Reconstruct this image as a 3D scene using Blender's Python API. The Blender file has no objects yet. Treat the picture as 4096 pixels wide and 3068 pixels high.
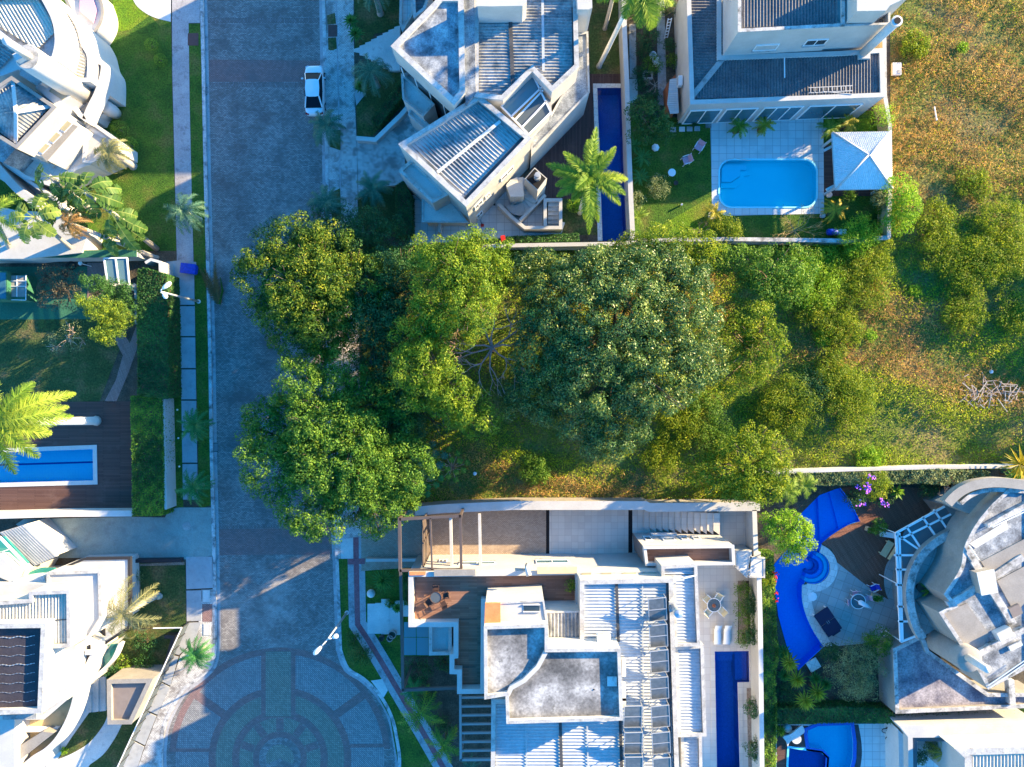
import bpy, bmesh, math, random
import numpy as np
from mathutils import Vector, Matrix
from mathutils.geometry import tessellate_polygon
random.seed(7); NR = np.random.RandomState(11)
S = bpy.context.scene
COL = S.collection
# ---------------- camera, world, sun, exposure ----------------
H = 66.8
KM = H/711.111/4                      # metres per photograph pixel (4096 wide) at ground level
cam = bpy.data.cameras.new("camera"); cam.lens = 25.0; cam.sensor_width = 36.0
cam.clip_start = 1.0; cam.clip_end = 3000.0
camo = bpy.data.objects.new("camera", cam); COL.objects.link(camo)
camo.location = (0, 0, H); camo.rotation_euler = (0, 0, 0); S.camera = camo
SUN_AZ, SUN_EL = math.radians(27.0), math.radians(15.5)
world = bpy.data.worlds.new("World"); S.world = world; world.use_nodes = True
wn = world.node_tree; wn.nodes.clear()
sky = wn.nodes.new('ShaderNodeTexSky'); sky.sky_type = 'NISHITA'; sky.sun_disc = False
sky.sun_elevation = SUN_EL; sky.sun_rotation = math.radians(90)-SUN_AZ
sky.air_density = 1.0; sky.dust_density = 0.2; sky.ozone_density = 2.5
hs = wn.nodes.new('ShaderNodeHueSaturation'); hs.inputs['Saturation'].default_value = 1.4; hs.inputs['Hue'].default_value = .503
bg = wn.nodes.new('ShaderNodeBackground'); bg.inputs['Strength'].default_value = 0.15
wo = wn.nodes.new('ShaderNodeOutputWorld')
wn.links.new(sky.outputs[0], hs.inputs['Color']); wn.links.new(hs.outputs[0], bg.inputs['Color'])
wn.links.new(bg.outputs[0], wo.inputs[0])
sl = bpy.data.lights.new("sun", 'SUN'); sl.energy = 5.0; sl.angle = math.radians(0.5); sl.color = (1.0, 0.76, 0.42)
so = bpy.data.objects.new("sun", sl); COL.objects.link(so)
sv = Vector((math.cos(SUN_AZ)*math.cos(SUN_EL), math.sin(SUN_AZ)*math.cos(SUN_EL), math.sin(SUN_EL)))
so.rotation_euler = sv.to_track_quat('Z', 'Y').to_euler(); so.location = (60, 30, 40)
S.view_settings.view_transform = 'Standard'; S.view_settings.look = 'None'
S.view_settings.exposure = 2.1; S.view_settings.gamma = 1.0
try: S.cycles.max_bounces = 6; S.cycles.transparent_max_bounces = 12
except Exception: pass

# ---------------- coordinates: photograph pixel + height -> world point ----------------
REG = {r: (1000*(i % 4), 1000*(i//4), .6035 if i < 8 else .6446) for i, r in enumerate('abcdefghijkl')}
REG['n'] = (0, 0, 1.0)
def nat(r, p): o = REG[r]; return (o[0]+p[0]*o[2], o[1]+p[1]*o[2])
def w2(r, p, z=0.0):
    X, Y = nat(r, p); s = KM*(H-z)/H
    return ((X-2048)*s, -(Y-1534)*s)
def wp(r, pts, z=0.0): return [w2(r, p, z) for p in pts]
def w3(r, p, z=0.0): a = w2(r, p, z); return Vector((a[0], a[1], z))

# ---------------- materials ----------------
M = {}
def _nodes(name):
    m = bpy.data.materials.new(name); m.use_nodes = True; t = m.node_tree; t.nodes.clear()
    return m, t, t.nodes.new, t.links.new
def c4(c): return (c[0], c[1], c[2], 1.0)
def ramp(N, cols, pos=None):
    r = N('ShaderNodeValToRGB'); e = r.color_ramp.elements
    n = len(cols); pos = pos or [i/(n-1) for i in range(n)]
    while len(e) < n: e.new(0.5)
    for i in range(n): e[i].position = pos[i]; e[i].color = c4(cols[i])
    return r
def posn(N, L, world_space=True, rot=0.0, scale=(1, 1, 1)):
    if world_space: g = N('ShaderNodeNewGeometry').outputs['Position']
    else: g = N('ShaderNodeTexCoord').outputs['Object']
    mp = N('ShaderNodeMapping'); mp.inputs['Rotation'].default_value = (0, 0, rot); mp.inputs['Scale'].default_value = scale
    L(g, mp.inputs['Vector']); return mp.outputs['Vector']
def mat(name, cols, scale=1.0, rough=.8, bump=0.0, bscale=None, detail=6.0, pos=None, fine=None, spec=.3, metal=0.0,
        stain=None, ws=True, stretch=(1, 1, 1), rot=0.0, coat=0.0):
    """base colour = noise ramp over cols; fine=(scale, amount) second noise; stain=(scale, colour, lo, hi)"""
    m, t, N, L = _nodes(name)
    v = posn(N, L, ws, rot, stretch)
    n = N('ShaderNodeTexNoise'); n.inputs['Scale'].default_value = scale; n.inputs['Detail'].default_value = detail
    n.inputs['Roughness'].default_value = .62
    L(v, n.inputs['Vector'])
    if pos is None and len(cols) > 1: pos = [.3+.4*i/(len(cols)-1) for i in range(len(cols))]
    if len(cols) == 1: cols = [cols[0], cols[0]]; pos = [.3, .7]
    r = ramp(N, cols, pos); L(n.outputs['Fac'], r.inputs[0]); out = r.outputs[0]
    if fine:
        f = N('ShaderNodeTexNoise'); f.inputs['Scale'].default_value = fine[0]; f.inputs['Detail'].default_value = 3
        L(v, f.inputs['Vector'])
        mr = N('ShaderNodeMapRange'); mr.inputs[1].default_value = .3; mr.inputs[2].default_value = .7
        mr.inputs[3].default_value = 1-fine[1]; mr.inputs[4].default_value = 1+fine[1]; L(f.outputs['Fac'], mr.inputs[0])
        mx = N('ShaderNodeVectorMath'); mx.operation = 'SCALE'; L(out, mx.inputs[0]); L(mr.outputs[0], mx.inputs['Scale']); out = mx.outputs[0]
    if stain:
        s = N('ShaderNodeTexNoise'); s.inputs['Scale'].default_value = stain[0]; s.inputs['Detail'].default_value = 9
        s.inputs['Roughness'].default_value = .7
        L(v, s.inputs['Vector'])
        mr = N('ShaderNodeMapRange'); mr.inputs[1].default_value = stain[2]; mr.inputs[2].default_value = stain[3]; L(s.outputs['Fac'], mr.inputs[0])
        mx = N('ShaderNodeMix'); mx.data_type = 'RGBA'; L(mr.outputs[0], mx.inputs[0]); L(out, mx.inputs[6]); mx.inputs[7].default_value = c4(stain[1]); out = mx.outputs[2]
    b = N('ShaderNodeBsdfPrincipled'); L(out, b.inputs['Base Color']); b.inputs['Roughness'].default_value = rough
    b.inputs['Specular IOR Level'].default_value = spec; b.inputs['Metallic'].default_value = metal
    if coat: b.inputs['Coat Weight'].default_value = coat
    if bump:
        bn = N('ShaderNodeTexNoise'); bn.inputs['Scale'].default_value = bscale or scale*4; bn.inputs['Detail'].default_value = 5; L(v, bn.inputs['Vector'])
        bp = N('ShaderNodeBump'); bp.inputs['Strength'].default_value = 1.0; bp.inputs['Distance'].default_value = bump
        L(bn.outputs['Fac'], bp.inputs['Height']); L(bp.outputs[0], b.inputs['Normal'])
    o = N('ShaderNodeOutputMaterial'); L(b.outputs[0], o.inputs[0]); M[name] = m; return m
def brick(name, c1, c2, mortar, bw, rh, ms=.012, rot=0.0, stain=None, stain2=None, rough=.8, bias=0.0, offset=.5, bump=.004, big=None):
    m, t, N, L = _nodes(name)
    v = posn(N, L, True, rot)
    k = N('ShaderNodeTexBrick'); k.offset = offset; k.inputs['Scale'].default_value = 1.0
    k.inputs['Color1'].default_value = c4(c1); k.inputs['Color2'].default_value = c4(c2); k.inputs['Mortar'].default_value = c4(mortar)
    k.inputs['Mortar Size'].default_value = ms; k.inputs['Brick Width'].default_value = bw; k.inputs['Row Height'].default_value = rh
    k.inputs['Bias'].default_value = bias; k.inputs['Mortar Smooth'].default_value = .2
    L(v, k.inputs['Vector']); out = k.outputs['Color']
    for st in (stain, stain2):
        if not st: continue
        s = N('ShaderNodeTexNoise'); s.inputs['Scale'].default_value = st[0]; s.inputs['Detail'].default_value = 8; s.inputs['Roughness'].default_value = .65
        L(v, s.inputs['Vector'])
        mr = N('ShaderNodeMapRange'); mr.inputs[1].default_value = st[2]; mr.inputs[2].default_value = st[3]; mr.inputs[4].default_value = st[4] if len(st) > 4 else .8
        L(s.outputs['Fac'], mr.inputs[0])
        mx = N('ShaderNodeMix'); mx.data_type = 'RGBA'; L(mr.outputs[0], mx.inputs[0]); L(out, mx.inputs[6]); mx.inputs[7].default_value = c4(st[1]); out = mx.outputs[2]
    b = N('ShaderNodeBsdfPrincipled'); L(out, b.inputs['Base Color']); b.inputs['Roughness'].default_value = rough; b.inputs['Specular IOR Level'].default_value = .25
    if bump:
        bp = N('ShaderNodeBump'); bp.inputs['Distance'].default_value = bump; bp.invert = True; L(k.outputs['Fac'], bp.inputs['Height']); L(bp.outputs[0], b.inputs['Normal'])
    o = N('ShaderNodeOutputMaterial'); L(b.outputs[0], o.inputs[0]); M[name] = m; return m
LEAFGAIN = 1.8
def leafmat(name, cols, trans=.3, rough=.55, spec=.3):
    m, t, N, L = _nodes(name)
    a = N('ShaderNodeAttribute'); a.attribute_name = 'tone'
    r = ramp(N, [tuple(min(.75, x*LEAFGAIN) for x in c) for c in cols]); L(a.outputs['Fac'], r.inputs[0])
    b = N('ShaderNodeBsdfPrincipled'); L(r.outputs[0], b.inputs['Base Color']); b.inputs['Roughness'].default_value = rough; b.inputs['Specular IOR Level'].default_value = spec
    tr = N('ShaderNodeBsdfTranslucent'); L(r.outputs[0], tr.inputs['Color'])
    mx = N('ShaderNodeMixShader'); mx.inputs[0].default_value = trans+.1; L(b.outputs[0], mx.inputs[1]); L(tr.outputs[0], mx.inputs[2])
    o = N('ShaderNodeOutputMaterial'); L(mx.outputs[0], o.inputs[0]); M[name] = m; return m
def watermat(name, tint, fac=.9):
    m, t, N, L = _nodes(name)
    v = posn(N, L)
    tr = N('ShaderNodeBsdfTransparent'); tr.inputs['Color'].default_value = c4(tint)
    g = N('ShaderNodeBsdfGlossy'); g.inputs['Roughness'].default_value = .04; g.inputs['Color'].default_value = (1, 1, 1, 1)
    n = N('ShaderNodeTexNoise'); n.inputs['Scale'].default_value = 3.0; n.inputs['Detail'].default_value = 3; L(v, n.inputs['Vector'])
    bp = N('ShaderNodeBump'); bp.inputs['Distance'].default_value = .012; L(n.outputs['Fac'], bp.inputs['Height']); L(bp.outputs[0], g.inputs['Normal'])
    fr = N('ShaderNodeFresnel'); fr.inputs['IOR'].default_value = 1.33; L(bp.outputs[0], fr.inputs['Normal'])
    mx = N('ShaderNodeMixShader'); L(fr.outputs[0], mx.inputs[0]); L(tr.outputs[0], mx.inputs[1]); L(g.outputs[0], mx.inputs[2])
    o = N('ShaderNodeOutputMaterial'); L(mx.outputs[0], o.inputs[0]); M[name] = m; return m
def glassmat(name, tint, op=.5, rough=.05):
    m, t, N, L = _nodes(name)
    tr = N('ShaderNodeBsdfTransparent'); tr.inputs['Color'].default_value = c4(tint)
    b = N('ShaderNodeBsdfPrincipled'); b.inputs['Base Color'].default_value = c4([x*.5 for x in tint]); b.inputs['Roughness'].default_value = rough; b.inputs['Specular IOR Level'].default_value = .8
    mx = N('ShaderNodeMixShader'); mx.inputs[0].default_value = op; L(tr.outputs[0], mx.inputs[1]); L(b.outputs[0], mx.inputs[2])
    o = N('ShaderNodeOutputMaterial'); L(mx.outputs[0], o.inputs[0]); M[name] = m; return m

mat('stucco', [(.42, .41, .39), (.51, .50, .48)], .6, .85, stain=(.5, (.50, .47, .42), .60, .80), fine=(9, .04))
mat('stucco_clean', [(.50, .49, .47), (.58, .57, .55)], .6, .8, fine=(6, .04), stain=(.9, (.46, .44, .41), .6, .8))
mat('coping', [(.36, .35, .34), (.54, .53, .50)], 1.3, .85, stain=(1.6, (.20, .19, .17), .50, .72), fine=(10, .12))
mat('coping_dirty', [(.30, .29, .28), (.62, .60, .57)], 1.5, .9, stain=(1.2, (.10, .10, .09), .48, .66), fine=(9, .15))
mat('beige_stucco', [(.24, .222, .20), (.32, .298, .268)], .8, .9, stain=(.9, (.25, .23, .21), .55, .75), fine=(8, .08))
mat('concrete', [(.26, .26, .25), (.44, .43, .42)], .7, .9, stain=(.9, (.12, .12, .11), .5, .68), fine=(14, .16), bump=.01)
mat('concrete_light', [(.50, .50, .48), (.68, .67, .64)], .6, .9, stain=(1.2, (.30, .29, .28), .55, .75), fine=(14, .1))
mat('stained_slab', [(.09, .10, .115), (.26, .28, .30), (.50, .50, .48)], .8, .9, pos=[.34, .52, .7], fine=(9, .3), detail=9)
mat('grey_slab', [(.10, .10, .10), (.23, .225, .22), (.50, .49, .47)], .38, .9, pos=[.36, .52, .68], fine=(5, .28), detail=10, stain=(2.2, (.12, .12, .11), .58, .7))
mat('purple_slab', [(.13, .12, .15), (.30, .27, .28), (.42, .38, .38)], .7, .9, pos=[.36, .55, .7], fine=(7, .3), detail=9)
mat('fibre_white', [(.36, .39, .41), (.48, .50, .51)], .5, .7, fine=(5, .1), stain=(.8, (.32, .34, .36), .52, .75))
mat('fibre_grey', [(.22, .23, .235), (.44, .43, .41)], .5, .8, fine=(5, .2), stain=(.9, (.13, .14, .15), .46, .64))
mat('fibre_dark', [(.09, .09, .10), (.18, .17, .17)], .7, .8, fine=(8, .3), stain=(1.5, (.30, .29, .28), .62, .8))
mat('fibre_beige', [(.48, .44, .36), (.60, .56, .46)], .6, .8, fine=(6, .12), stain=(1.2, (.28, .27, .22), .52, .75))
mat('black_roof', [(.035, .03, .035), (.06, .05, .055)], .8, .6, fine=(12, .3))
mat('gutter', [(.04, .042, .045), (.08, .08, .085)], 2, .7)
mat('grass', [(.026, .080, .010), (.055, .125, .012), (.13, .125, .032)], .45, .95, pos=[.34, .5, .72], fine=(7, .45), bump=.06, bscale=9, detail=9)
mat('grass_bright', [(.06, .15, .008), (.11, .20, .008), (.17, .17, .03)], .4, .95, pos=[.32, .5, .7], fine=(7, .4), bump=.06, bscale=9, detail=9)
mat('grass_dull', [(.030, .065, .018), (.055, .085, .022), (.15, .115, .05)], .5, .95, pos=[.34, .5, .66], fine=(6, .4), bump=.06, bscale=8, detail=9)
mat('turf', [(.03, .13, .08), (.045, .16, .09)], .8, .95, fine=(8, .15), bump=.02)
mat('soil', [(.05, .04, .03), (.12, .10, .07)], 1.2, .95, fine=(8, .35), bump=.05)
mat('gravel', [(.22, .16, .12), (.38, .30, .24)], 6, .95, fine=(18, .4), bump=.03)
mat('bark_mulch', [(.28, .15, .07), (.50, .30, .16)], 4, .95, fine=(14, .4), bump=.03)
mat('wild_ground', [(.08, .13, .012), (.14, .15, .03), (.22, .16, .075)], .22, .95, fine=(5, .4), bump=.08, bscale=5, detail=10)
brick('pavers', (.20, .19, .18), (.36, .34, .32), (.055, .05, .05), .23, .115, .014, stain=(.12, (.46, .42, .38), .54, .70, .7), stain2=(.45, (.12, .105, .10), .46, .64, .75))
brick('pavers_band', (.19, .17, .16), (.29, .26, .25), (.06, .05, .05), .24, .12, .016, rot=math.pi/2, stain=(.6, (.12, .11, .11), .5, .68, .6))
brick('pavers_red', (.25, .15, .14), (.34, .21, .195), (.07, .06, .06), .22, .11, .014, stain=(.5, (.13, .12, .12), .48, .68, .6))
brick('pavers_herring', (.24, .24, .235), (.36, .35, .34), (.08, .08, .08), .26, .13, .018, rot=math.pi/4, stain=(.35, (.18, .18, .18), .48, .68, .6))
brick('pavers_green', (.21, .21, .175), (.31, .30, .24), (.09, .10, .07), .26, .13, .018, rot=math.pi/4, stain=(.4, (.15, .16, .13), .48, .68, .6))
brick('pavers_tan', (.36, .27, .20), (.48, .38, .29), (.16, .12, .10), .20, .10, .012, stain=(.35, (.24, .17, .13), .5, .7, .5))
brick('pavers_pale', (.54, .53, .51), (.68, .67, .64), (.16, .16, .15), .23, .115, .014, stain=(.6, (.19, .17, .16), .48, .60, .85), stain2=(2.2, (.22, .20, .19), .52, .62, .7))
brick('tile_patio', (.60, .60, .59), (.68, .68, .66), (.34, .34, .34), .72, .72, .018, offset=0.0, stain=(.8, (.45, .46, .46), .5, .75, .6), bump=0)
brick('tile_beige', (.56, .50, .44), (.62, .57, .50), (.42, .37, .32), .62, .62, .012, offset=0.0, stain=(.5, (.46, .42, .37), .5, .75, .5), bump=0)
brick('tile_terrace', (.34, .34, .33), (.44, .43, .41), (.24, .24, .23), .85, .85, .02, rot=.35, offset=0.0, stain=(.6, (.25, .24, .22), .5, .72, .6), bump=0)
brick('tile_cream', (.60, .58, .53), (.68, .65, .60), (.46, .44, .40), .55, .55, .015, rot=.55, offset=0.0, bump=0)
brick('stone_coping', (.60, .59, .56), (.72, .71, .68), (.38, .37, .35), .5, .6, .015, rot=.3, bump=0, stain=(1.5, (.42, .41, .39), .5, .7, .5))
brick('deck', (.105, .055, .045), (.145, .080, .065), (.03, .018, .015), 3.2, .125, .016, stain=(.4, (.19, .12, .10), .55, .75, .5), bump=.004)
brick('deck_v', (.085, .045, .04), (.125, .07, .06), (.025, .015, .012), 3.2, .125, .016, rot=math.pi/2, stain=(.4, (.17, .11, .09), .55, .75, .5), bump=.004)
brick('deck_round', (.20, .085, .055), (.26, .12, .08), (.04, .02, .015), 3.2, .11, .012, rot=1.0, bump=.004, stain=(.4, (.19, .11, .08), .55, .75, .5))
brick('wood_floor', (.21, .105, .07), (.33, .18, .12), (.12, .06, .04), 1.5, .16, .006, bump=0, stain=(1.5, (.26, .15, .11), .45, .7, .6))
brick('wood_path', (.26, .17, .15), (.33, .22, .19), (.14, .09, .08), .9, .11, .012, rot=1.2, bump=0)
brick('pool_tile_dark', (.012, .095, .42), (.018, .125, .52), (.03, .17, .58), .12, .12, .008, offset=0, bump=0)
brick('pool_tile_mid', (.012, .30, .88), (.018, .35, .93), (.04, .42, .95), .15, .15, .008, offset=0, bump=0)
brick('pool_tile_light', (.14, .70, .88), (.16, .75, .90), (.24, .80, .92), .15, .15, .008, offset=0, bump=0)
mat('pool_cyan', [(.10, .88, .92), (.12, .92, .95)], .6, .5)
mat('pool_step', [(.30, .85, .93)], 1, .5)
mat('pool_line', [(.01, .04, .30)], 1, .5)
watermat('water_clear', (.97, 1.0, 1.0)); watermat('water', (.84, .96, 1.0)); watermat('water_deep', (.66, .88, 1.0))
mat('white_paint', [(.82, .82, .82)], 1, .45); mat('white_plastic', [(.78, .78, .77)], 1, .4)
mat('grey_metal', [(.28, .27, .27), (.33, .32, .31)], 2, .45); mat('brown_metal', [(.085, .066, .06), (.12, .095, .085)], 1, .5)
mat('steel', [(.55, .56, .57)], 1, .35, metal=.7); mat('black_metal', [(.025, .025, .03)], 1, .45); mat('rust', [(.13, .05, .035), (.20, .08, .06)], 3, .8)
mat('galvanised', [(.42, .43, .44)], 1, .5, metal=.4)
mat('orange_tile', [(.62, .20, .07), (.72, .26, .10)], 1.2, .8, fine=(6, .1))
mat('white_tile', [(.70, .71, .70), (.80, .80, .78)], .9, .7, fine=(6, .08), stain=(1.3, (.52, .53, .52), .55, .75))
mat('brown_wall', [(.19, .155, .14), (.24, .20, .18)], 1, .85); mat('ochre_wall', [(.60, .42, .20), (.68, .50, .27)], 1, .85, stain=(.8, (.35, .25, .14), .5, .75))
mat('trunk', [(.30, .28, .24), (.42, .39, .35)], 2.5, .9, stretch=(1, 1, 5), fine=(10, .25), bump=.02)
mat('trunk_white', [(.62, .60, .54), (.76, .74, .67)], 2.0, .85, stretch=(1, 1, 4), stain=(3, (.30, .30, .26), .6, .75))
mat('bark', [(.10, .07, .045), (.18, .13, .09)], 3, .95, fine=(10, .3), bump=.02)
mat('bark_pale', [(.34, .26, .20), (.46, .36, .28)], 3, .95); mat('bark_red', [(.40, .21, .18), (.50, .31, .26)], 3, .9)
mat('car_paint', [(.80, .80, .81)], 1, .18, coat=1.0, spec=.5); mat('car_glass', [(.008, .012, .018)], 1, .3, spec=.15); mat('rubber', [(.02, .02, .02)], 1, .8)
mat('red_light', [(.35, .02, .02)], 1, .2); mat('clear_light', [(.6, .62, .65)], 1, .1, spec=.8)
mat('window_glass', [(.02, .035, .04), (.05, .07, .08)], .8, .06, spec=.9); mat('window_glass_tan', [(.30, .27, .18), (.38, .34, .22)], .8, .1, spec=.8)
mat('window_glass_blue', [(.03, .10, .14), (.06, .16, .20)], .8, .08, spec=.8)
glassmat('glass_clear', (.75, .9, .95), .28); glassmat('glass_green', (.10, .62, .55), .75); glassmat('glass_grey', (.35, .42, .45), .5); glassmat('glass_blue', (.45, .75, .85), .5)
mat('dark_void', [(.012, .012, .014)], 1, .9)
mat('solar', [(.10, .11, .11), (.16, .165, .16)], 1.2, .22, spec=.8, fine=(3, .15)); mat('solar_dark', [(.03, .06, .12)], 1, .25)
mat('fabric_pink', [(.60, .34, .42)], 6, .9, fine=(20, .2)); mat('fabric_blue', [(.01, .03, .35)], 1, .9); mat('fabric_cream', [(.62, .55, .38)], 1, .9); mat('fabric_white', [(.78, .78, .78)], 1, .9)
mat('fabric_dark', [(.012, .018, .05)], 1, .8); mat('blue_plastic', [(.005, .05, .42)], 1, .5, fine=(6, .3)); mat('rattan', [(.055, .03, .022), (.09, .05, .04)], 8, .7)
mat('terracotta', [(.34, .12, .06)], 1, .9); mat('pot_dark', [(.08, .06, .05)], 2, .8); mat('yellow_wood', [(.60, .48, .28), (.68, .55, .34)], 2, .8)
mat('straw', [(.34, .24, .11), (.48, .34, .16)], 5, .95); mat('dead_frond', [(.20, .11, .07), (.32, .20, .12)], 6, .95)
mat('iron', [(.05, .045, .045), (.09, .08, .08)], 6, .7); mat('cover_red', [(.12, .06, .055), (.16, .08, .07)], 3, .9)
mat('kerb', [(.38, .38, .38), (.62, .61, .59)], .8, .9, stain=(1.2, (.13, .13, .13), .48, .66), fine=(10, .2))
mat('walk_grey', [(.30, .29, .30), (.44, .43, .43)], .5, .9, stain=(.9, (.15, .14, .15), .52, .7), fine=(12, .18))
mat('walk_slab', [(.33, .34, .35), (.42, .43, .44)], .6, .9, fine=(22, .12), stain=(1.5, (.26, .27, .28), .5, .75))
mat('drive_concrete', [(.21, .27, .25), (.31, .37, .34)], .35, .9, stain=(1.2, (.20, .22, .21), .5, .75), fine=(14, .12))
mat('tactile', [(.27, .085, .10), (.36, .13, .14)], 1.3, .9, fine=(12, .25))
mat('flower_purple', [(.45, .12, .65)], 1, .8); mat('flower_red', [(.60, .02, .03)], 1, .8); mat('plastic_red', [(.55, .02, .015)], 1, .5)
mat('cloth_stripe', [(.55, .30, .36)], 1, .9)
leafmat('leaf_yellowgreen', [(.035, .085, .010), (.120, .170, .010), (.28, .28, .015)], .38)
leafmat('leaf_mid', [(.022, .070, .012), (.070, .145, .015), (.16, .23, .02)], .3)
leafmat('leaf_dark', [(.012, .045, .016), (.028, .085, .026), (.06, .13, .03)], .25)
leafmat('leaf_ficus', [(.016, .050, .017), (.046, .100, .026), (.24, .26, .035)], .22, .42, .5)  # brightest stop carries the sunlit crown tops, put into the leaf colour
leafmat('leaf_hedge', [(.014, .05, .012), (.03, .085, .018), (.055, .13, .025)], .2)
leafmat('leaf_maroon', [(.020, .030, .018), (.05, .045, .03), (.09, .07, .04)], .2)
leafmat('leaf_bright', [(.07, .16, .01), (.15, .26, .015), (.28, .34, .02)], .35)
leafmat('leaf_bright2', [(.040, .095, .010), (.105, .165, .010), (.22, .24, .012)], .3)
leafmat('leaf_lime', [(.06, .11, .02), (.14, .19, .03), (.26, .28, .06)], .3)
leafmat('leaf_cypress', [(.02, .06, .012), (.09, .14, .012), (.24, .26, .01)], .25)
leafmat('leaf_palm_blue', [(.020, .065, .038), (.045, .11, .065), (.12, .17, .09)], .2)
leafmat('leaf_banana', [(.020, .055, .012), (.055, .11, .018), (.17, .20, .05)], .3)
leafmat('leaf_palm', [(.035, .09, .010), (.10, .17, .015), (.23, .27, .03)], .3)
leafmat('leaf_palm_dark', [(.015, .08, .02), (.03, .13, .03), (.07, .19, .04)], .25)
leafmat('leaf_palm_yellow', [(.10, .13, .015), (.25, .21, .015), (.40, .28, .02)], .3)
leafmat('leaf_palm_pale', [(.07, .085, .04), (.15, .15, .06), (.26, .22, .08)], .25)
leafmat('leaf_street', [(.018, .055, .009), (.055, .105, .010), (.26, .26, .018)], .32)  # yellow end of the ramp paints in sun highlights
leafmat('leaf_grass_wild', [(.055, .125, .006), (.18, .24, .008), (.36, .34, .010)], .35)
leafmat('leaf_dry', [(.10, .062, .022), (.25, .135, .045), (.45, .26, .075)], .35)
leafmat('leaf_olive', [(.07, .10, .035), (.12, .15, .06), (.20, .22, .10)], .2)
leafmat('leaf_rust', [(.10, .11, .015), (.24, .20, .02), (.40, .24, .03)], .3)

# ---------------- object helpers ----------------
def settag(o, label=None, cat=None, group=None, kind=None):
    if label: o['label'] = label
    if cat: o['category'] = cat
    if group: o['group'] = group
    if kind: o['kind'] = kind
    return o
def thing(name, label, cat, loc=(0, 0, 0), group=None, rz=0.0):
    o = bpy.data.objects.new(name, None); COL.objects.link(o); o.location = loc; o.rotation_euler = (0, 0, rz); o.empty_display_size = .3
    return settag(o, label, cat, group)
def area2(p): return sum(p[i][0]*p[(i+1) % len(p)][1]-p[(i+1) % len(p)][0]*p[i][1] for i in range(len(p)))/2
def ccw(p): return list(p) if area2(p) > 0 else list(p)[::-1]
def inset(poly, d):
    p = ccw(poly); n = len(p); out = []
    for i in range(n):
        a = Vector(p[i-1]); b = Vector(p[i]); c = Vector(p[(i+1) % n])
        e1 = (b-a).normalized(); e2 = (c-b).normalized()
        n1 = Vector((-e1.y, e1.x)); n2 = Vector((-e2.y, e2.x))
        m = n1+n2
        if m.length < 1e-4: m = n1.copy()
        m.normalize(); k = d/max(.35, m.dot(n1)); q = b+m*k; out.append((q.x, q.y))
    return out
def offline(pts, d, closed=False):
    out = []; n = len(pts)
    for i in range(n):
        b = Vector(pts[i]); a = Vector(pts[i-1]) if i > 0 else None; c = Vector(pts[i+1]) if i < n-1 else None
        e1 = (b-a).normalized() if a is not None else (c-b).normalized()
        e2 = (c-b).normalized() if c is not None else e1
        n1 = Vector((-e1.y, e1.x)); n2 = Vector((-e2.y, e2.x)); m = n1+n2
        if m.length < 1e-4: m = n1.copy()
        m.normalize(); q = b+m*(d/max(.4, m.dot(n1))); out.append((q.x, q.y))
    return out
def ribbon(pts, t): return offline(pts, t/2)+offline(pts, -t/2)[::-1]
def curve(pts, n=8, closed=False):
    """Catmull-Rom through pts"""
    P = [Vector(p) for p in pts]; m = len(P); out = []
    rng = range(m) if closed else range(m-1)
    for i in rng:
        if closed: p0, p1, p2, p3 = P[i-1], P[i], P[(i+1) % m], P[(i+2) % m]
        else: p0 = P[max(i-1, 0)]; p1 = P[i]; p2 = P[i+1]; p3 = P[min(i+2, m-1)]
        for j in range(n):
            t = j/n
            q = .5*((2*p1)+(-p0+p2)*t+(2*p0-5*p1+4*p2-p3)*t*t+(-p0+3*p1-3*p2+p3)*t**3); out.append(tuple(q))
    if not closed: out.append(tuple(P[-1]))
    return out
def circ(c, r, n=32, a0=0, a1=2*math.pi, full=True):
    m = n if full else n+1
    return [(c[0]+r*math.cos(a0+(a1-a0)*i/n), c[1]+r*math.sin(a0+(a1-a0)*i/n)) for i in range(m)]
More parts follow.
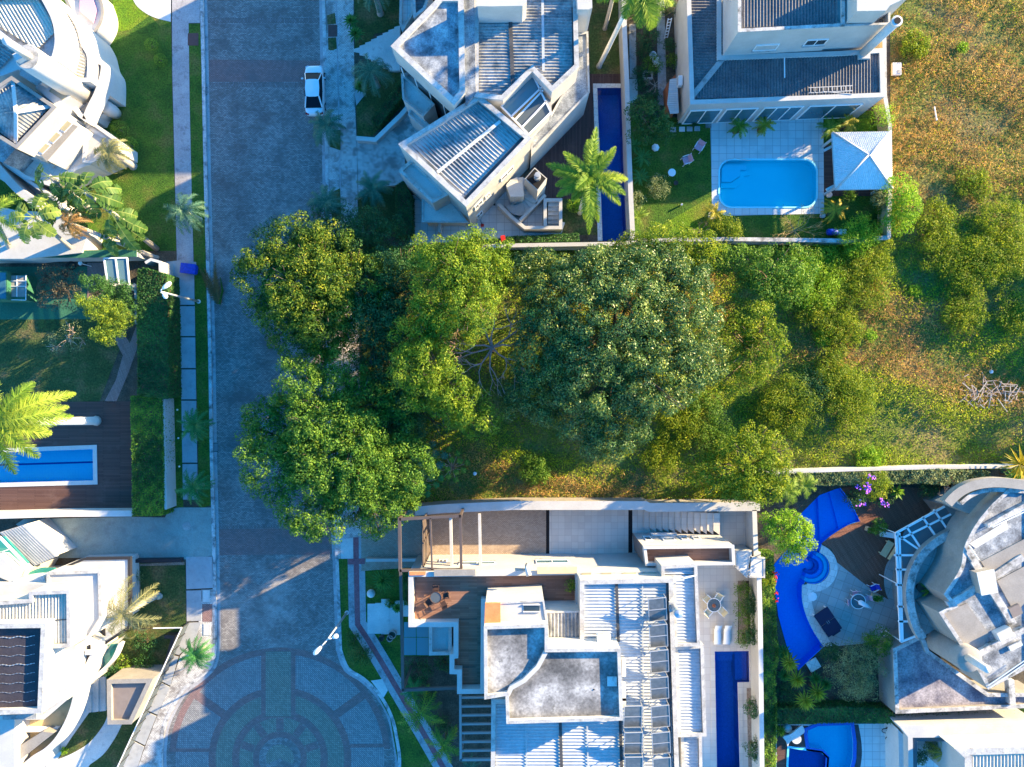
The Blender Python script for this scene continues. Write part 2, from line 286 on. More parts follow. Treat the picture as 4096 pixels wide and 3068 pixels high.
class MB:
    def __init__(s): s.v = []; s.f = []
    def add(s, vs, fs):
        b = len(s.v); s.v += [tuple(v) for v in vs]; s.f += [tuple(b+i for i in f) for f in fs]; return s
    def prism(s, poly, z0, z1, top=True, bottom=True):
        p = ccw(poly); n = len(p); vs = [(x, y, z0) for x, y in p]+[(x, y, z1) for x, y in p]
        fs = [(i, (i+1) % n, n+(i+1) % n, n+i) for i in range(n)]
        tri = tessellate_polygon([[Vector((x, y, 0)) for x, y in p]])
        tt = []
        for a, b, c in tri:
            A, B, C = p[a], p[b], p[c]
            if (B[0]-A[0])*(C[1]-A[1])-(B[1]-A[1])*(C[0]-A[0]) < 0: b, c = c, b
            tt.append((a, b, c))
        if top: fs += [tuple(n+i for i in t) for t in tt]
        if bottom: fs += [t[::-1] for t in tt]
        return s.add(vs, fs)
    def ring(s, outer, inner, z0, z1):
        a, b = outer, inner
        n = len(a); vs = [(x, y, z0) for x, y in a]+[(x, y, z1) for x, y in a]+[(x, y, z0) for x, y in b]+[(x, y, z1) for x, y in b]; fs = []
        for i in range(n):
            j = (i+1) % n; fs += [(i, j, n+j, n+i), (n+i, n+j, 3*n+j, 3*n+i), (3*n+i, 3*n+j, 2*n+j, 2*n+i), (2*n+i, 2*n+j, j, i)]
        return s.add(vs, fs)
    def sheet(s, poly, z, holes=()):
        loops = [[Vector((x, y, 0)) for x, y in poly]]+[[Vector((x, y, 0)) for x, y in h] for h in holes]
        flat = [p for l in loops for p in l]; fs = []
        for a, b, c in tessellate_polygon(loops):
            A, B, C = flat[a], flat[b], flat[c]
            if (B.x-A.x)*(C.y-A.y)-(B.y-A.y)*(C.x-A.x) < 0: b, c = c, b
            fs.append((a, b, c))
        return s.add([(p.x, p.y, z) for p in flat], fs)
    def box(s, c, d, rz=0.0, rot=None):
        x, y, z = d[0]/2, d[1]/2, d[2]/2; R = rot if rot is not None else Matrix.Rotation(rz, 3, 'Z'); c = Vector(c)
        vs = [c+R @ Vector((i, j, k)) for k in (-z, z) for i, j in ((-x, -y), (x, -y), (x, y), (-x, y))]
        return s.add(vs, [(3, 2, 1, 0), (4, 5, 6, 7), (0, 1, 5, 4), (1, 2, 6, 5), (2, 3, 7, 6), (3, 0, 4, 7)])
    def bar(s, a, b, w, h=None):
        a = Vector(a); b = Vector(b); d = b-a; L_ = d.length
        if L_ < 1e-5: return s
        q = d.to_track_quat('X', 'Z').to_matrix(); return s.box((a+b)/2, (L_, w, h or w), rot=q)
    def tube(s, pts, rad, n=8, caps=True):
        pts = [Vector(p) for p in pts]; m = len(pts); rad = rad if hasattr(rad, '__len__') else [rad]*m
        vs = []; fs = []; ref = Vector((.13, .97, .21)).normalized()
        for i, p in enumerate(pts):
            d = (pts[min(i+1, m-1)]-pts[max(i-1, 0)]).normalized(); u = d.cross(ref)
            if u.length < .05: u = d.cross(Vector((1, 0, 0)))
            u.normalize(); w_ = d.cross(u)
            for j in range(n):
                t = 2*math.pi*j/n; vs.append(p+(u*math.cos(t)+w_*math.sin(t))*rad[i])
        for i in range(m-1):
            for j in range(n):
                fs.append((i*n+j, (i+1)*n+j, (i+1)*n+(j+1) % n, i*n+(j+1) % n))
        if caps: fs += [tuple(range(n)), tuple(range((m-1)*n, m*n))[::-1]]
        return s.add(vs, fs)
    def lathe(s, prof, c=(0, 0, 0), n=16):
        vs = []; fs = []; m = len(prof)
        for r, z in prof:
            for j in range(n): t = 2*math.pi*j/n; vs.append((c[0]+r*math.cos(t), c[1]+r*math.sin(t), c[2]+z))
        for i in range(m-1):
            for j in range(n): fs.append((i*n+j, i*n+(j+1) % n, (i+1)*n+(j+1) % n, (i+1)*n+j))
        fs += [tuple(range(n))[::-1], tuple(range((m-1)*n, m*n))]
        return s.add(vs, fs)
    def build(s, name, material, parent=None, smooth=False, bevel=0.0):
        o3 = Vector((0, 0, 0)); vs = s.v
        if parent is not None:
            q = parent; acc = Vector((0, 0, 0)); rz = 0
            while q is not None: acc += q.location; q = q.parent
            vs = [(v[0]-acc.x, v[1]-acc.y, v[2]-acc.z) for v in vs]
        me = bpy.data.meshes.new(name); me.from_pydata(vs, [], s.f); me.update()
        ob = bpy.data.objects.new(name, me); COL.objects.link(ob)
        if parent is not None: ob.parent = parent
        me.materials.append(M[material] if isinstance(material, str) else material)
        if smooth: me.polygons.foreach_set('use_smooth', [True]*len(me.polygons))
        if bevel:
            bm = bmesh.new(); bm.from_mesh(me); bmesh.ops.remove_doubles(bm, verts=bm.verts, dist=1e-5)
            bmesh.ops.bevel(bm, geom=[e for e in bm.edges if e.calc_face_angle(0) > .5], offset=bevel, segments=2, affect='EDGES', clamp_overlap=True); bm.to_mesh(me); bm.free()
        return ob
def structure(name, poly, z, material, holes=(), thick=0):
    m = MB()
    if thick: m.prism(poly, z-thick, z)
    else: m.sheet(poly, z, holes)
    return settag(m.build(name, material), kind='structure')
def copytree(o, parent=None):
    c = o.copy(); COL.objects.link(c); c.parent = parent
    for ch in list(o.children): copytree(ch, c)
    return c
def relabel(o, loc=None, rz=None, label=None, sc=None):
    if loc is not None: o.location = loc
    if rz is not None: o.rotation_euler = (0, 0, rz)
    if sc is not None: o.scale = (sc, sc, sc) if not hasattr(sc, '__len__') else sc
    if label: o['label'] = label
    return o
# corrugated sheet over polygon; ridges run along direction d
def corrugated(poly, z, d, pitch=.27, amp=.05, material='fibre_white', parent=None, name='roof', slope=0.0, ridge=None, per=6):
    """slope: fall per metre either side of ridge line (point, in world xy) measured along d"""
    d = Vector(d).normalized(); u = Vector((-d.y, d.x)); P = [(Vector(p).dot(u), Vector(p).dot(d)) for p in poly]
    umin = min(p[0] for p in P); umax = max(p[0] for p in P); du = pitch/per; n = int((umax-umin)/du)
    rv = Vector(ridge).dot(d) if ridge is not None else None
    mb = MB(); prev = None
    for i in range(n+1):
        uu = umin+du*(i+.5)*n/(n+1) if False else umin+1e-4+du*i
        xs = []
        for a in range(len(P)):
            p, q = P[a], P[(a+1) % len(P)]
            if (p[0] <= uu) != (q[0] <= uu): xs.append(p[1]+(q[1]-p[1])*(uu-p[0])/(q[0]-p[0]))
        xs.sort(); zz = z+amp*math.cos(2*math.pi*i/per); cur = []
        for k in range(0, len(xs)-1, 2):
            a, b = xs[k], xs[k+1]; vs = [a, b]
            if rv is not None and a < rv < b: vs = [a, rv, b]
            elif rv is not None: vs = [a, (a+b)/2, b]
            row = []
            for v in vs:
                pt = d*v+u*uu; row.append(len(mb.v)); mb.v.append((pt.x, pt.y, zz-(slope*abs(v-rv) if rv is not None else 0)))
            cur.append(row)
        if prev is not None and len(prev) == len(cur):
            for A, B in zip(prev, cur):
                for k in range(len(A)-1): mb.f.append((A[k], A[k+1], B[k+1], B[k]))
        prev = cur
    return mb.build(name, material, parent, smooth=True)
def block(par, r, pts, z, z0=0.0, ph=.5, pw=.28, wall='stucco', roof='concrete', cope='coping', corr=None, curved=False, world=False, roofname='roof'):
    poly = ccw(pts if world else wp(r, pts, z)); inn = inset(poly, pw)
    zr = z-ph
    MB().prism(poly, z0, zr).build('wall', wall, par)
    if ph > 0.02:
        MB().ring(poly, inn, zr+.001, z-.06).build('parapet', wall, par)
        MB().ring(inset(poly, -.03), inset(poly, pw+.02), z-.06, z).build('coping', cope, par)
    if corr:
        return corrugated(inset(poly, pw+.04), zr+.13, corr.get('d', (1, 0)), corr.get('pitch', .27), corr.get('amp', .05), corr.get('mat', 'fibre_white'), par, roofname, corr.get('slope', 0), corr.get('ridge'))
    elif ph > .02: return MB().sheet(inn, zr+.02).build(roofname, roof, par)
    else: return MB().sheet(inset(poly, .002), zr+.012).build(roofname, roof, par)
def wallthing(name, label, cat, r, pts, z, t=.2, z0=0, material='stucco', cap=None, zr=None, group=None, parent=None):
    line = wp(r, pts, z if zr is None else zr); rb = ribbon(line, t)
    if parent is None and cap is None: return settag(MB().prism(rb, z0, z).build(name, material), label, cat, group)
    if parent is None:
        c = Vector((*line[0], z0)); parent = thing(name, label, cat, c, group)
        MB().prism(rb, z0, z-.07).build('wall', material, parent); MB().prism(ribbon(line, t+.05), z-.07, z).build('coping', cap, parent); return parent
    return MB().prism(rb, z0, z).build(name, material, parent)
def window(par, A, B, t0, t1, zb, zt, glass='window_glass', frame='white_paint', mull=1, out=.04, sill=True, fw=.07):
    """A,B world xy along wall with outward normal to the right of A->B"""
    A = Vector(A); B = Vector(B); d = (B-A); L_ = d.length; d.normalize(); n = Vector((d.y, -d.x))
    a = A+d*L_*t0; b = A+d*L_*t1; w_ = (b-a).length; ang = math.atan2(d.y, d.x); c = (a+b)/2
    f = MB(); h = zt-zb; zc = (zb+zt)/2
    def bx(u, zz, wu, hz, th, o): q = a+d*u+n*o; return (q.x, q.y, zz), (wu, th, hz)
    for (u, zz, wu, hz) in [(w_/2, zt-fw/2, w_, fw), (w_/2, zb+fw/2, w_, fw), (fw/2, zc, fw, h-2*fw), (w_-fw/2, zc, fw, h-2*fw)]+[(w_*(i+1)/(mull+1), zc, fw*.8, h-2*fw) for i in range(mull)]:
        cc, dd = bx(u, zz, wu, hz, .09, out); f.box(cc, dd, ang)
    fo = f.build('window', frame, par)
    cc, dd = bx(w_/2, zc, w_-.02, h-.02, .03, out-.005); MB().box(cc, dd, ang).build('pane', glass, fo)
    if sill: cc, dd = bx(w_/2, zb-.05, w_+.16, .06, .2, out+.04); MB().box(cc, dd, ang).build('sill', 'coping', fo)
    return fo
# ---------------- foliage helpers ----------------
def leafobj(name, C, Nn, size, material, parent=None, tone=None, aspect=.5, loc=None, shape='kite', curl=.0):
    """C Nx3 centres, Nn Nx3 normals, size N"""
    n = len(C); C = np.asarray(C, float); Nn = np.asarray(Nn, float); Nn /= np.linalg.norm(Nn, axis=1, keepdims=True)+1e-9
    rnd = NR.normal(size=(n, 3)); U = np.cross(Nn, rnd); U /= np.linalg.norm(U, axis=1, keepdims=True)+1e-9; V = np.cross(Nn, U)
    s = np.asarray(size).reshape(-1, 1)*np.ones((n, 1))
    a = C-U*s*.5; b = C+V*s*aspect*.5; c = C+U*s*.5; d = C-V*s*aspect*.5
    return quadobj(name, a, b, c, d, material, parent, tone if tone is not None else NR.rand(n))
def quadobj(name, a, b, c, d, material, parent=None, tone=None, smooth=False):
    n = len(a); V = np.stack([a, b, c, d], 1).reshape(-1, 3).astype(np.float32)
    if parent is not None:
        q = parent; acc = np.zeros(3)
        while q is not None: acc += np.array(q.location); q = q.parent
        V = V-acc.astype(np.float32)
    me = bpy.data.meshes.new(name); me.vertices.add(4*n); me.vertices.foreach_set('co', V.ravel())
    me.loops.add(4*n); me.loops.foreach_set('vertex_index', np.arange(4*n, dtype=np.int32))
    me.polygons.add(n); me.polygons.foreach_set('loop_start', np.arange(0, 4*n, 4, dtype=np.int32)); me.polygons.foreach_set('loop_total', np.full(n, 4, dtype=np.int32))
    me.update(calc_edges=True)
    at = me.attributes.new('tone', 'FLOAT', 'FACE'); at.data.foreach_set('value', np.clip(tone if tone is not None else NR.rand(n), 0, 1).astype(np.float32))
    me.materials.append(M[material]); ob = bpy.data.objects.new(name, me); COL.objects.link(ob)
    if parent is not None: ob.parent = parent
    return ob
def sphere_pts(n, up=-.25):
    v = NR.normal(size=(int(n*2.2)+8, 3)); v /= np.linalg.norm(v, axis=1, keepdims=True); v = v[v[:, 2] > up]; return v[:n]
def crown_pts(blobs, sub_r=(.5, .9), cover=1.6, leaves_per_m2=26, leaf=(.22, .38), up=-.2, flat=.8):
    """blobs: (x,y,z,rx,ry,rz) world. Clumps cover each blob's upper shell; leaves cover the clumps."""
    Cs, Ns, Ss, Ts = [], [], [], []
    for (x, y, z, rx, ry, rz) in blobs:
        ar = 2*math.pi*((rx*ry+rx*rz+ry*rz)/3); rs = (sub_r[0]+sub_r[1])/2
        nc = max(3, int(cover*ar/(math.pi*rs*rs)))
        sp = sphere_pts(nc, up)
        for q in sp:
            r = NR.uniform(*sub_r); k = NR.uniform(.72, 1.04)
            c = np.array([x+q[0]*rx*k, y+q[1]*ry*k, z+q[2]*rz*k])
            nl = max(6, int(leaves_per_m2*2*math.pi*r*r)); sv_ = sphere_pts(nl, -.3); nl = len(sv_)
            rad = r*NR.uniform(.75, 1.08, size=(nl, 1)); pts = c+sv_*rad*np.array([1, 1, flat])
            Cs.append(pts); Ns.append(sv_+NR.normal(size=(nl, 3))*.45); Ss.append(NR.uniform(leaf[0], leaf[1], nl))
            Ts.append(np.clip(.25+.35*sv_[:, 2]+NR.normal(0, .16, nl)+NR.normal(0, .12), 0, 1))  # upward leaves get lighter tones, so clump tops carry light in their colour
    return np.vstack(Cs), np.vstack(Ns), np.concatenate(Ss), np.concatenate(Ts)
def tree(name, label, base, blobs, leafm, barkm='bark', group=None, trunk_r=.28, limbs=None, **kw):
    """base world xyz; blobs absolute world"""
    t = thing(name, label, 'tree' if 'tree' in name or 'palm' in name else 'shrub', base, group)
    C, Nn, Sz, T = crown_pts(blobs, **kw); 
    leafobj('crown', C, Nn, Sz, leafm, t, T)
    mb = MB(); b = Vector(base); top = Vector((sum(q[0] for q in blobs)/len(blobs), sum(q[1] for q in blobs)/len(blobs), min(q[2] for q in blobs)-.1))
    fork = b.lerp(top, .45); fork.z = max(b.z+.25*(top.z-b.z), fork.z)
    mb.tube([b, b.lerp(fork, .5)+Vector((.08, -.06, 0)), fork], [trunk_r*1.25, trunk_r, trunk_r*.8], 9)
    mb.build('trunk', barkm, t, True)
    lm = MB()
    for q in blobs:
        for j in range(2):
            a = random.uniform(0, 6.28); e = Vector((q[0]+math.cos(a)*q[3]*.5, q[1]+math.sin(a)*q[4]*.5, q[2]+q[5]*.5*(j+.3)))
            mid = fork.lerp(e, .5)+Vector((random.uniform(-.4, .4), random.uniform(-.4, .4), -.2)); lm.tube([fork-Vector((0,0,.1)), mid, e], [trunk_r*.6, trunk_r*.35, .04], 6)
            for k in range(3):
                g = e+Vector((random.uniform(-1, 1)*q[3]*.5, random.uniform(-1, 1)*q[4]*.5, random.uniform(0, .5)*q[5])); lm.tube([mid.lerp(e, .5), g], [.06, .02], 5)
    lm.build('limbs', barkm, t, True)
    return t
def shrub(name, label, r, p, z, rad, leafm, h=None, group=None, dens=60, leaf=(.08, .16), cat='shrub', lobes=5, stems=True):
    h = h or rad; c = w3(r, p, z); base = Vector((c.x, c.y, 0)); t = thing(name, label, cat, base, group)
    bl = [(c.x, c.y, z, rad*.8, rad*.8, h*.8)]
    for i in range(lobes):
        a = 6.28*i/lobes+random.uniform(-.3, .3); bl.append((c.x+math.cos(a)*rad*.5, c.y+math.sin(a)*rad*.5, z-.1*h, rad*.5, rad*.5, h*.6))
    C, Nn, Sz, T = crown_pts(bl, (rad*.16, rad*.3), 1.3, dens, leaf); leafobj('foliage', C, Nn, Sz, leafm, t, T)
    mb = MB()
    for i in range(5):
        a = 6.28*i/5; mb.tube([base+Vector((0, 0, -.02)), base+Vector((math.cos(a)*rad*.4, math.sin(a)*rad*.4, z))], [.05, .02], 5)
    mb.build('stem', 'bark', t); return t
def ballshrub(label, r, p, rad, leafm='leaf_mid', group='clipped round shrubs'):
    c = w3(r, p, rad*.7); t = thing('round_shrub', label, 'shrub', (c.x, c.y, 0), group)
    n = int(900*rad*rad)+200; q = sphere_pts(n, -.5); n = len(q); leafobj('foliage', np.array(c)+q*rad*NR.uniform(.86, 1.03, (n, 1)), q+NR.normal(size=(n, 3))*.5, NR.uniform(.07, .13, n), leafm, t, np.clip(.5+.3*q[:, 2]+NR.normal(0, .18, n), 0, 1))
    MB().tube([(c.x, c.y, -.02), (c.x, c.y, rad*.7)], [.07, .05], 6).build('stem', 'bark', t); return t
def boxhedge(name, label, r, pts, z, leafm='leaf_hedge', dens=230, leaf=(.13, .22), bump=.12, group=None, z0=0, cat='hedge', edge_drop=0):
    """hedge: leaves over the top and sides of an extruded polygon"""
    poly = ccw(wp(r, pts, z)); c = poly[0]; t = thing(name, label, cat, (c[0], c[1], z0), group)
    core = inset(poly, .14); MB().prism(core, z0, z-.3-bump).build('branches', 'bark', t)
    xs = np.array([p[0] for p in poly]); ys = np.array([p[1] for p in poly]); A_ = abs(area2(poly)); n = int(A_*dens)
    bb = (xs.min(), xs.max(), ys.min(), ys.max()); q = NR.uniform((bb[0]-.1, bb[2]-.1), (bb[1]+.1, bb[3]+.1), (int(n*1.15*((bb[1]-bb[0])*(bb[3]-bb[2]))/max(A_, .1))+20, 2))
    q = q[inpoly(q, poly)]; lump = lumps(q, .9)
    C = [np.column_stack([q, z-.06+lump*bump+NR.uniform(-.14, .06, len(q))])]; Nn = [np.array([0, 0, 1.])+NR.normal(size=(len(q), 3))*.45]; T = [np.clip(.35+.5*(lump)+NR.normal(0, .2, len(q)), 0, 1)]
    for i in range(len(poly)):
        a = np.array(poly[i]); b = np.array(poly[(i+1) % len(poly)]); L_ = np.linalg.norm(b-a); m = int(L_*(z-z0)*dens*.7); t_ = NR.rand(m, 1); d = (b-a)/max(L_, 1e-6); nn = np.array([d[1], -d[0]])
        pp = a+(b-a)*t_+nn*NR.uniform(-.1, .06, (m, 1)); C.append(np.column_stack([pp, NR.uniform(z0+.05, z-.05, m)])); Nn.append(np.array([nn[0], nn[1], .3])+NR.normal(size=(m, 3))*.5); T.append(NR.uniform(0, .8, m))
    C = np.vstack(C); leafobj('foliage', C, np.vstack(Nn), NR.uniform(leaf[0], leaf[1], len(C)), leafm, t, np.concatenate(T)); return t
def inpoly(q, poly):
    x, y = q[:, 0], q[:, 1]; ins = np.zeros(len(q), bool); n = len(poly)
    for i in range(n):
        x1, y1 = poly[i]; x2, y2 = poly[(i+1) % n]
        if y1 == y2: continue
        c = ((y1 > y) != (y2 > y)) & (x < (x2-x1)*(y-y1)/(y2-y1)+x1); ins ^= c
    return ins
_ph = NR.uniform(0, 6.28, (12, 3)); _fr = NR.normal(size=(12, 2))
def lumps(q, sc=1.0, oct_=12):
    v = np.zeros(len(q))
    for i in range(oct_):
        f = _fr[i]/sc*(1+i*.25); v += np.sin(q[:, 0]*f[0]+q[:, 1]*f[1]+_ph[i, 0])/(1+.15*i)
    return v/3.2
def fronds(center, nf=18, L_=2.2, w=.5, droop=.9, rise=.6, leaflets=26, lw=.035, tone0=.4, jit=.25, seed=0, dirs=None, vee=.35, lean=None, rep=1):
    """arching pinnate fronds as quads (leaflets + rachis)"""
    rs = np.random.RandomState(seed+100); A, B, Cc, D, T = [], [], [], [], []; c = np.array(center)
    for i in range(nf):
        a = dirs[i][0] if dirs else 2*math.pi*i/nf*1.0+rs.normal(0, .18); el = (dirs[i][1] if dirs else rise*(1-.9*((i*7) % nf)/nf)+rs.normal(0, .12)); ll = L_*(dirs[i][2] if dirs else rs.uniform(.8, 1.1))
        h = np.array([math.cos(a), math.sin(a), 0]); p = c.copy(); pts = [p.copy()]; m = leaflets; ds = ll/m; e = el; sidec = rs.normal(0, .25)/m
        tangs = []
        for j in range(m):
            d = np.array([math.cos(a)*math.cos(e), math.sin(a)*math.cos(e), math.sin(e)]); tangs.append(d); p = p+d*ds; pts.append(p.copy()); e -= droop*ds*(1.2-.2*j/m); a += sidec
        tn = tone0+rs.normal(0, jit*.6)
        for j in range(1, m):
            s = j/m; d = tangs[j-1]; side = np.cross(d, [0, 0, 1.]); side /= np.linalg.norm(side)+1e-9; up = np.cross(side, d)
            ww = w*(math.sin(math.pi*min(1, .12+s*.88))**.6)*(1-.25*s)
            for sg in (-1, 1):
                for rp_ in range(rep):
                    dd = side*sg*(1-.35*s)+d*(.45+.5*s)+up*(vee*rs.uniform(-.2, 1)-.25*rp_)+rs.normal(0, .09, 3); dd /= np.linalg.norm(dd); tip = pts[j]+dd*ww*rs.uniform(.8, 1.1)-np.array([0, 0, ww*.22*rs.uniform(.2, 1.6)])
                    A.append(pts[j]-d*lw); B.append(pts[j]+d*lw); mid = (pts[j]+tip)/2; Cc.append(tip+d*lw*.3); D.append(tip-d*lw*.3); T.append(tn+rs.normal(0, .12))
        for j in range(0, m-1, 2):
            k = min(j+2, m); side = np.cross(tangs[j], [0, 0, 1.]); side /= np.linalg.norm(side)+1e-9; r = .03*(1-j/m)+.008
            A.append(pts[j]-side*r); B.append(pts[j]+side*r); Cc.append(pts[k]+side*r*.8); D.append(pts[k]-side*r*.8); T.append(.9)
    return [np.array(x) for x in (A, B, Cc, D)]+[np.array(T)]
def palm(name, label, base, top, leafm, trunkm='trunk', tr=.2, group=None, cat='palm', dead=False, **kw):
    t = thing(name, label, cat, base, group); b = Vector(base); tp = Vector(top)
    A, B, C, D, T = fronds(tp, **kw); quadobj('crown', A, B, C, D, leafm, t, T)
    m = (b+tp)/2+Vector((.03, .02, 0))
    MB().tube([b-Vector((0, 0, .05)), b+(tp-b)*.03, m, tp], [tr*1.5, tr*1.15, tr, tr*.85], 10).build('trunk', trunkm, t, True)
    return t
# ================= POOL OUTLINES (holes in the ground) =================
def rrect(r, x0, y0, x1, y1, rad, z=0, n=7):
    pts = []
    for cx, cy, a in ((x1-rad, y1-rad, 0), (x0+rad, y1-rad, 90), (x0+rad, y0+rad, 180), (x1-rad, y0+rad, 270)):
        for i in range(n+1):
            t = math.radians(a+90*i/n); pts.append((cx+rad*math.cos(t), cy+rad*math.sin(t)))
    return wp(r, pts, z)
WPOOL = rrect('n', 2878, 640, 3266, 828, 50)
BPOOL = wp('c', [(645, 585), (808, 585), (835, 1597), (680, 1597)])
LPOOL = wp('e', [(-120, 1345), (618, 1318), (622, 1528), (-120, 1548)])
DPOOL = wp('k', [(1330, 937), (1545, 934), (1548, 1130), (1475, 1132), (1490, 1720), (1345, 1720)])
spa_c = (392, 420)
EPOOL = wp('l', [(300, 100), (395, 5), (430, -30), (530, -68), (560, -75), (620, 0), (682, 132)]
           + curve([(682, 132), (620, 150), (560, 182), (500, 222), (455, 262), (430, 305)], 4)[1:]
           + [(spa_c[0]+100*math.cos(math.radians(a)), spa_c[1]-100*math.sin(math.radians(a))) for a in range(60, -125, -15)]
           + curve([(322, 525), (322, 620), (345, 710), (385, 800), (455, 912)], 4)[1:]
           + [(298, 1057), (225, 900), (175, 720), (150, 520), (148, 400), (200, 340), (290, 250)])
GPOOL = wp('l', [(350, 1430), (420, 1400), (625, 1392), (640, 1500), (638, 1600), (610, 1720), (480, 1720), (490, 1590), (455, 1550), (365, 1535)])
GPOOL2 = wp('l', [(240, 1535), (300, 1545), (440, 1565), (478, 1600), (470, 1720), (232, 1720)])
ROAD_L = [(808, -900), (812, -60), (820, 300), (828, 700), (836, 1000), (846, 1400), (852, 1800), (862, 2200), (867, 2500), (867, 2580), (851, 2664), (793, 2722), (741, 2760), (696, 2831), (664, 2902), (654, 2967), (651, 3068), (680, 3250), (800, 3420), (1000, 3520)]
ROAD_R = [(1284, -900), (1288, -60), (1296, 400), (1304, 800), (1312, 1200), (1325, 1700), (1338, 2148), (1343, 2258), (1350, 2450), (1356, 2600), (1387, 2677), (1451, 2720), (1516, 2786), (1561, 2870), (1583, 2967), (1592, 3068), (1570, 3250), (1450, 3420), (1240, 3520)]
RL = wp('n', ROAD_L[:9]+curve(ROAD_L[9:], 4)); RR = wp('n', ROAD_R[:9]+curve(ROAD_R[9:], 4))
ROAD = RL+RR[::-1]
BIG = [(-600, -600), (600, -600), (600, 600), (-600, 600)]
structure('ground', BIG, 0.0, 'soil', [ROAD, WPOOL, BPOOL, LPOOL, DPOOL, EPOOL, GPOOL, GPOOL2])
structure('road', [(p[0]-.3, p[1]) for p in RL]+[(p[0]+.3, p[1]) for p in RR[::-1]], -.12, 'pavers')
def flat(name, r, pts, z, material, holes=(), thick=0): return structure(name, wp(r, pts), z, material, holes, thick)
# crosswalk bands and turning circle pattern
flat('road', 'n', [(822, 330), (1294, 330), (1294, 346), (822, 346)], -.116, 'pavers_band')
flat('road', 'n', [(816, 70), (1289, 70), (1289, 90), (816, 90)], -.116, 'pavers_band')
flat('road', 'n', [(820, 235), (1294, 240), (1294, 326), (820, 326)], -.1165, 'pavers_red')
flat('road', 'n', [(863, 2118), (1337, 2112), (1341, 2218), (864, 2222)], -.116, 'pavers_red')
flat('road', 'n', [(863, 2102), (1337, 2098), (1337, 2112), (863, 2118)], -.1155, 'pavers_band')
CC = (1118, 3036)
def annulus(r0, r1, z, m, a0=-25, a1=205):
    a0 = math.radians(a0); a1 = math.radians(a1); n = 60
    o = [(CC[0]+r1*math.cos(a0+(a1-a0)*i/n), CC[1]-r1*math.sin(a0+(a1-a0)*i/n)) for i in range(n+1)]
    i_ = [(CC[0]+r0*math.cos(a0+(a1-a0)*i/n), CC[1]-r0*math.sin(a0+(a1-a0)*i/n)) for i in range(n+1)]
    structure('plaza_paving', wp('n', o+i_[::-1]), z, m)
annulus(286, 418, -.1165, 'pavers_herring'); annulus(418, 444, -.116, 'pavers_red', 5, 175)
annulus(192, 258, -.1165, 'pavers_green'); annulus(258, 286, -.116, 'pavers_red'); annulus(164, 192, -.116, 'pavers_red')
annulus(108, 164, -.1165, 'pavers_green'); annulus(84, 108, -.116, 'pavers_red'); annulus(56, 84, -.1155, 'pavers'); annulus(2, 56, -.1165, 'pavers_green')
def pbar(a, b, t, m, z=-.112): structure('plaza_paving', ribbon(wp('n', [a, b]), t*KM), z, m)
pbar((1112, 2608), (1112, 2868), 124, 'pavers_green', -.112); pbar((1052, 2600), (1052, 2866), 18, 'pavers_red', -.108); pbar((1172, 2600), (1172, 2866), 18, 'pavers_red', -.108)
for a in (38, 142): 
    u = (math.cos(math.radians(a)), -math.sin(math.radians(a))); pbar((CC[0]+u[0]*286, CC[1]+u[1]*286), (CC[0]+u[0]*428, CC[1]+u[1]*416), 34, 'pavers_red', -.112)
for a in (20, 55, 90, 125, 160):
    u = (math.cos(math.radians(a)), -math.sin(math.radians(a))); pbar((CC[0]+u[0]*110, CC[1]+u[1]*110), (CC[0]+u[0]*162, CC[1]+u[1]*162), 30, 'pavers_red', -.112)
pbar((672, 3003), (846, 3003), 15, 'pavers_red', -.111); pbar((1400, 2986), (1556, 2984), 15, 'pavers_red', -.111)
# kerbs (a real step)
def kerb(line, side, name='kerb'):
    a = offline(line, 0); b = offline(line, side*.30); m = MB(); m.prism(a+b[::-1], -.14, .045); settag(m.build(name, 'kerb'), kind='structure')
    g = offline(line, -side*.02); g2 = offline(line, -side*.32); settag(MB().prism(g+g2[::-1], -.14, -.105).build('gutter', 'walk_grey'), kind='structure')
kerb(RL, -1); kerb(RR, 1)
# drains
def iron(name, label, cat, r, c, w, h, z=.01, material='iron', bars=6, group=None):
    p = w3(r, c, 0); t = thing(name, label, cat, (p.x, p.y, z), group); MB().box((p.x, p.y, z+.01), (w, h, .03)).build('frame', material, t)
    m = MB()
    for i in range(bars): m.box((p.x-w*.4+w*.8*i/(bars-1), p.y, z+.032), (w*.06, h*.85, .02))
    m.build('grate', 'galvanised' if material == 'iron' else material, t); return t
iron('storm_drain', 'small iron storm drain in the left gutter up the street from the lamp', 'drain', 'a', (1358, 602), .36, .75, -.10)
iron('storm_drain', 'dark iron storm drain in the left gutter beside the clipped hedge', 'drain', 'e', (1424, 1308), .5, .85, -.10)
iron('drain_cover', 'rusty brown cover plate in the grass strip left of the street', 'cover', 'a', (1281, 262), 1.0, 1.15, .02, 'cover_red', 4)
iron('drain_cover', 'dark brown cover plate beside the right pavement above the parked car', 'cover', 'b', (549, 205), .85, 1.1, .02, 'cover_red', 4)
for (c, l) in (((1281, 595), 'pale rectangular utility cover nearer the driveway'), ((1285, 802), 'pale rectangular utility cover nearer the small kerb palm')):
    iron('utility_cover', l, 'cover', 'i', c, .68, 1.1, .035, 'concrete_light', 2, 'concrete utility covers on the left pavement')
p = w3('i', (1160, 160), 0); t = MB().lathe([(.4, .0), (.4, .03), (.36, .045), (0.02, .045)], (p.x, p.y, .03), 24).build('manhole', 'concrete'); settag(t, 'round manhole cover in the wide concrete driveway', 'manhole')
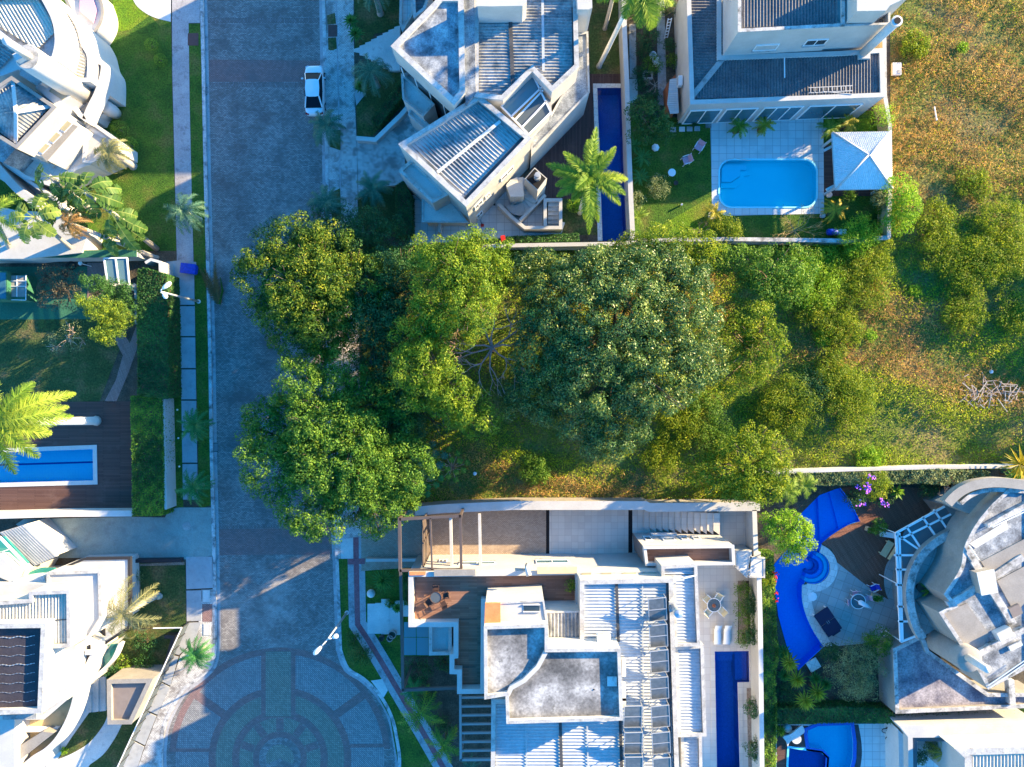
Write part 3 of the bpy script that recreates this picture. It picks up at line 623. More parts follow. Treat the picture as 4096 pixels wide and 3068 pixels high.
# ---- left side: lawns, pavements ----
flat('lawn', 'n', [(-300, -700), (560, -700), (560, -10), (684, 85), (690, 400), (700, 800), (706, 1004), (-300, 1004)], .012, 'grass')
flat('lawn', 'n', [(450, -20), (560, -20), (682, 90), (640, 105), (600, 62), (520, 120), (455, 130)], .016, 'grass_bright')  # sunlit top end of the lawn, painted as brighter grass
flat('driveway', 'a', curve([(860, -60), (900, 30), (970, 90), (1050, 125), (1133, 145)], 5)+[(1133, -900), (860, -900)], .028, 'concrete_light')
flat('pavement', 'n', [(685, -700), (800, -700), (800, 92), (755, 93), (759, 400), (768, 800), (776, 1096), (709, 1096), (700, 700), (690, 300)], .03, 'walk_grey')
flat('grass_verge', 'n', [(755, 95), (803, 95), (811, 500), (825, 1000), (829, 1100), (838, 1600), (847, 2020), (797, 2035), (786, 1500), (778, 1100), (768, 800), (759, 400)], .022, 'grass')
flat('grass_verge', 'n', [(681, 1110), (718, 1110), (728, 1700), (734, 2032), (705, 2032), (690, 1500)], .022, 'grass')
flat('pavement', 'n', [(640, 1050), (718, 1042), (785, 1048), (788, 1100), (706, 1112), (650, 1105)], .034, 'walk_slab')
ys = [(1100, 1219), (1225, 1344), (1350, 1472), (1478, 1597), (1603, 1724), (1730, 1850), (1856, 1998)]
for i, (y0, y1) in enumerate(ys):
    xa = lambda y: 718+(y-1100)*.0165; m = MB(); m.prism(wp('n', [(xa(y0), y0), (xa(y0)+59, y0), (xa(y1)+59, y1), (xa(y1), y1)]), .0, .05)
    settag(m.build('pavement', 'walk_slab'), kind='structure')
flat('driveway', 'i', [(150, 118), (815, 104), (1025, 108), (1045, 60), (1110, 46), (1315, 46), (1320, 345), (1150, 368), (815, 372), (520, 358), (360, 360), (100, 150)], .036, 'drive_concrete')
for q in ([(1155, 352), (1322, 350), (1322, 545), (1158, 552)], [(1158, 562), (1250, 560), (1250, 748), (1160, 752)], [(1158, 762), (1248, 758), (1215, 860), (1112, 960), (1060, 948)], [(1055, 958), (1108, 972), (1058, 1150), (1000, 1122), (995, 1090)], [(998, 1132), (1055, 1160), (978, 1330), (905, 1300), (902, 1245)], [(900, 1310), (972, 1340), (900, 1520), (822, 1480)], [(818, 1490), (896, 1530), (840, 1700), (700, 1700)]):
    settag(MB().prism(wp('i', q), 0, .045).build('pavement', 'walk_slab'), kind='structure')
flat('pavement', 'i', [(1250, 555), (1325, 552), (1330, 840), (1345, 900), (1318, 1030), (1228, 1118), (1150, 1178), (1080, 1288), (1030, 1398), (1012, 1500), (1005, 1720), (835, 1720), (905, 1520), (980, 1330), (1060, 1150), (1120, 965), (1225, 850)], .03, 'pavers_pale')
flat('pavement', 'i', [(1255, 645), (1318, 645), (1318, 755), (1257, 755)], .036, 'pavers_red')
# left garden with artificial turf
flat('turf', 'e', [(-400, 110), (620, 110), (620, 458), (-400, 462)], .016, 'turf')
flat('lawn', 'e', [(-400, 462), (780, 455), (800, 640), (660, 1005), (-400, 1012)], .014, 'grass_dull')
flat('garden_bed', 'e', [(-400, 52), (600, 52), (600, 110), (-400, 112)], .018, 'soil')
flat('deck', 'e', [(580, 85), (700, 85), (700, 330), (580, 330)], .05, 'wood_path', thick=.05)
flat('path', 'e', [(760, 590), (815, 545), (862, 618), (905, 500), (915, 640), (850, 820), (770, 1010), (690, 1010), (770, 860), (815, 700)], .03, 'wood_path')
flat('deck', 'e', [(-400, 1008), (868, 1003), (885, 1660), (880, 1760), (-400, 1760)], .03, 'deck', [LPOOL])
# street-side right
def xr(y): return 1288+(y)*.0235
flat('pavement', 'n', [(1302, -700), (1412, -700), (1415, 120), (1420, 400), (1428, 600), (1432, 850), (1435, 1100), (1442, 1700), (1440, 2150), (1345, 2150), (1330, 1500), (1318, 800), (1306, 300)], .03, 'pavers_pale')
flat('pavement', 'n', [(1346, -700), (1349, 1), (1362, 600), (1367, 900), (1361, 900), (1356, 600), (1342, 1), (1340, -700)], .034, 'walk_grey')
for q in ([(1308, 62), (1340, 52), (1345, 96), (1310, 98)], [(1312, 152), (1345, 150), (1348, 195), (1330, 203), (1314, 200)], [(1318, 520), (1362, 520), (1362, 602), (1320, 588)], [(1320, 775), (1361, 752), (1366, 880), (1330, 900)]):
    flat('grass_verge', 'n', q, .038, 'grass_dull')
flat('lawn', 'n', [(1415, -200), (1600, -200), (1602, 120), (1500, 135), (1480, 165), (1420, 200)], .016, 'grass_dull')
flat('lawn', 'n', [(1420, 300), (1430, 545), (1490, 545), (1530, 500), (1640, 400), (1600, 260), (1480, 250)], .016, 'grass_dull')
flat('lawn', 'n', [(1432, 775), (1600, 740), (1650, 790), (1650, 925), (1434, 925)], .016, 'grass_dull')
flat('driveway', 'n', [(1428, 566), (1500, 562), (1640, 440), (1700, 500), (1640, 580), (1620, 640), (1625, 720), (1560, 745), (1520, 742), (1434, 800)], .022, 'pavers_pale')
flat('driveway', 'n', [(1640, 780), (1800, 780), (2260, 890), (2245, 935), (1640, 980)], .022, 'tile_patio')
flat('path', 'b', [(690, 590), (770, 620), (705, 700)], .03, 'walk_slab')
flat('driveway', 'n', [(1342, 2060), (1700, 2060), (1680, 2235), (1342, 2235)], .034, 'pavers_pale')
# house D front garden
flat('lawn', 'n', [(1345, 2235), (1600, 2235), (1900, 2500), (1990, 3200), (1500, 3200), (1595, 3068), (1560, 2870), (1510, 2780), (1450, 2712), (1388, 2670), (1360, 2600), (1352, 2450)], .014, 'grass')
wl = [(658, 230), (660, 400), (668, 770), (730, 862), (820, 1010), (950, 1232), (1080, 1450), (1200, 1660), (1260, 1760)]
structure('pavement', ribbon(wp('j', wl), 1.62), .035, 'walk_grey'); structure('tactile_paving', ribbon(wp('j', wl), .5), .042, 'tactile')
flat('tactile_paving', 'j', [(608, 364), (714, 362), (714, 397), (608, 400)], .046, 'tactile')
flat('pavement', 'j', [(563, 240), (640, 236), (640, 362), (566, 364)], .04, 'concrete_light')
flat('pavement', 'j', [(750, 1120), (820, 1110), (856, 1180), (830, 1225)], .038, 'concrete_light')
flat('garden_bed', 'j', [(950, 970), (1290, 970), (1520, 1300), (1520, 1760), (1250, 1760), (960, 1250)], .020, 'soil')
flat('garden_bed', 'j', [(950, 445), (985, 445), (985, 660), (950, 660)], .026, 'grass')
# house D driveway and patio
flat('driveway', 'k', [(-860, 60), (286, 60), (286, 360), (-860, 440)], .040, 'pavers_tan')
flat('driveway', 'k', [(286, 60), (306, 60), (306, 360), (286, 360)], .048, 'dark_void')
flat('patio', 'k', [(306, 60), (796, 50), (820, 50), (1550, 50), (1550, 500), (1475, 500), (1475, 890), (1560, 890), (1560, 1720), (1120, 1720), (1120, 440), (306, 420)], .044, 'tile_beige', [DPOOL])
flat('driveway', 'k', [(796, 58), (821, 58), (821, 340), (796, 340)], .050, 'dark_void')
flat('garden_bed', 'k', [(1476, 500), (1525, 500), (1540, 890), (1482, 890)], .052, 'gravel'); flat('garden_bed', 'l', [(-22, 1165), (36, 1165), (60, 1720), (-10, 1720)], .052, 'gravel')
# house B yard
flat('lawn', 'n', [(2355, -500), (2490, -500), (2488, 296), (2358, 296)], .018, 'grass_dull')
flat('lawn', 'n', [(2240, 790), (2400, 790), (2390, 940), (2240, 940)], .018, 'grass_dull')
flat('deck', 'c', [(560, 490), (806, 490), (808, 556), (840, 560), (880, 1600), (690, 1610), (640, 1500), (600, 1310), (310, 1325), (200, 1100), (200, 1000)], .03, 'deck_v', [BPOOL])
# garden between the walls
flat('garden_bed', 'n', [(2500, -500), (2700, -500), (2700, 430), (2515, 470)], .020, 'soil')
flat('path', 'c', [(1030, -200), (1085, -200), (1100, 480), (1105, 700), (1045, 700), (1045, 470)], .034, 'concrete')
flat('path', 'c', [(855, 160), (900, 160), (905, 520), (860, 520)], .034, 'concrete')
flat('patio', 'c', [(858, 525), (910, 522), (914, 645), (862, 695)], .036, 'concrete_light')
flat('lawn', 'n', [(2515, 470), (2860, 470), (3560, 440), (3560, 960), (2520, 960)], .014, 'grass', [WPOOL])
flat('lawn', 'c', [(1060, 1500), (1420, 1290), (1400, 1560), (1090, 1560)], .020, 'grass_bright')  # diagonal sun streak across the lawn, put into the grass colour
flat('patio', 'n', [(2750, 488), (2842, 488), (2842, 528), (2848, 845), (2870, 846), (2899, 863), (3296, 855), (3293, 470), (2750, 470)], .026, 'tile_patio', [WPOOL])
flat('lawn', 'd', [(490, 785), (860, 785), (860, 880), (545, 880), (490, 890)], .024, 'grass_bright')
flat('patio', 'd', [(488, 960), (870, 960), (870, 1300), (490, 1300)], .03, 'deck', thick=.02)
for x, y in ((1145, 860), (1205, 857), (1255, 855), (1305, 853), (1380, 832)): settag(MB().prism(wp('c', [(x-18, y-16), (x+20, y-16), (x+20, y+16), (x-18, y+16)]), 0, .05).build('stepping_stone', 'concrete_light' if x > 1170 and x < 1230 else 'concrete'), 'flat square stepping stone %s' % {1145: 'nearest the leafy garden tree', 1205: 'white and bluish, second from the tree', 1255: 'grey, in the middle of the row', 1305: 'second from the tiled pool patio', 1380: 'wide and next to the tiled pool patio'}[x], 'stone', 'stepping stones under the glass front')
# wild plot
WILD = [(1640, 985), (1900, 975), (3560, 955), (3560, -700), (7000, -700), (7000, 1870), (3060, 1880), (3040, 2018), (1700, 2035), (1450, 2030), (1448, 985)]
flat('wild_ground', 'n', WILD, .016, 'wild_ground')
# house E / G yard
flat('patio', 'l', [(322, 525), (360, 520), (430, 520), (500, 480), (530, 380), (760, 560), (900, 640), (1000, 700), (1000, 850), (915, 830), (700, 890), (545, 905), (500, 880), (455, 912), (385, 800), (345, 710), (322, 620)], .026, 'tile_terrace')
flat('deck', 'l', [(682, 132), (620, 0), (560, -75), (800, -90), (1300, -60), (1320, 180), (1050, 350), (1000, 700), (900, 642), (760, 560), (530, 380), (505, 300), (440, 270), (500, 222), (600, 160)], .030, 'deck_round')
flat('patio', 'l', curve([(900, 330), (845, 400), (830, 500), (850, 600), (905, 680)], 5)+[(1000, 700), (1000, 330)], .036, 'tile_terrace')
sc = nat('l', spa_c)
flat('pool_coping', 'n', [(sc[0]+97*math.cos(math.radians(a)), sc[1]-97*math.sin(math.radians(a))) for a in range(70, -115, -10)]+[(sc[0]+66*math.cos(math.radians(a)), sc[1]-66*math.sin(math.radians(a))) for a in range(-112, 71, 10)], .040, 'stone_coping')
cl = curve([(322, 530), (322, 620), (345, 710), (385, 800), (455, 912)], 5)
structure('pool_coping', ribbon(offline(wp('l', cl), 0), .02)[:0] or (wp('l', cl)+[(p[0]+.85, p[1]+.15) for p in wp('l', cl)][::-1]), .047, 'stone_coping')
flat('garden_bed', 'l', [(150, 880), (300, 1060), (460, 915), (545, 905), (920, 830), (860, 1200), (860, 1300), (150, 1300)], .018, 'soil')
flat('patio', 'l', [(160, 1392), (1700, 1380), (1700, 1720), (160, 1720)], .024, 'tile_patio', [GPOOL, GPOOL2])
flat('deck', 'l', [(165, 1395), (360, 1400), (350, 1532), (240, 1532), (232, 1720), (165, 1720)], .030, 'deck')
# house F yard
flat('lawn', 'i', [(812, 392), (1150, 386), (1156, 790), (950, 792), (812, 800)], .016, 'grass_dull')
flat('gravel_strip', 'i', [(812, 394), (868, 400), (872, 570), (850, 620), (812, 600)], .022, 'gravel'); flat('gravel_strip', 'i', [(868, 396), (1145, 384), (1146, 402), (870, 410)], .022, 'gravel')
flat('lawn', 'i', [(640, 800), (1130, 800), (720, 1720), (250, 1720), (250, 1500), (600, 900)], .014, 'grass_dull')
flat('patio', 'i', [(460, 1080), (665, 1080), (665, 1300), (560, 1310), (440, 1480), (300, 1700), (200, 1700)], .022, 'concrete_light')
flat('path', 'i', curve([(670, 1330), (640, 1400), (560, 1500), (470, 1560), (380, 1600), (240, 1640)], 5)+[(240, 1760), (480, 1760)]+curve([(560, 1640), (640, 1580), (700, 1500), (745, 1420), (780, 1330)], 5), .034, 'concrete_light')

# ================= POOLS =================
def pool(name, label, poly, depth, tile, water, coping=None, cw=.35, wl=.09, cmat='stucco_clean', z=0.0, steps=(), floor=None, group=None):
    c = poly[0]; t = thing(name, label, 'pool', (c[0], c[1], 0), group); p = ccw(poly); n = len(p)
    m = MB(); vs = [(x, y, z+.03) for x, y in p]+[(x, y, -depth) for x, y in p]; m.add(vs, [(i, n+i, n+(i+1) % n, (i+1) % n) for i in range(n)]); m.sheet(p, -depth); m.build('basin', tile, t)
    for (pl, zz, mt) in steps: MB().prism(pl, -depth+.01, zz).build('step', mt, t)
    MB().sheet(inset(p, .005), -wl).build('water', water, t)
    if coping:
        MB().ring(inset(p, -cw), inset(p, .02), .0, .075).build('coping', cmat, t)
    return t
def pw(r, pts): return wp(r, pts)
pool('swimming_pool', 'bright turquoise pool with rounded corners on a pale tiled patio', WPOOL, .85, 'pool_cyan', 'water_clear', True, .12, cmat='pool_step',
     steps=[(pw('c', [(1500, 1085), (1640, 1085), (1640, 1120), (1600, 1120), (1598, 1160), (1540, 1200), (1475, 1200), (1475, 1110)]), -.25, 'pool_step'), (pw('c', [(1476, 1202), (1541, 1202), (1600, 1162), (1602, 1122), (1670, 1122), (1670, 1150), (1630, 1155), (1625, 1195), (1570, 1235), (1476, 1235)]), -.5, 'pool_cyan')])
pool('lap_pool', 'long deep blue lap pool beside a white wall, under the feathery palm', BPOOL, 1.6, 'pool_tile_dark', 'water', None)
t = thing('pool_edge', 'pale stone edging along the left and top of the long blue lap pool', 'edging', (*BPOOL[0], 0))
MB().prism(wp('c', [(616, 556), (808, 556), (808, 584), (644, 584), (679, 1597), (648, 1597)]), 0, .08).build('coping', 'stone_coping', t)
pool('lap_pool', 'mid blue lap pool with a dark lane line in a brown deck', LPOOL, 1.0, 'pool_tile_light', 'water', True, .37, cmat='stucco_clean', steps=[(pw('e', [(-100, 1428), (585, 1407), (585, 1398), (600, 1398), (600, 1430), (585, 1430), (585, 1419), (-100, 1440)]), -.985, 'pool_line')])
pool('swimming_pool', 'narrow navy pool with an L shaped shallow end beside the cream patio', DPOOL, 1.5, 'pool_tile_dark', 'water_deep', True, .42, cmat='tile_beige',
     steps=[(pw('k', [(1334, 941), (1462, 941), (1462, 968), (1334, 970)]), -.5, 'pool_tile_dark'), (pw('k', [(1464, 941), (1541, 941), (1541, 1126), (1468, 1128)]), -.45, 'pool_tile_dark'), (pw('k', [(1334, 972), (1462, 970), (1460, 1020), (1335, 1022)]), -.85, 'pool_tile_dark')])
sp = lambda r0, a0=100, a1=-140: [(spa_c[0]+r0*math.cos(math.radians(a)), spa_c[1]-r0*math.sin(math.radians(a))) for a in range(a0, a1, -12)]
pool('swimming_pool', 'large curved royal blue pool with a round stepped spa by the brown deck', EPOOL, 1.1, 'pool_tile_mid', 'water', None,
     steps=[(pw('l', sp(98, 70, -125)+sp(76, 70, -125)[::-1]), -.30, 'pool_tile_light'), (pw('l', sp(75, 80, -135)+sp(52, 80, -135)[::-1]), -.52, 'pool_tile_mid'), (pw('l', sp(51, 100, -150)+sp(30, 100, -150)[::-1]), -.75, 'pool_tile_dark'), (pw('l', [(455, 262), (560, 182), (618, 152), (500, -52), (440, -30)]), -.7, 'pool_tile_mid'), (pw('l', [(562, 181), (620, 151), (680, 131), (618, 2), (560, -70), (502, -53)]), -.4, 'pool_tile_mid')])
pool('swimming_pool', 'sky blue curved pool with a tiled rim below the long hedge', GPOOL, 1.0, 'pool_tile_light', 'water', True, .3, cmat='pool_tile_dark')
pool('spa_pool', 'dark blue rounded spa pool at the bottom edge beside the sky blue pool', GPOOL2, .7, 'pool_tile_dark', 'water', True, .16, cmat='pool_tile_light')
structure('pool_coping', wp('l', curve([(628, 1392), (652, 1500), (650, 1600), (622, 1720)], 4)+curve([(672, 1720), (692, 1600), (690, 1500), (672, 1392)], 4)), .034, 'gutter')

# ================= BOUNDARY WALLS =================
wallthing('boundary_wall', 'tall white boundary wall right of the long blue lap pool', 'wall', 'n', [(2494, -300), (2498, 120), (2508, 340), (2516, 600), (2524, 800), (2532, 960)], 2.2, .38, cap='stucco')
wallthing('boundary_wall', 'white wall between the dark hedge and the wild plot, below the lap pool', 'wall', 'n', [(1925, 986), (2012, 982), (2490, 974), (2540, 962)], 2.2, .30, cap='stucco')
wallthing('boundary_wall', 'stone topped wall along the bottom of the turquoise pool garden', 'wall', 'n', [(2540, 962), (2900, 956), (3400, 962), (3560, 948)], 1.8, .3, material='concrete', cap='coping_dirty')
wallthing('boundary_wall', 'pale ochre wall right of the pavilion beside the wild grass', 'wall', 'n', [(3556, 950), (3562, 700), (3560, 500), (3540, 380), (3538, 150)], 1.9, .3, material='ochre_wall', cap='coping')
wallthing('boundary_wall', 'long cream wall between the wild plot and the brick driveway', 'wall', 'n', [(1660, 2045), (1780, 2034), (2060, 2022), (2580, 2022), (2598, 2030), (3040, 2026)], 2.3, .75, cap='stucco', material='beige_stucco')
wallthing('boundary_wall', 'white wall right of the cream patio beside the creeper hedge', 'wall', 'n', [(3018, 2040), (3024, 2215), (3034, 2216), (3042, 2500), (3050, 3200)], 2.3, .36, cap='stucco_clean', material='stucco')
wallthing('boundary_wall', 'thin pale wall above the hedge at the edge of the wild plot', 'wall', 'n', [(3060, 1892), (3400, 1880), (3700, 1872), (4000, 1868), (4300, 1866)], 1.8, .2, cap='stucco')
wallthing('boundary_wall', 'white wall along the bottom of the brown pool deck', 'wall', 'i', [(-200, 100), (0, 98), (400, 86), (816, 84)], 1.6, .5, cap='stucco_clean', zr=1.6)
wallthing('boundary_wall', 'thin white wall right of the clipped hedge by the pool deck', 'wall', 'e', [(1080, 985), (1088, 1350), (1095, 1660), (1097, 1720)], 2.0, .14, cap='stucco_clean')
wallthing('boundary_wall', 'green topped wall above the artificial turf garden', 'wall', 'e', [(-300, 30), (0, 28), (560, 26), (905, 20)], 2.2, .62, material='stucco', cap='turf')
wallthing('garden_wall', 'short white wall with crenellated edge left of the tall dark hedge', 'wall', 'e', [(884, 225), (897, 235), (900, 490)], 2.0, .16, cap='stucco_clean')
wallthing('gate_wall', 'white wall stub with roof slab beside the green topped wall', 'wall', 'e', [(962, 85), (1000, 62), (1060, 80), (1062, 150)], 2.4, .2, cap='stucco_clean')
wallthing('retaining_wall', 'angled pale blue white wall between front lawn and sloped drive', 'wall', 'b', [(705, 915), (830, 925), (1000, 760), (1060, 690)], .8, .35, cap='concrete_light')
wallthing('garden_wall', 'short white wall along the brick drive below the pergola', 'wall', 'j', [(720, 375), (1035, 373)], .5, .28)
wallthing('garden_wall', 'low curved white wall at the lower lawn of the angular house', 'wall', 'b', [(705, 1310), (740, 1290), (870, 1228), (960, 1222), (1010, 1195)], .5, .2)
# ================= BUILDINGS =================
def bthing(name, label, r, p): c = w3(r, p, 0); return thing(name, label, 'house', (c.x, c.y, 0))
def wpanel(par, name, A, B, zb, zt, th, material, out=.0):
    A = Vector(A); B = Vector(B); d = (B-A); L_ = d.length; d.normalize(); n = Vector((d.y, -d.x)); c = (A+B)/2+n*(out+th/2)
    return MB().box((c.x, c.y, (zb+zt)/2), (L_, th, zt-zb), math.atan2(d.y, d.x)).build(name, material, par)
def strip(par, name, r, a, b, z, w_, material, h=.04):
    return MB().bar(w3(r, a, z), w3(r, b, z), w_, h).build(name, material, par)

# ---------- HOUSE B: angular house with corrugated roofs, top centre ----------
HB = bthing('angular_house', 'white angular house with grey corrugated roofs and a triangular stained slab, beside the lap pool', 'c', (0, 600))
zB = 8.2
# corrugated main roof, with tall east parapet
cpoly = [(-170, -60), (508, -60), (512, 35), (522, 440), (345, 608), (300, 560), (215, 470), (20, 660), (-170, 640)]
block(HB, 'c', cpoly, zB, ph=.55, pw=.34, corr=dict(d=(1, 0), pitch=.26, amp=.055, mat='fibre_grey'))
for x0, x1, m_, z_ in ((-135, -103, 'ochre_wall', 0), ):
    pass
MB().prism(wp('b', [(1414, -60), (1486, -60), (1497, 620), (1430, 700), (1424, 600)], zB), zB-.6, zB+.12).build('ledge', 'stained_slab', HB)
strip(HB, 'gutter', 'c', (66, 50), (86, 590), zB-.33, .30, 'gutter'); strip(HB, 'gutter', 'c', (486, 50), (492, 440), zB-.33, .28, 'gutter')
strip(HB, 'flashing', 'c', (282, 0), (288, 470), zB-.30, .22, 'fibre_white')
MB().prism(wp('c', [(-150, -60), (180, -60), (178, 10), (150, 38), (-60, 42), (-150, 40)], 10.4), zB-.5, 10.4).build('stair_tower', 'stucco', HB)
MB().prism(wp('c', [(508, -60), (608, -60), (612, 50), (590, 62), (515, 62)], 9.0), 0, 9.0).build('wall', 'stucco', HB)
# triangular slab
tpoly = [(935, 305), (1262, -30), (1414, -30), (1424, 610), (1352, 695)]
block(HB, 'b', tpoly, 8.8, z0=5.9, ph=.32, pw=.42, roof='stained_slab', cope='coping')
gp = wp('b', [(968, 350), (1240, 40), (1400, 40), (1408, 560), (1345, 650)], 8.6); MB().prism(gp, 0, 5.9).build('glass_wall', 'window_glass', HB)
for i in range(5):
    a = Vector(w2('b', (968, 350), 8.6)); b = Vector(w2('b', (1345, 650), 8.6)); q = a.lerp(b, i/4); MB().box((q.x, q.y, 2.95), (.1, .1, 5.9)).build('mullion', 'white_paint', HB)
# balcony canopy left
block(HB, 'b', [(1002, 488), (1045, 520), (1222, 690), (1148, 770), (1012, 655)], 4.2, ph=.35, pw=.16, roof='concrete_light')
block(HB, 'b', [(1048, 760), (1075, 700), (1200, 840), (1165, 860)], 3.0, ph=.2, pw=.12, roof='concrete_light')
block(HB, 'b', [(995, -60), (1080, -60), (1080, 90), (1010, 210), (990, 150)], 3.6, ph=.4, pw=.2, roof='tile_patio')
block(HB, 'b', [(1075, -60), (1200, -60), (1160, 60), (1085, 120)], 6.5, ph=.4, pw=.2, corr=dict(d=(1, 0), pitch=.3, mat='fibre_dark'))
# rotated wing
A_, B_, C_, D_ = (-17, 955), (278, 655), (300, 640), (415, 1370)
wing = [nat('b', (985, 955)), nat('b', (1285, 662)), nat('b', (1540, 618)), nat('c', (208, 915)), nat('b', (1432, 1368))]
wing = [nat('b', (985, 955)), nat('b', (1545, 615))[:2], nat('c', (208, 915)), nat('b', (1432, 1368))]
wing[1] = (1915, 378)
zW = 8.0
wd = Vector(w2('n', wing[3], zW))-Vector(w2('n', wing[0], zW))
mid = [( (wing[0][0]+wing[3][0])/2, (wing[0][1]+wing[3][1])/2 )]
block(HB, 'n', wing, zW, ph=.5, pw=.36, corr=dict(d=(wd.x, wd.y), pitch=.30, amp=.075, mat='fibre_grey', slope=.06, ridge=Vector(w2('n', mid[0], zW))))
a1 = Vector(w2('n', mid[0], zW)); a2 = Vector(w2('n', ((wing[1][0]+wing[2][0])/2, (wing[1][1]+wing[2][1])/2), zW)); dd = (a2-a1).normalized()
MB().bar((*(a1+dd*.5), zW-.24), (*(a2-dd*.5), zW-.24), .26, .07).build('ridge_cap', 'concrete_light', HB)
for s_, m_ in ((.96, 'gutter'),):
    b1 = Vector(w2('n', wing[3], zW)); b2 = Vector(w2('n', wing[2], zW)); n_ = Vector((-(b2-b1).normalized().y, (b2-b1).normalized().x))
    MB().bar((*(b1+n_*.55+(b2-b1)*.03), zW-.26), (*(b2+n_*.55-(b2-b1)*.03), zW-.26), .30, .05).build('gutter', 'gutter', HB)
b1 = Vector(w2('n', wing[3], zW)); b2 = Vector(w2('n', wing[2], zW))
for t0, t1, zb, zt in ((.10, .22, 4.6, 5.6), (.27, .34, 4.6, 5.4), (.52, .72, 5.0, 5.9), (.10, .2, 1.2, 2.2)): window(HB, b1, b2, t0, t1, zb, zt, mull=1)
# stained ledge along the east side and skylight
block(HB, 'c', [(500, 225), (583, 210), (593, 612), (208, 1008), (208, 905), (335, 765), (500, 470)], 5.2, ph=.12, pw=.12, roof='stained_slab', cope='coping')
MB().prism(wp('c', [(205, 480), (345, 605), (345, 735), (330, 745), (190, 895), (5, 705)], 7.0), 0, 6.2).build('wall', 'stucco', HB)
sk = [(215, 490), (332, 745), (192, 890), (8, 708)]
for q0, q1, m_ in (([(212, 486), (275, 575), (70, 765), (8, 706)], None, 'glass_blue'), ([(282, 600), (335, 742), (190, 888), (100, 800)], None, 'glass_grey')):
    MB().prism(wp('c', q0, 7.0), 6.9, 6.95).build('skylight', m_, HB)
MB().sheet(wp('c', [(208, 482), (337, 745), (192, 893), (5, 705)], 6.5), 6.3).build('skylight_well', 'ochre_wall', HB)
for a, b in (((212, 486), (8, 706)), ((8, 706), (190, 892)), ((190, 892), (337, 745)), ((337, 745), (212, 486)), ((275, 580), (75, 772)), ((285, 598), (98, 795)), ((310, 670), (150, 840))):
    strip(HB, 'skylight_frame', 'c', a, b, 7.0, .13, 'white_paint', .14)
# low blue-white boxes on the south west
block(HB, 'b', [(985, 1130), (1072, 1055), (1312, 1290), (1210, 1345)], 6.0, z0=0, ph=.4, pw=.22, roof='concrete_light')
block(HB, 'b', [(1140, 1320), (1215, 1350), (1315, 1300), (1445, 1475), (1140, 1472)], 3.2, z0=2.85, ph=.1, pw=.12, roof='concrete_light')
MB().prism(wp('b', [(1160, 1340), (1400, 1380), (1420, 1450), (1160, 1450)], 3.0), 0, 2.84).build('wall', 'stucco', HB)
MB().prism(wp('b', [(1250, 1480), (1268, 1480), (1268, 1550), (1250, 1550)], 1.0), 0, 1.6).build('wall', 'stucco', HB)
# chimney block with flue
CB = MB().prism(wp('c', [(165, 1185), (230, 1110), (312, 1182), (250, 1265)], 5.0), 0, 5.0).build('chimney', 'stucco', HB)
MB().prism(inset(wp('c', [(165, 1185), (230, 1110), (312, 1182), (250, 1265)], 5.0), .08), 5.0, 5.03).build('chimney_top', 'dark_void', CB)
f = w3('c', (247, 1180), 5.0); MB().lathe([(.30, 0), (.30, .5), (.16, .52), (.16, .9), (.24, .92), (.24, 1.05), (.02, 1.06)], (f.x, f.y, 5.03), 14).build('flue', 'galvanised', CB)
# spiral stair and low terrace walls
low = [(0, 1345), (160, 1500), (305, 1500), (310, 1290), (280, 1300)]
MB().prism(ribbon(wp('c', [(-10, 1352), (80, 1440), (165, 1508), (402, 1508), (402, 1325), (300, 1325), (300, 1500)], 1.6), .30), 0, 1.6).build('wall', 'stucco', HB)
MB().prism(ribbon(wp('c', [(300, 1290), (130, 1460)], 1.6), .25), 0, 1.6).build('wall', 'stucco', HB)
MB().sheet(wp('c', [(-30, 1440), (-10, 1352), (165, 1508), (300, 1500), (300, 1300), (200, 1200), (60, 1150), (-30, 1300)], 0), .05).build('terrace_floor', 'tile_patio', HB)
cc = w3('c', (140, 1335), 0)
for i in range(14):
    a = math.radians(150-i*22); a2 = math.radians(150-(i+1)*22); zt = 3.0-i*.2; m = MB(); r1 = 1.55
    m.prism([(cc.x+.3*math.cos(a), cc.y+.3*math.sin(a)), (cc.x+.3*math.cos(a2), cc.y+.3*math.sin(a2)), (cc.x+r1*math.cos(a2), cc.y+r1*math.sin(a2)), (cc.x+r1*math.cos(a), cc.y+r1*math.sin(a))], zt-.35, zt); m.build('stair_tread', 'concrete_light', HB)
for i in range(7): MB().prism(wp('c', [(315, 1340+i*25), (385, 1340+i*25), (385, 1365+i*25), (315, 1365+i*25)], 0), 0, 1.4-i*.18).build('stair_tread', 'concrete_light', HB)
for i in range(6): MB().prism(wp('c', [(40+i*18, 1230-i*3), (58+i*18, 1222-i*3), (90+i*14, 1300), (70+i*14, 1310)], 3.0), 0, 3.2+i*.001).build('stair_tread', 'concrete_light', HB)
f = w3('c', (20, 100), zB); 
# front steps of house B
ST = thing('garden_steps', 'curved pale stone steps from the right pavement to the angular house', 'steps', (*w2('b', (700, 320)), 0))
for i in range(8): MB().prism(wp('b', [(688+i*39, 326-i*19), (727+i*39, 316-i*19), (727+i*39, min(480, 352+i*22)), (688+i*39, min(480, 345+i*22))]), .0, .06+i*.05).build('step', 'concrete_light', ST)

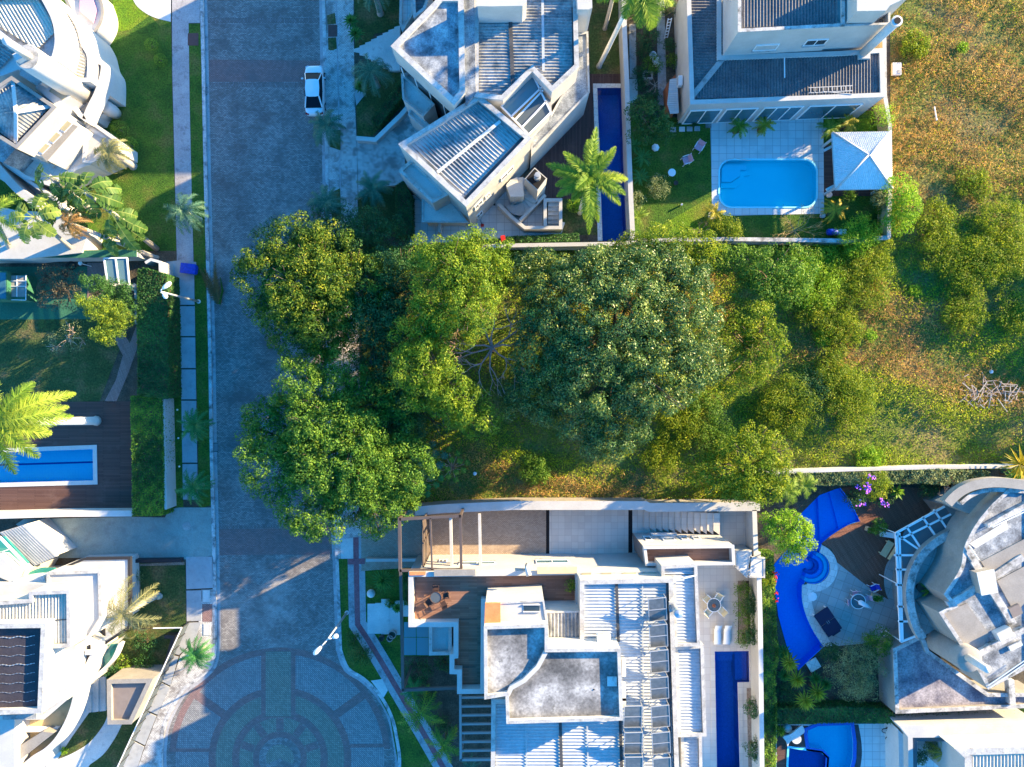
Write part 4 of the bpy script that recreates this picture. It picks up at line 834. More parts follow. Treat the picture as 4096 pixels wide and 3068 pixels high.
# ---------- HOUSE C: white house with dark corrugated L roof ----------
HC = bthing('white_house', 'tall white house with dark corrugated roofs above the turquoise pool', 'd', (400, 400))
zC = 4.9
lo = [nat('c', (1236, -120)), nat('c', (1262, 690)), nat('d', (893, 640)), nat('d', (885, 320)), nat('d', (600, 340)), nat('c', (1466, 368)), nat('c', (1466, -120))]
block(HC, 'n', lo, zC, ph=.42, pw=.34, roof='concrete', cope='stucco')
L1 = [nat('c', (1252, -120)), nat('c', (1466, -120)), nat('c', (1474, 375)), nat('c', (1272, 625))]
L2 = [nat('c', (1272, 652)), nat('c', (1496, 368)), nat('d', (855, 342)), nat('d', (850, 622))]
corrugated(wp('n', L1, zC-.2), zC-.22, (1, 0), .26, .05, 'fibre_dark', HC, 'roof'); corrugated(wp('n', L2, zC-.2), zC-.22, (0, 1), .26, .05, 'fibre_dark', HC, 'roof')
strip(HC, 'flashing', 'n', nat('c', (1272, 640)), nat('c', (1490, 372)), zC-.13, .48, 'concrete', .05); strip(HC, 'flashing', 'd', (228, 360), (230, 515), zC-.12, .09, 'white_paint', .04)
zT = 9.1
block(HC, 'n', [(2953, -120), (2953, 127), (3378, 104), (3378, -120)], zT, ph=.4, pw=.22, roof='concrete', cope='coping_dirty')
corrugated(wp('n', [(2975, -120), (2975, 104), (3352, 92), (3352, -120)], zT), zT-.25, (0, 1), .26, .05, 'fibre_dark', HC, 'roof')
block(HC, 'n', [(3378, -120), (3378, 104), (3560, 96), (3560, 26), (3420, 34), (3420, -120)], zT-.3, ph=.9, pw=.12, roof='concrete')
MB().prism(wp('n', [(3428, -120), (3428, 44), (3545, 42), (3560, 22), (3645, -20), (3645, -120)], zT+1.6), 0, zT+1.6).build('upper_block', 'stucco', HC)
a = Vector(w2('n', (2953, 127), zT)); b = Vector(w2('n', (3378, 104), zT))
window(HC, a, b, .27, .50, zC+.7, zC+1.7, 'stucco', mull=0); window(HC, a, b, .75, .96, zC+1.15, zC+2.15, mull=1)
# windows on the front wall under the low roof
a = Vector(w2('n', nat('c', (1262, 690)), zC)); b = Vector(w2('n', nat('d', (893, 640)), zC))
for t0, t1, mu in ((.02, .19, 1), (.21, .38, 1), (.41, .62, 2), (.65, .93, 1)): window(HC, a, b, t0, t1, .25, 3.5, 'window_glass_blue', mull=mu, out=.05, sill=False, fw=.12)
CH = MB().tube([w3('d', (738, 362), zC-.3), w3('d', (738, 362), zC-.3)+Vector((0, 0, 5.6))], .36, 20).build('chimney', 'stucco_clean', HC, True)
c_ = w3('d', (738, 362), zC-.3); MB().lathe([(.42, 0), (.44, .22), (.30, .24)], (c_.x, c_.y, zC+5.28), 20).build('chimney_cap', 'stucco_clean', CH); MB().lathe([(.27, 0), (.27, .02)], (c_.x, c_.y, zC+5.54), 16).build('flue_mouth', 'dark_void', CH)
MB().box((c_.x+.1, c_.y-.1, zC-.05), (1.0, .8, .25)).build('chimney_base', 'stucco', CH)
g = thing('roof_ladder', 'aluminium ladder lying on the dark corrugated roof of the white house', 'ladder', tuple(w3('d', (530, 600), zC)))
for (p_, q_) in (((388, 582), (678, 568)), ((388, 616), (678, 602)), ((480, 606), (676, 624))): MB().bar(w3('d', p_, zC), w3('d', q_, zC+.02), .06, .06).build('rail', 'galvanised', g)
for i in range(10): x = 402+i*29; MB().bar(w3('d', (x, 582-i*1.4), zC+.03), w3('d', (x, 616-i*1.4), zC+.03), .05, .04).build('rung', 'galvanised', g)
g = thing('air_conditioner', 'white air conditioner box on the left wall of the tall white house', 'air conditioner', tuple(w3('c', (1195, 540), 2.6)))
q = w3('c', (1192, 540), 2.6); MB().box(q, (.38, .9, .62)).build('case', 'white_plastic', g, bevel=.03); MB().box((q.x-.2, q.y, q.z), (.03, .6, .5)).build('grille', 'galvanised', g)
g = thing('awning', 'white ribbed awning over the brick barbecue left of the white house', 'awning', tuple(w3('c', (1150, 630), 2.2)))
corrugated(wp('c', [(1125, 525), (1175, 518), (1186, 752), (1128, 755), (1108, 690)], 2.3), 2.3, (1, 0), .2, .02, 'stucco_clean', g, 'canopy'); MB().prism(wp('c', [(1105, 560), (1160, 500), (1160, 740), (1115, 725)], 1.6), 0, 1.9).build('brick_base', 'terracotta', g)
# pavilion
PV = thing('pool_pavilion', 'white tiled pyramid roofed pavilion beside the turquoise pool', 'pavilion', (*w2('d', (740, 1065), 0), 0))
ap = w3('d', (783, 1030), 4.4); cs = [w3('d', q, 2.9) for q in ((545, 880), (930, 874), (942, 1250), (566, 1256))]
for i in range(4):
    A, B = cs[i], cs[(i+1) % 4]; d = (B-A).normalized(); L_ = (B-A).length; inn = (ap-(A+B)/2); n_ = inn.normalized(); tm = MB(); nb = int(L_/.17)
    up = d.cross(n_).normalized(); up = up if up.z > 0 else -up
    prev = None
    for k in range(nb*4+1):
        t_ = k/(nb*4); base_ = A.lerp(B, t_); lim = min(t_/max(1e-4, (ap-A).dot(d)/L_), (1-t_)/max(1e-4, 1-(ap-A).dot(d)/L_)); lim = max(0, min(1, lim))
        o_ = up*(.05+.045*math.cos(2*math.pi*k/4)); row = []
        H_ = (ap-A)-d*((ap-A).dot(d)); rows = 9
        for j in range(rows+1):
            f_ = lim*j/rows; row.append(base_+H_*f_+o_+up*(.03*((rows-j) % 1)))
        ids = []
        for v in row: ids.append(len(tm.v)); tm.v.append(tuple(v))
        if prev: tm.f += [(prev[j], ids[j], ids[j+1], prev[j+1]) for j in range(rows)]
        prev = ids
    tm.build('roof_slope', 'white_tile', PV, True)
    MB().tube([A+Vector((0, 0, .08)), ap+Vector((0, 0, .12))], .10, 8).build('ridge_tile', 'stucco_clean', PV, True)
    p_ = A+(ap-A)*.13; MB().tube([(p_.x, p_.y, 0), (p_.x, p_.y, p_.z)], .13, 10).build('post', 'stucco_clean', PV)
    MB().bar(A-Vector((0, 0, .07)), B-Vector((0, 0, .07)), .1, .12).build('eave_board', 'terracotta' if i == 1 else 'stucco_clean', PV)
for q in ((515, 985), (530, 1245)): p_ = w3('d', q, 2.4); MB().box(p_, (.75, .22, .2), .5).build('bracket', 'stucco_clean', PV)

# ---------- HOUSE D: large house bottom centre ----------
HD = bthing('modern_house', 'large white modern house with wooden terraces, concrete slabs and pale corrugated roofs, bottom centre', 'k', (400, 900))
zR = 8.6
block(HD, 'k', [(498, 500), (1072, 487), (1086, 930), (1112, 1760), (-56, 1760), (-50, 1240), (498, 1235)], zR, ph=.42, pw=.32, corr=dict(d=(1, 0), pitch=.27, amp=.038, mat='fibre_white'))
for a, b in (((723, 515), (735, 880)), ((1040, 515), (1058, 1720)), ((374, 1380), (384, 1720)), ((746, 1370), (756, 1720)), ((884, 520), (892, 1720)), ((540, 1390), (548, 1720)), ((160, 1390), (166, 1720))):
    thin = a[0] in (884, 540, 160); strip(HD, 'flashing' if thin else 'gutter', 'k', a, b, zR-(.22 if thin else .19), .10 if thin else .24, 'fibre_white' if thin else 'gutter')
block(HD, 'k', [(1004, 410), (1222, 398), (1242, 905), (1082, 910), (1072, 487), (1004, 490)], 8.0, ph=.4, pw=.22, corr=dict(d=(1, 0), pitch=.27, amp=.038, mat='fibre_white'))
block(HD, 'k', [(1086, 912), (1263, 900), (1280, 1465), (1105, 1470)], 7.6, ph=.4, pw=.24, corr=dict(d=(1, 0), pitch=.27, amp=.038, mat='fibre_white'))
block(HD, 'k', [(1125, 1462), (1250, 1462), (1256, 1760), (1132, 1760)], 7.2, ph=.4, pw=.2, corr=dict(d=(1, 0), pitch=.27, amp=.038, mat='fibre_white'))
block(HD, 'k', [(-98, 785), (296, 772), (296, 926), (746, 922), (762, 1366), (42, 1388), (36, 1214), (-95, 1236)], 10.7, ph=.45, pw=.22, roof='grey_slab', cope='coping', roofname='slab')
MB().prism(ribbon(wp('k', [(284, 945), (235, 1035), (150, 1120), (70, 1165), (48, 1212)], 10.55), .34), 10.25, 10.6).build('parapet', 'stucco', HD)
q = w3('k', (695, 1125), 10.3); MB().box(q, (.75, .75, .12)).build('hatch', 'concrete_light', HD)
q = w3('k', (578, 1160), 9.8); MB().lathe([(.06, 0), (.06, .03)], (q.x, q.y, 10.28), 10).build('drain_hole', 'dark_void', HD)
block(HD, 'k', [(-90, 642), (272, 622), (294, 770), (-96, 783)], 9.7, ph=.1, pw=.1, roof='stucco')
MB().prism(wp('k', [(-92, 642), (2, 640), (4, 765), (-97, 772)], 9.9), 9.63, 9.9).build('tiled_cap', 'orange_tile', HD)
MB().prism(wp('k', [(148, 655), (246, 652), (246, 690), (150, 692)], 9.7), 9.64, 9.68).build('roof_window', 'window_glass', HD)
for y in (650, 693): strip(HD, 'window_frame', 'k', (143, y), (250, y), 9.7, .08, 'stucco_clean', .1)
block(HD, 'k', [(284, 694), (497, 690), (506, 862), (298, 862)], 8.2, ph=.2, pw=.10, corr=dict(d=(0, 1), pitch=.3, amp=.06, mat='fibre_grey'))
# terrace
tp_ = [(985, 450), (2046, 438), (2048, 695), (1826, 692), (1461, 645), (1456, 1200), (1287, 1202), (1287, 1080), (1240, 1078), (1240, 962), (1265, 958), (1265, 785), (985, 787)]
block(HD, 'j', tp_, 6.2, ph=1.0, pw=.36, roof='wood_floor', cope='stucco', roofname='terrace_floor')
MB().prism(wp('j', [(1142, 434), (1398, 432), (1398, 470), (1142, 474)], 6.45), 6.21, 6.42).build('parapet_cap', 'beige_stucco', HD)
MB().prism(wp('k', [(232, 420), (478, 418), (478, 457), (232, 459)], 6.45), 6.21, 6.42).build('stone_cladding', 'yellow_wood', HD)
MB().prism(wp('j', [(988, 447), (1090, 446), (1086, 468), (988, 470)], 6.4), 6.21, 6.3).build('parapet_cap', 'orange_tile', HD)
strip(HD, 'floor_joint', 'j', (1268, 740), (1410, 738), 5.23, .05, 'gutter', .02); strip(HD, 'floor_joint', 'j', (1262, 1038), (1400, 1036), 5.23, .05, 'gutter', .02)
block(HD, 'j', [(1112, 772), (1250, 772), (1250, 960), (1112, 963)], 4.4, ph=.55, pw=.26, roof='concrete_light')
# steel posts, canopy glass
for i, q in enumerate([[(955, 758), (1028, 758), (1030, 850), (955, 850)], [(1032, 758), (1108, 758), (1108, 850), (1034, 850)], [(955, 854), (1030, 854), (1030, 963), (955, 963)], [(1034, 854), (1108, 854), (1108, 963), (1034, 963)]]):
    MB().prism(wp('j', q, 3.6), 3.55, 3.6).build('glass_canopy', 'glass_blue', HD)
FR = thing('steel_pergola', 'brown steel pergola frame over the brick driveway and front garden of the modern house', 'pergola', (*w2('j', (935, 430), 0), 0))
zf = 5.6
for a, b, w_ in (((928, 118), (1308, 98), .24), ((1306, 90), (1311, 438), .22), ((928, 108), (932, 440), .26), ((930, 436), (1316, 432), .22), ((1120, 112), (1130, 432), .14), ((935, 440), (950, 1180), .24), ((944, 1178), (1284, 1164), .24)):
    MB().bar(w3('j', a, zf), w3('j', b, zf), w_, .28).build('beam', 'brown_metal', FR)
for q in ((930, 115), (1306, 98), (950, 1175)): p_ = w3('j', q, zf); MB().box((p_.x, p_.y, zf/2), (.2, .2, zf-.15)).build('post', 'brown_metal', FR)
t = thing('screen_wall', 'tall brown panelled screen standing across the brick driveway under the steel pergola', 'screen', (*w2('j', (1090, 250), 0), 0))
a = w3('j', (1066, 122), 5.3); b = w3('j', (1070, 415), 5.3)
for i in range(18): MB().bar((a.x, a.y, .16+i*.292), (b.x, b.y, .16+i*.292), .06, .284).build('board', 'brown_metal', t)
for k_ in (0, .5, 1): p_ = a.lerp(b, k_); MB().box((p_.x+.09, p_.y, 2.65), (.10, .10, 5.3)).build('post', 'brown_metal', t)
# white cross beams over driveway
for k_, (a, b) in enumerate((((1245, 100), (1252, 412)), ((1424, 85), (1430, 410)))):
    MB().bar(w3('j', a, 4.0), w3('j', b, 4.0), .24, .3).build('cross_beam', 'stucco', HD)
LP = thing('louvre_pergola', 'grey slatted pergola with eight bars above dark garden, below the wooden terrace', 'pergola', (*w2('j', (1300, 1400), 0), 0))
zl = 4.6
for a, b in (((1305, 1205), (1308, 1615)), ((1503, 1200), (1503, 1660)), ((1305, 1610), (1505, 1608))): MB().bar(w3('j', a, zl), w3('j', b, zl), .2, .24).build('beam', 'grey_metal', LP)
for i in range(8): MB().bar(w3('j', (1306, 1225+i*55), zl), w3('j', (1503, 1222+i*55), zl), .17, .2).build('slat', 'grey_metal', LP)
for q in ((1306, 1225), (1306, 1608)): p_ = w3('j', q, zl); MB().box((p_.x, p_.y, zl/2), (.18, .18, zl-.1)).build('post', 'grey_metal', LP)
# NE small balcony block
NB = [(892, 290), (1452, 282), (1458, 402), (906, 408)]
block(HD, 'k', NB, 5.7, ph=.9, pw=.2, roof='wood_floor', cope='stucco_clean', roofname='balcony_floor')
MB().prism(wp('k', [(818, 205), (880, 172), (1345, 200), (1400, 290), (905, 300), (892, 290)], 0), .0, .04).build('plinth', 'tile_beige', HD)
a = Vector(w2('k', NB[1], 5.7)); b = Vector(w2('k', NB[0], 5.7))
for t0, t1, zb, zt, gl in ((.28, .36, 2.2, 3.3, 'window_glass'), (.42, .5, 2.2, 3.3, 'window_glass'), (.58, .72, 2.6, 3.6, 'window_glass_blue'), (.84, .92, 2.0, 3.4, 'window_glass'), (.5, .8, .9, 1.4, 'concrete')): window(HD, a, b, t0, t1, zb, zt, gl, mull=0)
a2 = Vector(w2('k', NB[3], 5.7)); wpanel(HD, 'clad_wall', b, a2, .05, 4.75, .03, 'brown_wall', .0)
for y_ in (283, 405): MB().bar(w3('k', (900, y_), 5.95), w3('k', (1452, y_-4), 5.95), .05, .05).build('handrail', 'galvanised', HD)
# wall between terrace and roofs (upper storey) with windows
block(HD, 'k', [(480, 458), (1000, 444), (1004, 488), (498, 500)], 6.9, ph=.08, pw=.1, roof='stucco')
a = Vector(w2('j', (2046, 438), 6.2)); b = Vector(w2('j', (985, 450), 6.2))
for t0, t1, zb, zt, gl in ((.05, .25, 2.6, 3.8, 'window_glass_blue'), (.50, .72, 3.0, 3.9, 'window_glass_blue'), (.80, .85, 2.0, 3.0, 'window_glass')): window(HD, a, b, t0, t1, zb, zt, gl, mull=1)
for i, x in enumerate((540, 665, 790, 915)): MB().prism(wp('k', [(x-35, 452), (x+(55 if i > 1 else 25), 450), (x+(55 if i > 1 else 25), 466), (x-35, 468)], 6.9), 6.9, 6.93).build('window', 'window_glass_tan', HD)
# flue bend
q = w3('k', (172, 440), 6.3); MB().tube([w3('k', (170, 405), 5.4), w3('k', (170, 432), 6.8), w3('k', (180, 470), 7.0)], [.22, .22, .24], 14).build('flue', 'stucco_clean', HD, True)
# wooden things on the house
t = thing('rooftop_air_unit', 'white box shaped air unit on the parapet beside the big concrete slab roof', 'air conditioner', tuple(w3('k', (642, 852), zR)))
q = w3('k', (642, 852), zR+.3); MB().box(q, (1.1, .55, .7)).build('case', 'white_plastic', t, bevel=.04); MB().box((q.x-.2, q.y+.29, q.z), (.5, .03, .5)).build('grille', 'galvanised', t)
for i, y in enumerate((1035, 1185, 1250)):
    q = w3('k', (758, y), 8.7); MB().box((q.x+.1, q.y, 8.75), (.35, 1.4 if i < 2 else .8, .5)).build('vent_box', 'stucco', HD, bevel=.02)
t = thing('water_heater_flue', 'shiny flue pipe on a dark base right of the upper solar panel', 'chimney', tuple(w3('k', (1070, 660), 8.6)))
q = w3('k', (1068, 655), 8.6); MB().box((q.x, q.y, 8.75), (.6, .7, .3)).build('base', 'galvanised', t); MB().tube([(q.x, q.y, 8.8), (q.x+.1, q.y-.1, 10.3)], .26, 16).build('pipe', 'steel', t, True); MB().lathe([(.34, 0), (.34, .2), (.02, .3)], (q.x+.1, q.y-.1, 10.25), 16).build('cap', 'steel', t)
# solar panels
def solar():
    t = thing('solar_panel', 'x', 'solar panel', (0, 0, 0), 'solar panels on the corrugated roof')
    W_, L_, tl = 1.45, 2.05, .62
    R = Matrix.Rotation(tl*.45, 3, 'X') @ Matrix.Rotation(.0, 3, 'Z'); z_ = .75
    def pt(x, y, z=0): v = R @ Vector((x, y, z)); return (v.x, v.y, v.z+z_)
    for a, b in ((-L_/2, 0), (0, L_/2)):
        m = MB(); m.add([pt(-W_/2+.05, a+.05, .02), pt(W_/2-.05, a+.05, .02), pt(W_/2-.05, b-.05, .02), pt(-W_/2+.05, b-.05, .02)], [(0, 1, 2, 3)]); m.build('collector', 'solar', t)
    fr = MB()
    for a, b in (((-W_/2, -L_/2), (W_/2, -L_/2)), ((-W_/2, 0), (W_/2, 0)), ((-W_/2, L_/2), (W_/2, L_/2)), ((-W_/2, -L_/2), (-W_/2, L_/2)), ((W_/2, -L_/2), (W_/2, L_/2))): fr.bar(pt(*a), pt(*b), .06, .09)
    fr.build('frame', 'galvanised', t); lg = MB()
    for x, y in ((-W_/2, L_/2), (W_/2, L_/2), (-W_/2, -L_/2), (W_/2, -L_/2)): q = pt(x, y); lg = MB().bar((q[0], q[1], 0), q, .05); lg.build('leg', 'galvanised', t)
    return t
sp0 = solar(); first = True
names = ['topmost', 'second', 'third', 'fourth', 'fifth', 'sixth', 'lowest']
for i, (x, y) in enumerate(((978, 680), (984, 845), (990, 1003), (990, 1170), (996, 1345), (1001, 1510), (1006, 1668))):
    q = w3('k', (x, y), 9.2); o = sp0 if first else copytree(sp0); first = False; relabel(o, (q.x, q.y, 8.4), .10, '%s tilted solar panel in the right row of seven on the pale corrugated roof' % names[i])
for i, (x, y) in enumerate(((825, 1346), (827, 1510), (829, 1662))):
    q = w3('k', (x, y), 9.2); relabel(copytree(sp0), (q.x, q.y, 8.4), .02, '%s panel of the short left row of dark solar panels' % ('topmost', 'middle', 'lowest')[i])
t = thing('clothes_line', 'thin white poles across the narrow corrugated roof of the modern house', 'pole', tuple(w3('k', (1150, 480), 8)))
MB().tube([w3('k', (1075, 492), 8.5), w3('k', (1218, 466), 8.5)], .03, 6).build('pole', 'white_paint', t); MB().tube([w3('k', (1080, 505), 8.5), w3('k', (1216, 470), 8.5)], .03, 6).build('pole', 'white_paint', t)
# stairs in the side passage
for i in range(13):
    x = 852+i*37; MB().prism(wp('k', [(x, 62), (x+38, 62), (x+38, 195), (x, 168)], 0), 0, .10+.02*i if i < 1 else .10+.11*(13-i) if False else .12*(i+1)).build('stair_tread', 'tile_beige', HD)
# gatehouse box at the patio's right
block(HD, 'k', [(1462, 318), (1560, 314), (1560, 380), (1532, 482), (1470, 425)], 2.6, ph=.06, pw=.1, roof='stucco_clean')
block(HD, 'l', [(-5, 352), (92, 358), (92, 482), (-5, 480)], 2.6, z0=2.3, ph=.06, pw=.1, roof='stucco_clean')

# ---------- HOUSE E: round concrete house, right ----------
HE = bthing('round_house', 'beige concrete house with curved terrace, glass pergola and stained flat roofs, right edge', 'l', (1400, 500))
block(HE, 'l', [(890, 925), (1062, 838), (1085, 862), (1110, 935), (1480, 1200), (1800, 1200), (1800, 1285), (905, 1325)], 2.9, ph=.4, pw=.3, wall='beige_stucco', roof='purple_slab', cope='coping_dirty')
MB().prism(wp('l', [(1610, 1120), (1645, 1120), (1655, 1270), (1618, 1272)], 3.2), 2.5, 3.1).build('parapet', 'coping_dirty', HE)
arc = curve([(1320, 178), (1190, 240), (1085, 325), (1018, 440), (992, 560), (1002, 680), (1035, 790), (1075, 862)], 5)
inner = [(1105, 830), (1300, 890), (1300, 640), (1250, 500), (1320, 300), (1420, 140)]
MB().prism(wp('l', arc+inner, 3.0), 0, 2.9).build('wall', 'beige_stucco', HE); MB().sheet(wp('l', arc+inner, 3.0), 2.92).build('terrace_floor', 'tile_terrace', HE)
ap2 = wp('l', arc, 3.9); MB().prism(ribbon(ap2, .62), 2.93, 3.85).build('parapet', 'beige_stucco', HE); MB().prism(ribbon(ap2, .70), 3.851, 3.92).build('coping', 'coping_dirty', HE)
main = curve([(1425, 120), (1375, 200), (1330, 300), (1315, 400), (1270, 490), (1205, 585)], 4)+[(1262, 655), (1175, 698), (1300, 890), (1430, 1080), (1480, 1175), (1800, 1000), (1800, -90), (1620, -80), (1500, 30)]
zE = 6.6
block(HE, 'l', main, zE, ph=.35, pw=.26, wall='beige_stucco', roof='stained_slab', cope='coping_dirty')
def lowbeam(pts, w_=.5, h=.34, m_='coping_dirty', z=zE): MB().prism(ribbon(wp('l', pts, z), w_), z-.5, z-.34+h).build('beam', m_, HE)
lowbeam([(1350, 310), (1470, 505), (1640, 775)], .6, .3); lowbeam([(1235, 655), (1350, 590), (1470, 510), (1700, 355)], .6, .3); lowbeam([(1400, 960), (1700, 800)], .5, .5); lowbeam([(1470, 160), (1720, 20)], .35, .5)
for q, m_, hh in (([(1360, 270), (1590, 130), (1600, 180), (1400, 300)], 'concrete_light', .05), ([(1430, 380), (1720, 230), (1720, 340), (1490, 480)], 'beige_stucco', .12), ([(1190, 700), (1340, 640), (1480, 830), (1440, 930), (1310, 930)], 'beige_stucco', .12), ([(1530, 500), (1720, 400), (1720, 620), (1640, 700)], 'beige_stucco', .10)):
    MB().prism(wp('l', q, zE-.3), zE-.34, zE-.33+hh).build('raised_slab', m_, HE)
q = wp('l', [(1412, 455), (1510, 435), (1535, 570), (1440, 588)], zE+.8); MB().prism(q, zE-.3, zE+.75).build('water_tank_box', 'beige_stucco', HE); MB().prism(inset(q, -.06), zE+.75, zE+.83).build('tank_lid', 'concrete_light', HE)
cy = w3('l', (1370, 995), 7.4); MB().lathe([(1.08, 0), (1.08, 7.2), (1.0, 7.3), (.1, 7.3)], (cy.x, cy.y, 0), 28).build('chimney', 'beige_stucco', HE, True)
MB().tube([(cy.x-.2, cy.y+.2, 7.2), (cy.x-.2, cy.y+.2, 9.8)], .30, 16).build('flue', 'stucco_clean', HE, True)
for a, b in (((1490, 160), (1700, 60)), ((1505, 168), (1720, 66)), ((1360, 280), (1420, 370)), ((1480, 1150), (1720, 985)), ((1490, 1165), (1720, 1005))): MB().tube([w3('l', a, zE+.15), w3('l', b, zE+.15)], .045, 6).build('pipe', 'white_paint', HE)
for q, s_ in (((1565, 825), (1.3, .8, .7)), ((1655, 910), (1.2, .45, .2)), ((1650, 690), (1.0, .9, .3))):
    p_ = w3('l', q, zE); MB().box((p_.x, p_.y, zE-.3+s_[2]/2), s_, .45).build('roof_unit', 'stucco_clean' if s_[2] > .4 else 'brown_wall' if s_[0] == 1.0 else 'concrete_light', HE, bevel=.03)
# top arch
ha = curve([(1310, 1680), (1345, 1640), (1410, 1590), (1500, 1555), (1640, 1540), (1840, 1560)], 5)
MB().prism(ribbon(wp('h', ha, 6.8), .8), 6.2, 6.9).build('arch_beam', 'beige_stucco', HE)
ha = curve([(1400, 1680), (1480, 1620), (1600, 1590), (1840, 1600)], 5); MB().prism(ribbon(wp('h', ha, 6.5), .35), 5.9, 6.5).build('arch_beam', 'coping_dirty', HE)
MB().prism(wp('l', [(1205, 30), (1330, -60), (1420, 20), (1425, 110), (1400, 130), (1320, 175)], 3.4), 0, 3.3).build('wall', 'brown_wall', HE); MB().prism(wp('l', [(1215, 20), (1420, -70), (1800, -120), (1800, -20), (1500, 30), (1425, 115)], 5), 3.3, 5.0).build('wall', 'beige_stucco', HE)
# glass pergola
PG = thing('glass_pergola', 'pale framed glass roof curving round the terrace of the round house', 'pergola', (*w2('l', (920, 500), 0), 0))
zg = 3.2
fr = [((905, 205), (1140, 75)), ((1140, 75), (1215, 35)), ((905, 205), (935, 880)), ((925, 205), (945, 870)), ((935, 240), (1300, 60)), ((1215, 35), (1325, 165)), ((970, 165), (1075, 325)), ((1070, 105), (1165, 245)), ((1140, 60), (1235, 200)), ((905, 210), (1080, 330)), ((895, 342), (1070, 342)), ((905, 430), (1020, 432)), ((905, 525), (992, 530)), ((915, 660), (995, 662)), ((920, 752), (1015, 752)), ((935, 880), (1060, 830)), ((1080, 330), (1325, 172))]
for a, b in fr: MB().bar(w3('l', a, zg), w3('l', b, zg), .17, .16).build('beam', 'white_paint', PG)
for q in ([(945, 220), (970, 175), (1068, 325), (1075, 335), (925, 335)], [(980, 165), (1065, 115), (1155, 245), (1085, 320)], [(1078, 108), (1138, 72), (1228, 198), (1170, 240)], [(1148, 68), (1212, 40), (1318, 165), (1240, 195)], [(945, 350), (1060, 350), (1010, 430), (945, 430)], [(945, 438), (1010, 438), (985, 525), (945, 525)], [(945, 532), (985, 532), (985, 655), (945, 655)], [(945, 665), (990, 665), (1010, 748), (945, 748)], [(945, 758), (1015, 758), (1050, 825), (945, 868)]):
    MB().prism(wp('l', q, zg), zg, zg+.02).build('pane', 'glass_grey', PG)
for q in ((905, 205), (915, 520), (935, 875), (1215, 40)): p_ = w3('l', q, zg); MB().box((p_.x, p_.y, zg/2), (.07, .07, zg-.1)).build('post', 'white_paint', PG)

# ---------- HOUSE G: bottom right ----------
HG = bthing('courtyard_house', 'white house with a glazed courtyard and tiled roof at the bottom right corner', 'l', (1200, 1500))
go = [(925, 1400), (1800, 1385), (1800, 1470), (1010, 1475), (1015, 1760), (985, 1760), (980, 1470)]
MB().prism(wp('l', go, 3.2), 0, 3.2).build('wall', 'stucco', HG)
MB().prism(wp('l', [(928, 1430), (990, 1500), (995, 1760), (935, 1760)], 2.6), 0, 2.4).build('wall', 'stucco_clean', HG)
block(HG, 'l', [(1275, 1545), (1800, 1530), (1800, 1800), (1335, 1800), (1335, 1600)], 5.6, ph=.3, pw=.55, corr=dict(d=(0, 1), pitch=.3, amp=.05, mat='fibre_beige'))
MB().sheet(wp('l', [(1012, 1478), (1290, 1478), (1330, 1740), (1012, 1740)], 0), .06).build('courtyard_floor', 'tile_patio', HG)
MB().prism(wp('l', [(1012, 1478), (1285, 1478), (1290, 1740), (1250, 1740), (1240, 1500), (1040, 1500), (1040, 1740), (1012, 1740)], 2.8), 2.7, 2.74).build('glass_roof', 'glass_grey', HG)
MB().prism(wp('l', [(1285, 1440), (1800, 1430), (1800, 1500), (1290, 1500)], 2.9), 2.9, 3.0).build('step_slab', 'concrete_light', HG)

# ---------- HOUSE F: lower left ----------
HF = bthing('curved_white_house', 'white house with curved balcony, black framed canopy and dark flat roof, lower left', 'i', (200, 900))
block(HF, 'i', [(345, 437), (520, 360), (806, 355), (808, 792), (640, 905), (630, 437)], 3.9, z0=3.5, ph=.12, pw=.18, roof='stucco_clean', cope='black_metal', wall='black_metal')
MB().prism(wp('i', [(420, 470), (560, 410), (740, 400), (740, 760), (620, 850), (560, 500)], 3.4), 0, 3.49).build('wall', 'stucco', HF)
block(HF, 'i', [(290, 450), (622, 438), (630, 735), (560, 850), (440, 910), (290, 912)], 6.2, ph=.18, pw=.2, roof='stucco')
block(HF, 'i', [(-120, 640), (182, 618), (182, 570), (432, 560), (436, 912), (282, 922), (276, 766), (-120, 768)], 8.3, ph=.4, pw=.26, cope='coping', corr=dict(d=(0, 1), pitch=.27, amp=.055, mat='fibre_beige'))
strip(HF, 'gutter', 'i', (290, 748), (412, 742), 8.1, .08, 'gutter')
block(HF, 'i', [(-120, 772), (282, 766), (258, 1322), (-120, 1335)], 9.3, ph=.5, pw=.34, roof='black_roof', cope='coping', roofname='dark_roof')
for i in range(8):
    y = 858+i*57; m = MB(); big = i in (0, 3); m.tube([w3('i', (-60+k_*11, y+4*math.sin(k_*.7)-k_*.5), 8.86) for k_ in range(26)], [(.05 if big else .025)*(1 if k_ % 2 else .25) for k_ in range(26)], 6)
    m.build('fixing_strip', 'steel', HF)
MB().prism(wp('i', [(10, 1340), (220, 1330), (220, 1362), (12, 1368)], 7.5), 6.0, 7.4).build('louvre', 'fibre_grey', HF)
pl = [(287, 928)]+curve([(320, 925), (350, 945), (366, 1000), (370, 1080)], 4)+[(370, 1192), (288, 1196)]
block(HF, 'i', pl, 7.4, ph=.3, pw=.18, roof='concrete')
